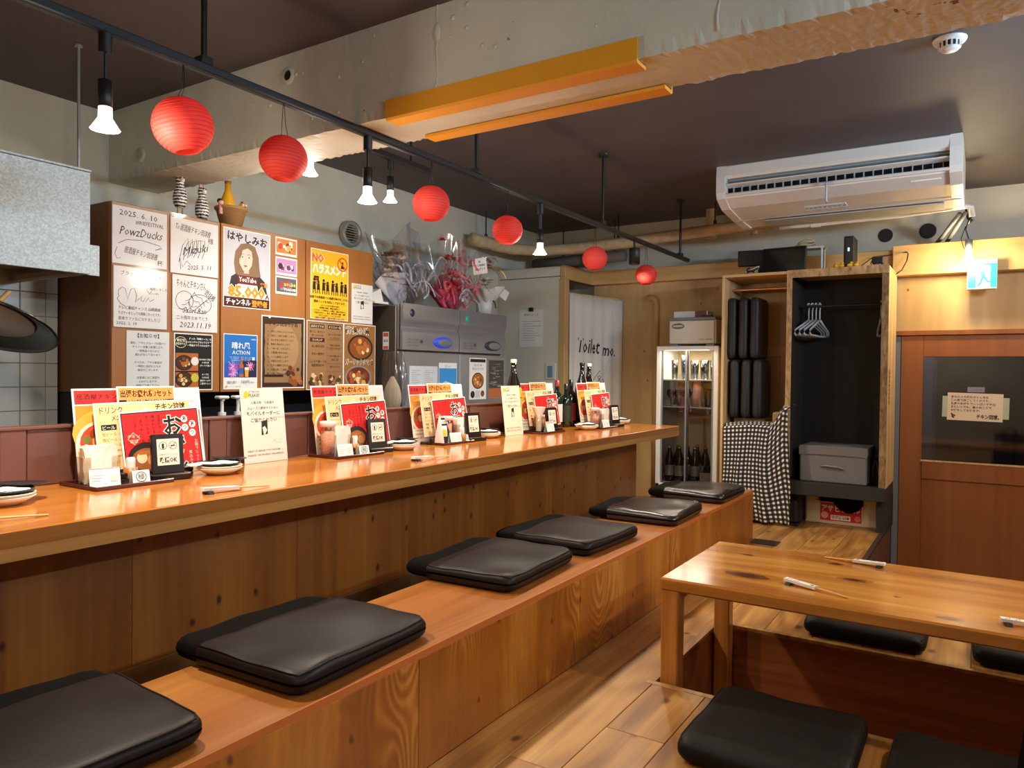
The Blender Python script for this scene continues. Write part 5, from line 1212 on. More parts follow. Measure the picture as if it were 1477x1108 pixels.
# 3
menus(2, 2.80, x=-2.355)
tray(-2.30, 2.985, .25, .17, 'black lacquer tray with the pale paper cone')
salt(-2.305, 3.0, 'pink salt jar behind the beer card on the third tray', .13)
card(-2.24, 2.985, 'white tent card on the third tray', 80); card(-2.25, 3.075, 'small white stamped card on the third tray', 80, True, .045, .035)
tag(obj('paper_cone', B().lathe([(.026, 0), (.004, .135), (.001, .137)], 20, (-2.265, 2.89, ZT)), plain('pink_paper', '#e8c4b4', .7)), 'pale pink paper cone at the left end of the third tray', 'paper cone')
def beer_card(p, w, h):
    p.rect(.002, .002, w-.004, h-.004, '#23272c'); p.rect(.006, h-.03, w-.012, .02, '#e9e4da'); p.text('生 399円', w/2, h-.026, .014, '#23272c', align='c'); p.poly([(.018, .03), (w-.018, .03), (w-.014, .085), (.014, .085)], '#e9eef0'); p.poly([(.02, .033), (w-.02, .033), (w-.018, .065), (.018, .065)], '#e8c63a')
sheet('beer_card', 'small black card showing a glass of beer on the third tray', 'card', (-2.285, 2.915, ZT), .075, .125, beer_card, '#2a2d30', rz=80, tilt=-10, thick=.002)
napkins(-2.30, 3.115, 'napkin holder with tall napkins at the right of the third tray', 'tall white napkins at the right of the third tray', 82)
toothpicks(-2.25, 3.055, 'toothpick cup on the third tray')
ok_sign(-2.25, 3.165, 'dark smoking permitted sign beside the third tray', 80)
plates(-2.30, 3.36, 'third table set')
# 4
menus(3, 3.79, x=-2.345)
tray(-2.25, 3.875, .26, .16, 'red edged lacquer tray with the white napkin fan')
nf = thing('napkin_cup', 'narrow clear cup with a fan of white napkins on the fourth tray', 'napkin holder', (-2.255, 3.84, ZT))
obj('cup', B().lathe([(.001, 0), (.024, .001), (.025, .09), (.023, .09), (.022, .004), (.001, .004)], 20), M['acrylic'], nf)
tag(obj('napkin_fan', B().lathe([(.016, .006), (.018, .09), (.04, .145), (.042, .15), (.001, .13)], 14, (-2.255, 3.84, ZT), 0, False), M['napkin']), 'fan of white napkins standing in the clear cup', 'napkins')
card(-2.205, 3.885, 'white tent card on the fourth tray', 80, w=.07, h=.065)
salt(-2.285, 3.90, 'small white topped shaker on the fourth tray', .10)
ok_sign(-2.24, 3.985, 'dark smoking permitted sign beside the fourth tray', 80)
plates(-2.14, 4.255, 'fourth table set', tongs=False)
# 5
menus(4, 4.415, x=-2.265)
tray(-2.135, 4.46, .23, .12, 'black lacquer tray at the far end of the counter')
salt(-2.165, 4.415, 'pink salt jar on the farthest tray', .13)
card(-2.105, 4.45, 'white tent card on the farthest tray', 80)
napkins(-2.16, 4.53, 'napkin holder in front of the farthest menus', 'napkins standing in front of the farthest menus', 82)
ok_sign(-2.11, 4.625, 'dark smoking permitted sign at the farthest table set', 80)
plates(-2.2, 4.90, 'farthest table set', tongs=False)
# order signs standing on the counter
sheet('order_sign', 'tall grey mobile order sign leaning on the backboard between the first two table sets', 'sign', (-2.362, 1.822, CT+.0006), .205, .29, attention, '#d8d4c8', rz=90, tilt=-7, thick=.0025)
sheet('order_sign', 'cream mobile order sign beside the tall brown bottle', 'sign', (-2.272, 3.50, CT+.0006), .19, .285, attention, '#ecdcc0', rz=90, tilt=-7, thick=.0025)
# bottles on the counter
def bottle(x, y, h, r, lab, kind='sake', z=CT, mat='bottle', cap='#d8d2c4', lbl='#d9a22e', neck=.3):
    t = thing('bottle', lab, 'bottle', (x, y, z), R(150), 'bottles standing on the counter')
    if kind == 'wine': pr = [(.001, 0), (r*.9, .001), (r, .01), (r, h*.6), (r*.8, h*.68), (r*.42, h*.74), (r*.38, h*.95), (.001, h*.95)]
    else: pr = [(.001, 0), (r*.94, .001), (r, .012), (r, h*.55), (r*.85, h*.64), (r*.45, h*.78), (r*.33, h*.86), (r*.3, h*.965), (.001, h*.965)]
    obj('glass', B().lathe(pr, 24), M[mat], t)
    if kind == 'wine': obj('foil', B().lathe([(r*.40, h*.76), (r*.405, h*.96), (.001, h*.965)], 18), plain('foil_'+cap.strip('#'), cap, .35), t)
    else: obj('cap', B().lathe([(r*.36, h*.95), (r*.38, h*.985), (r*.34, h), (.001, h)], 18), plain('cap_'+cap.strip('#'), cap, .4), t)
    lb = obj('label', B().lathe([(r*1.01, h*.12), (r*1.01, h*.48)], 24), plain('label_'+lbl.strip('#'), lbl, .5), t)
    return t, lb
t, lb = bottle(-2.352, 3.705, .44, .052, 'tall brown sake bottle with a yellow label beside the cream sign', lbl='#e0a020', cap='#d9d3c2')
obj('round_seal', B().lathe([(.001, .004), (.03, .003)], 20, M=Matrix(((0, 0, 1), (1, 0, 0), (0, 1, 0))), o=(.0515, 0, .235)), M['paper'], t); obj('shoulder_label', B().lathe([(.053, .215), (.053, .25), (.047, .272)], 24), plain('yellow_band', '#e3a71e', .5), t)
bottle(-2.375, 4.28, .325, .037, 'green wine bottle with red foil and a white picture label', 'wine', mat='bottle_green', cap='#9c2330', lbl='#e6e2d8')
bottle(-2.365, 4.385, .30, .035, 'dark green wine bottle with a gold grass label', 'wine', mat='bottle_green', cap='#171a15', lbl='#2c3320')
bottle(-2.375, 4.475, .33, .036, 'dark wine bottle with black foil and a red label', 'wine', mat='bottle', cap='#161416', lbl='#8a1f22')
bottle(-2.355, 4.60, .435, .05, 'tall dark sake bottle behind the farthest menus, left of the pair', mat='bottle', cap='#1a1614', lbl='#2a2018')
bottle(-2.355, 4.705, .43, .05, 'tall dark sake bottle with pale cap behind the farthest menus', mat='bottle', cap='#d9d3c2', lbl='#2a2018')

# ================================================================== FAR END
# diagonal curtain with lettering
ca, cb_ = Vector((-2.945, 5.50, 0)), Vector((-2.665, 5.965, 0))
cd = (cb_-ca); CL = cd.length; cu_ = cd.normalized(); cn = Vector((cu_.y, -cu_.x, 0))
cur = thing('door_curtain', 'long white cloth curtain lettered for the toilet', 'curtain', (0, 0, 0))
def cpt(s, t, off=0):
    w = .013*math.sin(s*2*math.pi*5.5+.6)*(.35+.65*t) + .006*math.sin(s*23+1)*t
    p = ca + cu_*(CL*s) + cn*(w+off); return (p.x, p.y, 1.715-.03*s-(1.56)*t)
obj('cloth', B().grid(lambda s, t: cpt(s, t), 90, 14), M['cloth_white'], cur).modifiers.new('thick', 'SOLIDIFY').thickness = .0015
obj('rod', B().cyl((ca.x-.02, ca.y-.03, 1.722), (cb_.x+.008, cb_.y+.014, 1.692), .008), M['frame_wood'], cur)
pc = Print(lambda u, v, q: (lambda p: p)(cpt(u/CL, (1.715-v)/1.56, .004+q)))
pc.text('Toilet', .075, 1.235, .175, '#1a1715', w=.22, shear=.12, bold=.012); pc.text('mo.', .335, 1.225, .15, '#1a1715', w=.13, shear=.15, bold=.012)
pc.ring(.30, 1.0, .06, .006, '#3a3531', 4, .09); pc.ring(.30, 1.035, .014, .004, '#3a3531', 16); pc.line([(.30, 1.02), (.28, .98), (.285, .94)], .005, '#3a3531'); pc.line([(.30, 1.02), (.32, .98), (.315, .94)], .005, '#3a3531')
pc.out('printed_lettering', cur)
# notice on the partition
def pn(p, w, h):
    p.text('食事のルール', w/2, h-.05, .024, '#6f7076', align='c', w=.14)
    for k in range(9): p.rect(.03, h-.10-.02*k, .19*random.Random(k).uniform(.5, 1), .004, '#a7a8ac')
o = sheet('paper_note', 'white sheet held by a black clip on the grey partition', 'notice', (-3.372, 5.3985, 1.27), .235, .315, pn, rz=0); obj('clip', B().box(.095, .14, -.012, 0, .30, .335, bev=.003), M['black'], o)
sw = thing('wall_switch', 'blue and white wall switch low on the grey partition', 'switch', (-3.06, 5.4, 1.055)); obj('plate', B().box(-.05, .05, -.008, 0, -.06, .08, bev=.004), M['white_panel'], sw); obj('rocker', B().box(-.025, .025, -.014, -.008, -.04, .055, bev=.003), plain('blue_plastic', '#6f8eb0', .4), sw)
# vertical pipe on the plywood
vp = thing('wall_pipe', 'tan painted vertical pipe left of the glass showcase', 'pipe', (-2.35, 5.94, 0))
obj('pipe', B().tube([(0, 0, .001), (0, 0, 1.64), (-.008, 0, 1.68), (-.035, 0, 1.70), (-.07, 0, 1.70)], .024, 14), M['tan'], vp)
for z in (.5, 1.25): obj('bracket', B().box(-.035, .035, -.005, .036, z, z+.02), M['tan'], vp)
# glass showcase
X0, X1, Y0, Y1, ZB, ZTp = -2.166, -1.678, 5.50, 5.95, .0, 1.268
sc = thing('glass_showcase', 'white framed glass door showcase with glasses and beer bottles', 'showcase', (0, 0, 0))
obj('left_post', B().box(X0, X0+.035, Y0, Y0+.04, ZB, ZTp, bev=.004), M['white'], sc); obj('right_post', B().box(X1-.035, X1, Y0, Y0+.04, ZB, ZTp, bev=.004), M['white'], sc)
obj('top_rail', B().box(X0+.035, X1-.035, Y0, Y0+.04, ZTp-.035, ZTp, bev=.004), M['white'], sc); obj('base', B().box(X0, X1, Y0, Y1, ZB, .20, bev=.004), M['white'], sc)
obj('side', B().box(X0, X0+.015, Y0+.04, Y1, .2, ZTp), M['white'], sc); obj('side', B().box(X1-.015, X1, Y0+.04, Y1, .2, ZTp), M['white'], sc)
obj('back', B().box(X0+.015, X1-.015, Y1-.01, Y1, .2, ZTp), plain('warm_liner', '#cbb48e', .5), sc); obj('top', B().box(X0, X1, Y0+.04, Y1, ZTp-.012, ZTp), M['white'], sc)
xm = (X0+X1)/2
for a, b_, yy in ((X0+.036, xm+.012, Y0+.022), (xm-.012, X1-.036, Y0+.010)):
    d = obj('glass_door', B().box(a+.012, b_-.012, yy-.002, yy+.002, .215, ZTp-.045), M['glass'], sc)
    for q in ((a, a+.012), (b_-.012, b_)): obj('door_stile', B().box(*q, yy-.005, yy+.005, .205, ZTp-.036), M['grey'], d)
SH = [.212, .80, 1.012]
for z in SH[1:]: obj('shelf', B().box(X0+.018, X1-.018, Y0+.045, Y1-.015, z-.008, z), M['white'], sc)
obj('floor_plate', B().box(X0+.016, X1-.016, Y0+.045, Y1-.012, .2005, SH[0]-.001), M['paper'], sc)
light('showcase_fill_light', 'AREA', (xm, Y0+.08, ZTp-.03), 4.5, (1, .88, .7), sc, .35)  # added fill brightening the showcase interior, no fitting is built for it
rg = random.Random(21)
def tumbler(x, y, z, lab, h=.12, r=.03, stem=False, grp='glasses in the showcase'):
    if stem: me = shared(('wine', h), lambda: B().lathe([(.03, 0), (.004, .004), (.004, h*.45), (.025, h*.6), (.03, h*.8), (.026, h), (.0245, h), (.028, h*.8), (.001, h*.5)], 16).mesh('drinking_glass', M['glass_ware']))
    else: me = shared(('tumb', h, r), lambda: B().lathe([(.001, 0), (r*.8, 0), (r, h), (r*.94, h), (r*.75, .006), (.001, .006)], 16).mesh('drinking_glass', M['glass_ware']))
    tag(obj('drinking_glass', me, None, None, (x, y, z+.0004)), lab, 'glass', grp)
ORD = ['leftmost', 'second from left', 'middle', 'second from right', 'rightmost']
for i in range(5): tumbler(-2.06+.083*i, 5.62, SH[2], 'clear tumbler, %s in the front row of the top showcase shelf' % ORD[i], .15 if i != 1 else .19, .028)
for i in range(5): tumbler(-2.04+.08*i, 5.78, SH[2], 'clear tumbler, %s in the back row of the top showcase shelf' % ORD[i], .15, .028)
for i in range(3): tumbler(-2.09+.062*i, 5.62, SH[1], 'stemmed glass, %s of three in the front of the middle showcase shelf' % ['leftmost', 'middle', 'rightmost'][i], .13, .03, True)
for i in range(3): tumbler(-2.06+.062*i, 5.76, SH[1], 'stemmed glass, %s of three in the back of the middle showcase shelf' % ['leftmost', 'middle', 'rightmost'][i], .13, .03, True)
for i in range(2): tumbler(-1.795+.062*i, 5.63, SH[1], 'clear glass, %s of two at the right of the middle showcase shelf' % ['left', 'right'][i], .14, .028)
jd = thing('candy_jar', 'pinkish jar with an orange lid in the middle of the showcase', 'jar', (-1.875, 5.62, SH[1]+.0004))
obj('jar', B().lathe([(.001, 0), (.036, 0), (.036, .14), (.03, .155), (.001, .156)], 18), plain('pink_candy', '#c49a86', .4, noise=.3, nscale=90), jd); obj('lid', B().lathe([(.033, .15), (.035, .19), (.03, .2), (.001, .2)], 18), plain('orange_lid', '#d98a4a', .4), jd)
def beer(x, y, lab, z=SH[0], lbl='#d9d4c8', neck='#2a1a12'):
    t = thing('beer_bottle', lab, 'bottle', (x, y, z+.0003), 0, 'beer bottles in the showcase')
    obj('glass', shared('beerg', lambda: B().lathe([(.001, 0), (.033, .001), (.035, .01), (.035, .16), (.026, .20), (.0145, .235), (.0135, .265), (.001, .265)], 18).mesh('glass', M['bottle'])), parent=t)
    obj('label', shared('beerl'+lbl, lambda: B().lathe([(.0356, .045), (.0356, .125)], 18).mesh('label', plain('beer_label'+lbl.strip('#'), lbl, .4, metal=.3))), parent=t)
    obj('crown', shared('beerc', lambda: B().lathe([(.0155, .258), (.015, .27), (.001, .272)], 14).mesh('crown', plain('gold_crown', '#b8a06a', .3, metal=.7))), parent=t)
labs = ['leftmost silver labelled beer bottle in the showcase', 'second silver labelled beer bottle in the showcase']
beer(-2.085, 5.60, labs[0]); beer(-2.005, 5.60, labs[1])
for x, y, q in ((-2.07, 5.74, 'left'), (-1.98, 5.72, 'middle'), (-1.935, 5.82, 'right')): beer(x, y, 'dark beer bottle, %s of three behind the two silver labelled ones' % q)
beer(-1.895, 5.64, 'beer bottle just right of the showcase door stile', lbl='#b9c4c8'); beer(-1.83, 5.70, 'beer bottle with a pale blue label in the showcase', lbl='#9fc4d4'); beer(-1.765, 5.74, 'dark beer bottle behind the plastic tub', lbl='#5a4a3a'); beer(-1.735, 5.83, 'rightmost dark beer bottle in the showcase', lbl='#5a4a3a')
tag(obj('plastic_tub', B().grid(lambda s, t: (lambda k: ((-1.772+.055*(1+.12*t)*max(-1, min(1, 1.5*math.cos(k)))), 5.61+.04*(1+.12*t)*max(-1, min(1, 1.5*math.sin(k))), SH[0]+.001+.085*t))(2*math.pi*s), 32, 4).box(-1.825, -1.72, 5.573, 5.647, SH[0]+.0005, SH[0]+.004), plain('cloudy_plastic', '#cfc8ba', .35)), 'cloudy white plastic tub at the bottom right of the showcase', 'tub')
for i in range(3): tumbler(-1.80+.035*i, 5.61, SH[0]+.004, 'slim glass, %s of three standing in the plastic tub' % ['left', 'middle', 'right'][i], .13, .016, grp='glasses in the tub')
# towel warmer
TWZ = ZTp+.0005
tw = thing('towel_warmer', 'cream towel warmer box with an oval handle on the showcase', 'towel warmer', (-1.90, 5.55, TWZ))
obj('body', B().box(-.185, .185, 0, .30, .018, .215, bev=.008), M['white'], tw)
d = obj('door', B().box(-.175, .175, -.018, 0, .02, .195, bev=.004), plain('cream_enamel', '#ddd6c4', .35), tw)
obj('handle', B().lathe([(.001, .012), (.04, .012), (.048, .006), (.05, 0)], 24, (-.105, -.018, .155), 0, True, 1, 1, Matrix(((1, 0, 0), (0, 0, -1), (0, .45, 0)))), M['grey'], d)
obj('grip_slot', B().box(-.145, -.065, -.032, -.018, .149, .161, bev=.003), M['white'], d)
p = Print(lambda u, v, q: (u, -.0185-q, v)); p.text('TOWEL WARMER', .165, .045, .016, '#4a463e', align='r', w=.11); p.out('printed_name', d)
obj('top_trim', B().box(-.186, .186, -.012, .30, .198, .222, bev=.005), M['grey'], tw)
for x in (-.14, .14): obj('foot', B().box(x-.03, x+.03, .0, .03, 0, .019), M['grey'], tw)
ctn = thing('flat_carton', 'small white and brown carton lying on the towel warmer', 'box', (-1.93, 5.66, TWZ+.2223)); obj('box', B().box(-.14, .13, -.05, .1, 0, .052, bev=.002), M['paper'], ctn); obj('brown_wrap', B().box(.03, .122, -.0508, .1, .001, .0528, bev=.001), plain('brown_print', '#7a4a3a', .5), ctn)
tag(obj('remote_control', B().box(-1.845, -1.76, 5.59, 5.615, TWZ+.2225, TWZ+.24, bev=.004), M['black']), 'dark remote control lying on the front of the towel warmer', 'remote')

# wardrobe
WX0, WX1, WY0, WY1, WT = -1.628, -.532, 5.40, 5.90, 1.78
wd = thing('wardrobe', 'open plywood wardrobe with a black lined right half', 'wardrobe', (0, 0, 0))
obj('left_panel', B().box(WX0, WX0+.02, WY0, WY1, 0, WT-.02, bev=.002), M['frame_wood'], wd)
obj('top_panel', B().box(WX0, WX1, WY0, WY1, WT-.02, WT, bev=.002), M['ply_h'], wd)
obj('divider', B().box(-1.168, -1.143, WY0, WY1, .335, WT-.02, bev=.002), M['frame_wood'], wd)
obj('divider_face', B().box(-1.172, -1.136, WY0-.006, WY0, .34, WT-.051, bev=.001), M['bark_light'], wd)
obj('right_panel', B().box(WX1-.02, WX1, WY0, WY1, .31, WT-.02, bev=.002), M['frame_wood'], wd)
obj('right_face', B().box(WX1-.042, WX1-.0, WY0-.006, WY0, .317, WT-.051, bev=.001), M['bark_edge'], wd)
obj('top_face', B().box(-1.172, WX1+.0005, WY0-.006, WY0-.0002, WT-.05, WT+.004, bev=.001), M['bark_light'], wd)
obj('back_left', B().box(WX0+.02, -1.168, WY1-.012, WY1, 0, WT-.02), M['ply'], wd); obj('back_right', B().box(-1.143, WX1-.02, WY1-.012, WY1, .2, WT-.02), M['black_wall'], wd)
obj('lining', B().box(-1.143, -1.138, WY0, WY1-.012, .335, WT-.022), M['black_wall'], wd); obj('lining', B().box(WX1-.026, WX1-.02, WY0+.002, WY1-.012, .335, WT-.022), M['black_wall'], wd)
obj('shelf', B().box(-1.165, WX1-.0, WY0-.012, WY1-.012, .225, .315, bev=.003), M['black_wall'], wd)
obj('plinth_post', B().box(WX1-.062, WX1, WY0+.1, WY1, .0, .224), M['black_wall'], wd); obj('plinth_post', B().box(-1.165, -1.085, WY0+.12, WY1, .0, .224), M['black_wall'], wd); obj('plinth_back', B().box(-1.165, WX1, WY1-.03, WY1, 0, .224), M['black_wall'], wd)
obj('hanging_bar', B().cyl((WX0+.02, 5.60, 1.685), (-1.168, 5.60, 1.685), .011), plain('copper_bar', '#c98a5a', .3, metal=.6), wd); obj('hanging_bar', B().cyl((WX0+.02, 5.82, 1.70), (-1.168, 5.82, 1.70), .009), plain('copper_bar', '#c98a5a', .3), wd)
obj('hanging_bar', B().cyl((-1.138, 5.62, 1.545), (WX1-.026, 5.62, 1.545), .009), M['black'], wd)
obj('rail', B().box(WX0+.02, -1.168, WY1-.03, WY1-.012, 1.20, 1.27), M['ply_h'], wd); obj('back_post', B().box(-1.34, -1.32, WY1-.03, WY1-.012, 0, 1.2), M['ply'], wd)
stk = Print(lambda u, v, q: (WX1+q, u, v)); stk.rect(5.47, .86, .09, .24, '#c9822e')
for k in range(8): stk.rect(5.478, .875+.028*k, .07, .008, '#6b3a18')
stk.out('sticker', wd)
# hanging black cushions
def hang_cushion(x, z, h, w, lab, thick=.075, rz=0):
    t = thing('hanging_cushion', lab, 'cushion', (x, 5.62, z), rz, 'black cushions stored upright in the wardrobe')
    b = B(); pad(b, w, h, thick, 0, seed=int(z*10+x*7), wrinkle=.002)
    o = obj('pad', b, M['pad_black'], t, (thick/2, 0, h/2), (0, R(-90), 0))
    obj('seam', B().tube([(thick*.2, -w/2-.0005, .02), (thick*.2, -w/2-.001, h/2), (thick*.2, -w/2-.0005, h-.02)], .0035, 6), M['seam_grey'], t)
for k, lab in enumerate(('leftmost upper black cushion stored in the wardrobe', 'middle upper black cushion stored in the wardrobe', 'rightmost upper black cushion stored in the wardrobe')): hang_cushion(-1.58+.083*k, 1.17, .45, .30, lab)
for k, lab in enumerate(('leftmost lower black cushion stored in the wardrobe', 'middle lower black cushion stored in the wardrobe', 'rightmost lower black cushion stored in the wardrobe')): hang_cushion(-1.555+.083*k, .735, .43, .30, lab)
bx = thing('cardboard_box', 'tan cardboard box under the stored black cushions', 'box', (-1.46, 5.725, 0))
obj('box', B().box(-.115, .115, -.16, .16, 0, .732, bev=.003), M['cardboard'], bx); obj('label', B().box(.03, .1, -.1615, -.16, .65, .705), M['paper'], bx)
# gingham cloth over hidden stacked cartons
def clothpt(s, t):
    x = -1.592+.455*s
    top = .69+.02*math.sin(3*s)+(.145*max(0, min(1, (s-.72)/.2)))
    fold = .022*math.sin(2*math.pi*(2.6*s)+.5)+.012*math.sin(2*math.pi*5.3*s+2)
    if t < .22:
        k = t/.22; return (x+.01*math.sin(9*k), 5.56-.20*k, top+.012*math.sin(k*3.1)-.02*k*k)
    k = (t-.22)/.78
    z = top-.02-(top-.02-.022)*k
    return (x+(.03*k*(s-.3))+.01*math.sin(4*k+s*5), 5.36-.035*k+fold*(.25+.75*k), z)
cb2 = B(); cb2.grid(clothpt, 70, 60)
me = cb2.mesh('gingham_cloth', M['gingham']); uvl = me.uv_layers.new(name='UVMap')
for poly in me.polygons:
    for li in poly.loop_indices:
        vi = me.loops[li].vertex_index; i, j = vi % 71, vi//71
        uvl.data[li].uv = (i/70*.50+.06*math.sin(j/60*3)*(i/70), j/60*.95)
gc = tag(obj('gingham_cloth', me), 'black and white gingham cloth draped in front of the wardrobe', 'cloth'); gc.modifiers.new('thick', 'SOLIDIFY').thickness = .002
tag(obj('carton_stack', B().box(-1.57, -1.19, 5.42, 5.48, 0, .64, bev=.01).box(-1.26, -1.18, 5.41, 5.5, .64, .79, bev=.01), M['cardboard']), 'stacked cartons hidden under the gingham cloth', 'box')
# hangers
def hanger(x, lab, rz):
    t = thing('clothes_hanger', lab, 'hanger', (x, 5.62, 1.545), R(rz), 'white hangers in the wardrobe')
    hk = [(0, .017*math.cos(a), .004+.013*math.sin(a)+.005) for a in [R(d) for d in range(-30, 200, 23)]]
    obj('hook', B().tube([(0, .0, -.10), (0, .0, -.03), (0, .012, -.008)]+hk, .005, 8), M['hanger'], t)
    obj('frame', B().tube([(0, .0, -.095), (0, .09, -.135), (0, .19, -.175), (0, .20, -.20), (0, .185, -.21), (0, 0, -.215), (0, -.185, -.21), (0, -.20, -.20), (0, -.19, -.175), (0, -.09, -.135), (0, 0, -.095)], .0075, 8), M['hanger'], t)
for k, lab in enumerate(('leftmost white plastic hanger on the wardrobe bar', 'second white hanger from the left on the wardrobe bar', 'third white hanger from the left on the wardrobe bar', 'fourth white hanger, right end of the bunch')): hanger(-1.068+.025*k, lab, [-16, -14, -12, -8][k])
hanger(-.60, 'lone pale hanger at the right end of the wardrobe bar', 12)
# storage box and things in the wardrobe
sb = thing('storage_box', 'grey fabric storage box with a flap lid and handle slot', 'box', (-.86, 5.62, .3155), R(-2))
obj('box', B().box(-.215, .215, -.17, .17, 0, .20, bev=.008), M['box_grey'], sb); obj('lid', B().box(-.22, .22, -.175, .175, .195, .25, bev=.008), M['box_grey'], sb); obj('lid_flap', B().grid(lambda s, t: (-.218+.436*s, -.177, .246-.062*t+.008*t*(1-(2*s-1)**8)-.0), 24, 4), M['box_grey'], sb)
obj('handle', B().tube([(-.075, -.176, .112), (-.04, -.184, .118), (.04, -.184, .114), (.075, -.176, .102)], .006, 6), plain('grey_webbing', '#8a8682', .8), sb)
ss = thing('sign_stand', 'thin wire stand leaning beside the grey storage box', 'stand', (-.605, 5.57, .3155)); obj('wire', B().tube([(-.03, 0, .005), (-.01, -.03, .16), (.0, -.03, .165), (.02, .04, .005)], .003, 6), M['grey'], ss); obj('panel', B().box(-.035, .025, .03, .034, .0, .12), M['black_soft'], ss)
# beer crate
cr = thing('beer_crate', 'cream plastic beer crate with a red lettered panel', 'crate', (-.838, 5.66, .0003))
CW, CH, CDp = .46, .215, .2
for sx in (-1, 1): obj('corner_post', B().box(sx*CW/2-(.085 if sx > 0 else 0), sx*CW/2+(0 if sx > 0 else .085), -.015, .02, 0, CH, bev=.006), M['crate'], cr); obj('end_wall', B().box(sx*CW/2-.012, sx*CW/2+.012, .02, CDp, 0, CH), M['crate'], cr)
fp = obj('front_wall', B().box(-CW/2+.08, CW/2-.08, -.008, .01, .0, .155, bev=.003), M['crate'], cr); obj('base_rim', B().box(-CW/2-.004, CW/2+.004, -.018, .01, 0, .018, bev=.004), M['crate'], cr); obj('floor_grid', B().box(-CW/2, CW/2, .01, CDp, .0, .012), M['crate'], cr)
p = Print(lambda u, v, q: (u, -.0085-q, v)); p.rect(-.135, .022, .27, .125, '#cf2a26'); p.text('アサヒビール', -.125, .09, .052, '#f3e9dd', w=.25, bold=.03); p.disc(-.105, .06, .024, '#e8a79a'); p.rect(-.065, .03, .13, .034, '#efe3d4'); p.text('中びん-20本', 0, .038, .022, '#8a2a22', align='c', w=.115, bold=.02); p.disc(.11, .05, .02, '#e0766c'); p.out('printed_panel', fp)
tag(obj('black_cloth', B().grid(lambda s, t: (-.995+.30*s+.006*math.sin(8*t), 5.80-.17*min(1, t*1.6), .165+.035*math.sin(3.14*s)*(1-t)-(max(0, t-.62)*.2*max(0, math.sin(3.14*min(1, max(0, s*1.5-.52))))**.7)), 30, 16), M['felt']), 'black cloth spilling over the front of the beer crate', 'cloth')
tag(obj('black_bin', B().box(-1.165, -1.075, 5.40, 5.49, .0005, .02, bev=.004).box(-1.15, -1.09, 5.42, 5.48, .02, .18, bev=.008), M['black_soft']), 'low black bin between gingham cloth and beer crate', 'bin')

# things on the wardrobe
WZ = WT+.0045
t1 = thing('monitor', 'black tablet screen propped up at the front of the wardrobe top', 'monitor', (-1.235, 5.56, WZ), rot=(R(-8), 0, R(-4))); obj('panel', B().box(-.155, .155, -.012, .012, 0, .195, bev=.006), M['black_soft'], t1); obj('screen', B().box(-.147, .147, -.0128, -.0118, .008, .187), plain('dark_screen', '#101112', .15), t1)
t2 = thing('monitor', 'second black monitor behind the propped tablet', 'monitor', (-1.40, 5.72, WZ), rot=(0, 0, R(6))); obj('panel', B().box(-.2, .13, -.012, .012, .09, .21, bev=.006), M['black_soft'], t2); obj('stand', B().box(-.05, -.01, -.01, .02, 0, .12).box(-.1, .06, -.06, .06, 0, .01), M['black_soft'], t2)
cbm = B()
for k in range(4): cbm.tube([(-1.47+.035*math.cos(a*.5+k)+.012*k, 5.53+.02*math.sin(a*.5+k*2), WZ+.006+.01*k+.012*math.sin(a*.7+k)+.012) for a in range(14)], .0045, 6, m=k % 2)
tag(obj('cable_tangle', cbm, [M['black_soft'], M['hanger']]), 'tangle of black and white cables on the left of the wardrobe top', 'cables')
rk = thing('small_rack', 'small white metal rack on the wardrobe top behind the tablet', 'rack', (-1.07, 5.66, WZ)); obj('top', B().box(-.12, .10, -.06, .06, .175, .19, bev=.003), M['hanger'], rk)
for x, y in ((.085, -.05), (.085, .05), (-.11, -.05), (-.11, .05)): obj('leg', B().cyl((x, y, 0), (x, y, .176), .008), M['hanger'], rk)
tag(obj('coiled_cable', B().tube([(-1.10+.075*math.cos(a*.45)*(1-.01*a), 5.66+.04*math.sin(a*.45), WZ+.195+.0012*a+.006*math.sin(a)) for a in range(44)], .004, 6), M['pipe']), 'coil of thin beige cable lying on the small white rack', 'cable')
rt_ = thing('router', 'tall black router standing on the wardrobe top', 'router', (-.795, 5.60, WZ)); obj('case', B().box(-.032, .032, -.09, .09, .006, .225, bev=.006), M['black_soft'], rt_); obj('front_panel', B().box(-.02, .02, -.093, -.089, .02, .21, bev=.001), plain('dark_grey_panel', '#2c2d2f', .3), rt_); obj('status_light', B().box(-.006, .006, -.0945, -.092, .12, .145), plain('pale_blue_led', '#b8d4e8', .3, emit=1), rt_); obj('foot', B().box(-.045, .045, -.1, .1, 0, .008, bev=.002), M['black_soft'], rt_)
for k, (x, lab) in enumerate(((-.865, 'leftmost yellow rubber duck on the wardrobe edge'), (-.828, 'second yellow rubber duck from the left on the wardrobe edge'), (-.775, 'third yellow rubber duck, right of the router'), (-.735, 'rightmost yellow rubber duck on the wardrobe edge'))):
    t = thing('rubber_duck', lab, 'rubber duck', (x, 5.435, WZ+.0005), R(-60+35*k), 'yellow rubber ducks'); obj('body', B().ball((0, 0, .013), .015, sx=1.3, sz=.85).ball((.008, 0, .03), .0095), M['duck'], t); obj('beak', B().cyl((.016, 0, .029), (.023, 0, .028), .004, .0015, 8), plain('orange_beak', '#d8641e', .4), t)
wc = thing('webcam', 'small black webcam box with a cable on the wardrobe corner', 'camera', (-.615, 5.50, WZ)); obj('case', B().box(-.032, .038, -.03, .03, .018, .062, bev=.006), M['black_soft'], wc); obj('foot', B().box(-.015, .02, -.02, .02, 0, .019), M['grey'], wc); obj('cable', B().tube([(-.03, 0, .045), (-.045, .03, .035), (-.04, .05, .012), (-.02, .06, .004)], .003, 6), M['black_soft'], wc)
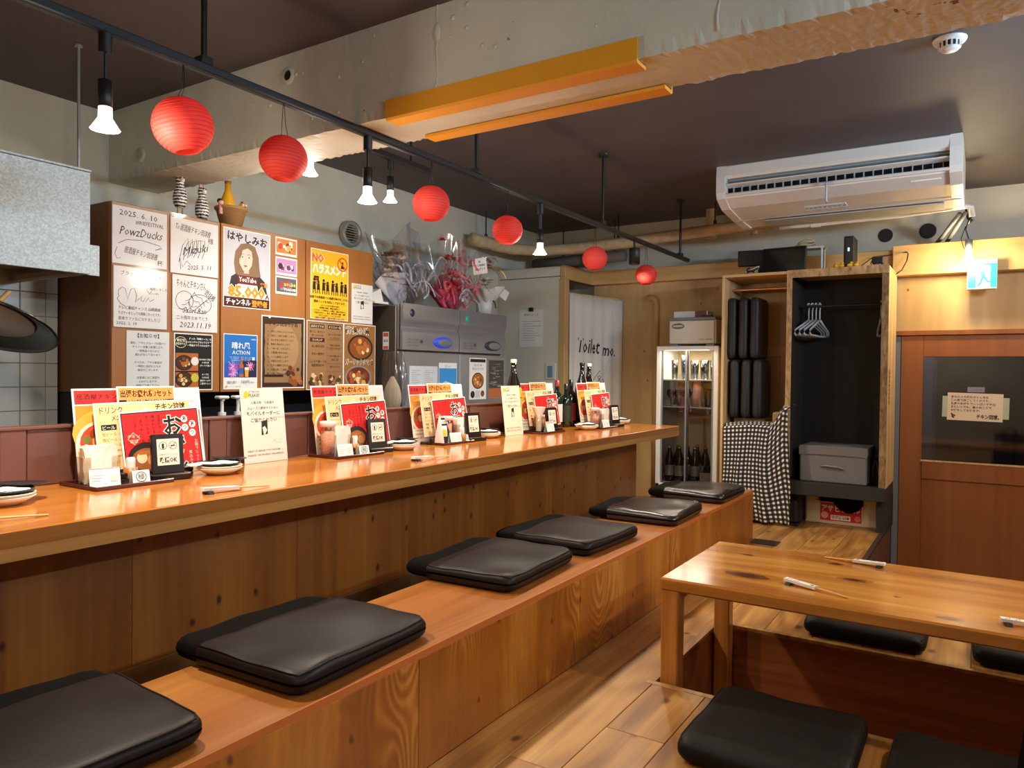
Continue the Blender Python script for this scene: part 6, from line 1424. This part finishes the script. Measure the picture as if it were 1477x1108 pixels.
tag(obj('power_cable', B().tube([(-.52, 5.70, WZ-.03), (-.49, 5.74, WZ+.0), (-.465, 5.80, WZ+.07), (-.46, 5.83, WZ+.12), (-.47, 5.86, WZ+.14), (-.55, 5.87, WZ+.13), (-.68, 5.85, WZ+.12), (-.74, 5.74, WZ+.05), (-.76, 5.70, WZ+.012)], .004, 6), M['black_soft']), 'thin black cable looping over the wardrobe corner to the router', 'cable')
# exit sign
ex = thing('exit_sign', 'green and white running man emergency exit sign over the door', 'sign', (-.022, 5.80, 1.735))
obj('housing', B().box(-.085, .085, 0, .058, -.10, .10, bev=.004), M['white'], ex)
fa = obj('face', B().box(-.08, .08, -.003, 0, -.088, .082), emis('exit_white', '#eafff6', .55), ex)
p = Print(lambda u, v, q: (u, -.0035-q, v)); ng = '#00b8a0'
p.mats.append(emis('exit_green', '#12b9a4', .55)); GI = 0
def gp(pts): w = p._w(); p.b.add([p.place(u, v, w) for u, v in pts], [tuple(range(len(pts)))], GI)
gp([(-.08, -.088), (-.035, -.088), (-.035, .06), (-.08, .06)]); gp([(.045, -.088), (.08, -.088), (.08, .06), (.045, .06)]); gp([(-.08, .055), (.08, .055), (.08, .07), (-.08, .07)])
gp([(-.012+.012*math.cos(a*.4488), .04+.012*math.sin(a*.4488)) for a in range(14)])
for q in ([(-.012, .028), (.012, .012), (.02, -.02), (0, -.025), (-.012, -.0)], [(.012, .022), (.036, .024), (.038, .016), (.012, .012)], [(-.012, .026), (-.032, .006), (-.026, .0), (-.008, .014)], [(0, -.018), (.02, -.016), (.034, -.045), (.058, -.05), (.058, -.06), (.026, -.056)], [(-.002, -.014), (.012, -.022), (-.018, -.06), (-.032, -.078), (-.02, -.082), (-.004, -.058)]): gp(q)
p.out('running_figure', fa)
obj('bracket', B().box(-.03, .03, .058, .0595, -.05, .05), M['white'], ex)
# sign on the door glass
def dsign(p, w, h):
    lines(p, ['あなたの大切なひとときを', 'この店で過ごしてくださり、', '感謝の気持ちでいっぱいです☺', 'またいつでも、扉の向こうで', 'お待ちしております!'], .022, h-.034, .0185, '#4a3226', 1.26, bold=.02)
    p.text('チキン琉球。', w-.02, .018, .034, '#33211a', align='r', w=.13, bold=.03); r = random.Random(3)
    for k in range(7): p.disc(.028+.018*r.random(), .018+.03*r.random(), .006, '#4a3226', n=7)
o = sheet('door_sign', 'cream thank you sign stuck on the dark door window', 'sign', (-.215, 5.9955, .755), .325, .19, dsign, '#e9d3ba', rz=0, twist=1)
obj('backing', B().box(-.03, .36, .0002, .0016, .02, .165), M['backing'], o)
sheet('door_label', 'small faint printed label above the sign on the door window', 'label', (-.095, 5.9965, .95), .10, .035, lambda p, w, h: p.text('二〇五号', w/2, .01, .016, '#5a5260', align='c', w=.07), '#93899a', rz=0)
# dark shoes on the floor behind the bench end
tag(obj('cable_coil', B().tube([(-1.86+.13*math.cos(a*.5), 4.99+.10*math.sin(a*.5), .012+.0008*a) for a in range(40)], .009, 6), M['black_soft']), 'coil of black cable on the floor behind the bench end', 'cable')

# ================================================================== CEILING, AIR CONDITIONER, PIPES
AX0, AX1 = -1.455, -.118
ac = thing('air_conditioner', 'white ceiling hung air conditioner with open louvres', 'air conditioner', (0, 0, 0))
pf = [(4.69, 2.369), (4.685, 2.30), (4.69, 2.29), (4.78, 2.29), (4.78, 2.20), (4.69, 2.195), (4.70, 2.17), (4.80, 2.125), (5.05, 2.10), (5.30, 2.09), (5.335, 2.11), (5.34, 2.369)]
obj('body', B().prism(pf, 0, AX0+.05, AX1-.05), M['ac'], ac)
cap = [(4.675, 2.37), (4.667, 2.30), (4.668, 2.20), (4.685, 2.165), (4.79, 2.118), (5.05, 2.092), (5.31, 2.082), (5.35, 2.105), (5.355, 2.37)]
for a, b_ in ((AX0, AX0+.055), (AX1-.06, AX1)): obj('end_cap', B().prism(cap, 0, a, b_), M['ac'], ac)
obj('front_panel', B().box(AX0+.05, AX1-.05, 4.672, 4.70, 2.30, 2.37, bev=.006), M['ac'], ac)
obj('lower_lip', B().box(AX0+.05, AX1-.05, 4.675, 4.72, 2.178, 2.196, bev=.005), M['ac'], ac)
obj('outlet_shadow', B().box(AX0+.056, AX1-.061, 4.755, 4.779, 2.20, 2.292), M['dark_gap'], ac)
obj('louvre', B().box(-.62, .62, -.03, .03, -.004, .004, bev=.003), M['ac'], ac, (-.785, 4.705, 2.247), (R(-12), 0, 0))
obj('louvre', B().box(-.62, .62, -.022, .022, -.003, .003, bev=.002), M['ac_grey'], ac, (-.785, 4.735, 2.278), (R(-15), 0, 0))
vm = B().box(-.002, .002, -.025, .02, -.034, .03, bev=.001).mesh('vane', M['ac_grey'])
for k in range(24): obj('vane', vm, parent=ac, loc=(AX0+.095+.05*k, 4.745, 2.237))
for z in (2.135,): obj('seam', B().box(AX0+.01, AX1-.01, 5.045, 5.049, 2.088, 2.0945), M['ac_grey'], ac)
obj('name_plate', B().box(-.37, -.22, 4.735, 4.742, 2.148, 2.163, bev=.002), M['white'], ac)
obj('intake_grille', B().box(AX0+.2, AX1-.1, 5.10, 5.30, 2.084, 2.0905), M['ac_grey'], ac)
# little white wind deflector hooked on the lip
df = thing('wind_deflector', 'small white slotted deflector hooked under the air conditioner', 'deflector', (-.80, 4.662, 2.175))
obj('hook', B().box(-.045, .045, -.006, .012, -.002, .012, bev=.003), M['hanger'], df); obj('arm', B().tube([(0, -.004, .002), (.002, -.008, -.03), (.0, .0, -.085), (0, .03, -.105)], .006, 8), M['hanger'], df)
for y in (-.02, .06): obj('frame_bar', B().box(-.125, .105, y+.028, y+.036, -.122, -.112, bev=.002), M['hanger'], df)
for k in range(9): obj('slat', B().box(-.12+.0265*k, -.108+.0265*k, .014, .09, -.119, -.113, bev=.001), M['hanger'], df)
dp = thing('drain_pipe', 'thin cream drain pipe running below the air conditioner', 'pipe', (0, 0, 0))
obj('pipe', B().tube([(-1.24, 5.45, 2.095), (-1.1, 5.45, 2.098), (-.5, 5.45, 2.105), (-.12, 5.45, 2.125), (-.085, 5.47, 2.12), (-.08, 5.48, 2.06)], .017, 12), M['ac'], dp); obj('joint', B().cyl((-1.03, 5.45, 2.098), (-.97, 5.45, 2.0995), .022), M['ac'], dp); obj('hanger_strap', B().cyl((-1.0, 5.45, 2.1), (-1.0, 5.45, CEIL_F), .004, n=6).cyl((-.2, 5.45, 2.12), (-.2, 5.45, CEIL_F), .004, n=6), M['ac'], dp)
wr = thing('wire_bundle', 'grey wires dropping from the drain pipe to the bare bulb', 'wire', (0, 0, 0))
obj('wire', B().tube([(-.085, 5.47, 2.06), (-.10, 5.52, 2.03), (-.08, 5.60, 2.06), (-.10, 5.68, 2.08), (-.11, 5.73, 2.1), (-.12, 5.72, 2.16)], .006, 6), M['black_soft'], wr); obj('conduit', B().tube([(-.15, 5.55, 2.10), (-.25, 5.85, 2.02), (-.30, 5.98, 1.985)], .014, 8).tube([(-.12, 5.55, 2.10), (-.2, 5.85, 2.02), (-.24, 5.98, 1.985)], .014, 8), M['grey'], wr)
ip = thing('insulated_pipe', 'thick cream wrapped pipe running along the top of the far wall', 'pipe', (0, 0, 0))
pts = [(-3.50, 4.86, 2.125), (-3.47, 5.05, 2.115), (-3.40, 5.3, 2.10), (-3.2, 5.5, 2.095), (-2.9, 5.58, 2.105), (-2.4, 5.60, 2.125), (-1.9, 5.60, 2.15), (-1.4, 5.60, 2.17), (-.6, 5.60, 2.20)]
obj('wrap', B().tube(pts, [.05, .052, .048, .047, .046, .045, .044, .042, .042], 16), M['pipe'], ip)
for x, y, z in ((-3.47, 5.02, 2.11), (-2.55, 5.60, 2.12), (-1.75, 5.60, 2.155)): obj('hanger_rod', B().cyl((x, y, z+.04), (x, y, CEIL_F), .006, n=8).cyl((x, y, z+.04), (x, y, z+.075), .013, n=10), M['black'], ip)
p2_ = thing('dark_pipe', 'dark pipe half hidden behind the cream wrapped pipe', 'pipe', (0, 0, 0)); obj('pipe', B().tube([(-3.5, 5.85, 2.04), (-3.2, 5.85, 2.045), (-2.6, 5.85, 2.06)], .05, 12), plain('grey_brown_pipe', '#6a6058', .7), p2_); obj('flange', B().cyl((-2.98, 5.85, 2.05), (-2.94, 5.85, 2.051), .065), plain('grey_brown_pipe', '#6a6058', .7), p2_); obj('bracket', B().cyl((-3.2, 5.85, 2.09), (-3.2, 5.85, CEIL_F), .006, n=6).cyl((-2.7, 5.85, 2.1), (-2.7, 5.85, CEIL_F), .006, n=6), M['black'], p2_)
for x, lab in ((-1.86, 'short cream pipe stub rising to the ceiling left of the air conditioner'), (-1.52, 'thin cream pipe stub behind the air conditioner corner')):
    tag(obj('pipe_stub', B().cyl((x, 5.85, 2.16), (x, 5.85, CEIL_F), .04 if x < -1.7 else .02).cyl((x, 5.85, 2.14), (x, 5.85, 2.2), .046 if x < -1.7 else .026), M['pipe']), lab, 'pipe', 'pipe stubs')
# smoke detector, ceiling seam
sd = thing('smoke_detector', 'round white smoke detector on the dark ceiling', 'smoke detector', (-.136, 3.367, CEIL_F))
obj('base', B().lathe([(.001, -.014), (.055, -.013), (.06, -.004), (.06, 0)], 28), M['white'], sd); obj('slot_ring', B().lathe([(.036, -.034), (.038, -.013)], 24), M['dark_gap'], sd)
for k in range(14): obj('slot_fin', shared('fin', lambda: B().box(.036, .041, -.003, .003, -.034, -.013).mesh('slot_fin', M['white'])), parent=sd, rot=(0, 0, k*math.pi/7))
obj('cap', B().lathe([(.001, -.046), (.03, -.044), (.038, -.036), (.036, -.032)], 24), M['white'], sd)
# foam edge guards on the beam
def guard(y, z, sy, lab):
    t = 0.011; L_ = .062
    poly = [(0, 0), (0, L_), (-t*.9, L_), (-t, -t*.3), (-t*.5, -t), (L_*.9, -t), (L_*.9, 0)]
    g = tag(obj('foam_edge_guard', B().prism([(sy*a, c) for a, c in poly], 0, -1.80, -.848), M['foam'], None, (0, y, z)), lab, 'edge guard', 'orange foam guards on the beam')
guard(1.9825, 1.947, 1, 'orange foam guard along the near lower edge of the beam'); guard(2.2475, 1.947, -1, 'orange foam guard along the far lower edge of the beam')

# ================================================================== FLOWERS ON THE REFRIGERATOR
FT = 1.4715
def cello(b, base, top, r, n=26, seed=0, mat=0):
    r_ = random.Random(seed); ph = [r_.uniform(0, 6.28) for _ in range(4)]; A, T_ = Vector(base), Vector(top)
    d = T_-A; q = d.to_track_quat('Z', 'Y').to_matrix(); L_ = d.length
    def f(s, t):
        a = 2*math.pi*s; rr = r*(.28+.72*t**.7)*(1+.16*math.sin(5*a+ph[0])*t+.10*math.sin(9*a+ph[1]+4*t))
        v = A+q@Vector((rr*math.cos(a), rr*math.sin(a), L_*t*(1+.12*math.sin(3*a+ph[2])*t))); return tuple(v)
    b.grid(f, 60, n, mat)
def bloom(c, r, seed, mats, petals=9):
    r_ = random.Random(seed); b = B()
    for ring in range(3):
        for k in range(petals-2*ring):
            a = 2*math.pi*(k+.5*ring)/(petals-2*ring)+r_.uniform(-.1, .1); el = [.25, .8, 1.25][ring]
            d = Vector((math.cos(a)*math.cos(el), math.sin(a)*math.cos(el), math.sin(el))); s = d.cross(Vector((0, 0, 1))).normalized(); u = s.cross(d)
            rr = r*[1, .8, .55][ring]; C_ = Vector(c)
            P_ = [C_+d*rr*.1, C_+d*rr*.55+s*rr*.33-u*rr*.05, C_+d*rr-u*rr*.12+s*rr*.12, C_+d*rr-u*rr*.12-s*rr*.12, C_+d*rr*.55-s*rr*.33-u*rr*.05]
            b.add([tuple(v) for v in P_], [(0, 1, 2, 3, 4)], 0, False)
    return b
def ribbon(b, c, L_, seed, m=0, w=.012):
    r_ = random.Random(seed); a = r_.uniform(0, 6.28); e = r_.uniform(-.4, 1.0); d = Vector((math.cos(a)*math.cos(e), math.sin(a)*math.cos(e), math.sin(e))); s = Vector((r_.uniform(-1, 1), r_.uniform(-1, 1), r_.uniform(-1, 1))).normalized(); n = 8; P_ = []
    for i in range(n+1):
        t = i/n; p = Vector(c)+d*L_*t+Vector((0, 0, .5*L_*math.sin(3.1*t)))+s*.02*math.sin(6*t); P_ += [tuple(p+s*w/2), tuple(p-s*w/2)]
    b.add(P_, [(2*i, 2*i+2, 2*i+3, 2*i+1) for i in range(n)], m, True)
WHT, RED, PNK, SIL, DRY = plain('ivory_petal', '#f0e6d2', .7), plain('crimson_petal', '#d8283c', .5), plain('pink_ribbon', '#ef5f78', .35), plain('silver_foil', '#dfe4ee', .25, metal=.4), plain('dried_brown', '#a5835f', .8)
# white dried bouquet
bq = thing('bouquet', 'cellophane bouquet of ivory flowers on the left of the refrigerator', 'bouquet', (-3.2, 3.60, FT), 0, 'wrapped bouquets')
cb3 = B(); cello(cb3, (0, .10, .0), (.06, -.12, .40), .18, seed=1); obj('cellophane', cb3, M['cello'], bq)
for k in range(13):
    r_ = random.Random(k+40); obj('flower', bloom((r_.uniform(-.02, .15), r_.uniform(-.17, .06), r_.uniform(.12, .36)), r_.uniform(.045, .065), k, None), WHT if k % 4 else DRY, bq)
tb_ = B(); cello(tb_, (-.05, .10, .005), (-.04, -.06, .22), .13, n=14, seed=21); obj('added_tissue_cone', tb_, M['tissue'], bq)  # added white cone behind the flowers, makes the bouquet brighter
stb = B()
for k in range(10): r_ = random.Random(k); stb.tube([(0, .10, .01), (r_.uniform(-.03, .05), r_.uniform(-.1, .05), .15), (r_.uniform(-.08, .1), r_.uniform(-.18, .03), r_.uniform(.25, .4))], .003, 5)
o = obj('stems', stb, DRY, bq)
bw = B()
for k in range(46): r_ = random.Random(k+900); ribbon(bw, (.06+r_.uniform(-.04, .06), .14+r_.uniform(-.16, .1), .03+r_.uniform(0, .16)), r_.uniform(.1, .2), k+5, 0, .013)
o = obj('silver_bow', bw, SIL, bq); o['kind'] = 'stuff'
# red foil bouquet
bq = thing('bouquet', 'shiny red and silver wrapped bouquet in the middle of the refrigerator top', 'bouquet', (-3.17, 4.10, FT), 0, 'wrapped bouquets')
cb3 = B(); cello(cb3, (0, .06, .0), (.05, -.10, .44), .17, seed=4); obj('cellophane', cb3, M['cello'], bq)
fm = B(); cello(fm, (.0, .07, .005), (.0, -.02, .20), .12, n=14, seed=9); obj('red_paper', fm, PNK, bq)
for k in range(10):
    r_ = random.Random(k+70); obj('flower', bloom((r_.uniform(.02, .15), r_.uniform(-.15, .13), r_.uniform(.10, .36)), r_.uniform(.035, .055), k+9, None), RED if k % 3 else PNK, bq)
obj('rose', bloom((.06, -.12, .47), .032, 3, None), RED, bq)
bw = B()
for k in range(60): r_ = random.Random(k+300); ribbon(bw, (.10+r_.uniform(-.05, .05), r_.uniform(-.12, .18), r_.uniform(.02, .34)), r_.uniform(.07, .15), k+60, k % 2, .016)
o = obj('ribbons', bw, [PNK, SIL], bq); o['kind'] = 'stuff'
tgc = obj('name_card', B().box(-.055, .055, -.0008, .0008, 0, .11), M['paper'], bq, (.17, .18, .27), (R(8), R(-12), R(60)))
p = Print(lambda u, v, q: (u, -.001-q, v)); lines(p, ['祝', 'チキン琉球様', 'ありがとう'], 0, .08, .017, '#4a4650', 1.5, 'c', .02); p.out('print', tgc)
# white potted arrangement
fp2 = thing('potted_flowers', 'white paper wrapped flower pot with a card, right end of the refrigerator', 'flowers', (-3.16, 4.555, FT))
obj('pot', B().lathe([(.001, 0), (.055, .001), (.065, .12), (.058, .12), (.052, .01), (.001, .01)], 22), M['white'], fp2)
pb3 = B(); cello(pb3, (0, 0, .08), (0, 0, .20), .13, n=8, seed=12); obj('paper_wrap', pb3, plain('white_wrap', '#dcdad4', .6), fp2)
for k in range(7): r_ = random.Random(k+11); obj('flower', bloom((r_.uniform(-.04, .06), r_.uniform(-.05, .06), r_.uniform(.20, .27)), .045, k+31, None), WHT, fp2)
for k in range(5): r_ = random.Random(k+17); obj('small_flower', bloom((r_.uniform(-.03, .05), r_.uniform(-.05, .05), r_.uniform(.32, .42)), .025, k+51, None), RED if k % 2 else DRY, fp2)
obj('balloon', B().ball((0, 0, .43), .085, 20, 12), M['cello'], fp2)
obj('card', B().box(-.04, .04, -.0008, .0008, 0, .075), M['paper'], fp2, (.08, .12, .14), (R(0), R(28), R(70)))
obj('bow', B().tube([(.062, -.01, .13), (.07, -.06, .15), (.066, -.01, .13), (.07, .04, .10), (.068, .06, .06)], .004, 6), M['black_soft'], fp2)
gb = B()
for k in range(5): ribbon(gb, (.02, -.10, .25), .2, k+200, 0, .008)
o = obj('gold_ribbon', gb, plain('gold_ribbon', '#c9a052', .3, metal=.6), fp2)
tag(obj('flattened_carton', B().box(-3.55, -3.1, 3.32, 3.44, 1.4605, 1.475, bev=.002).prism([(3.30, 1.475), (3.45, 1.475), (3.42, 1.56), (3.33, 1.52)], 0, -3.4, -3.15), [M['towel']]), 'crumpled white paper on the left edge of the refrigerator top', 'paper')
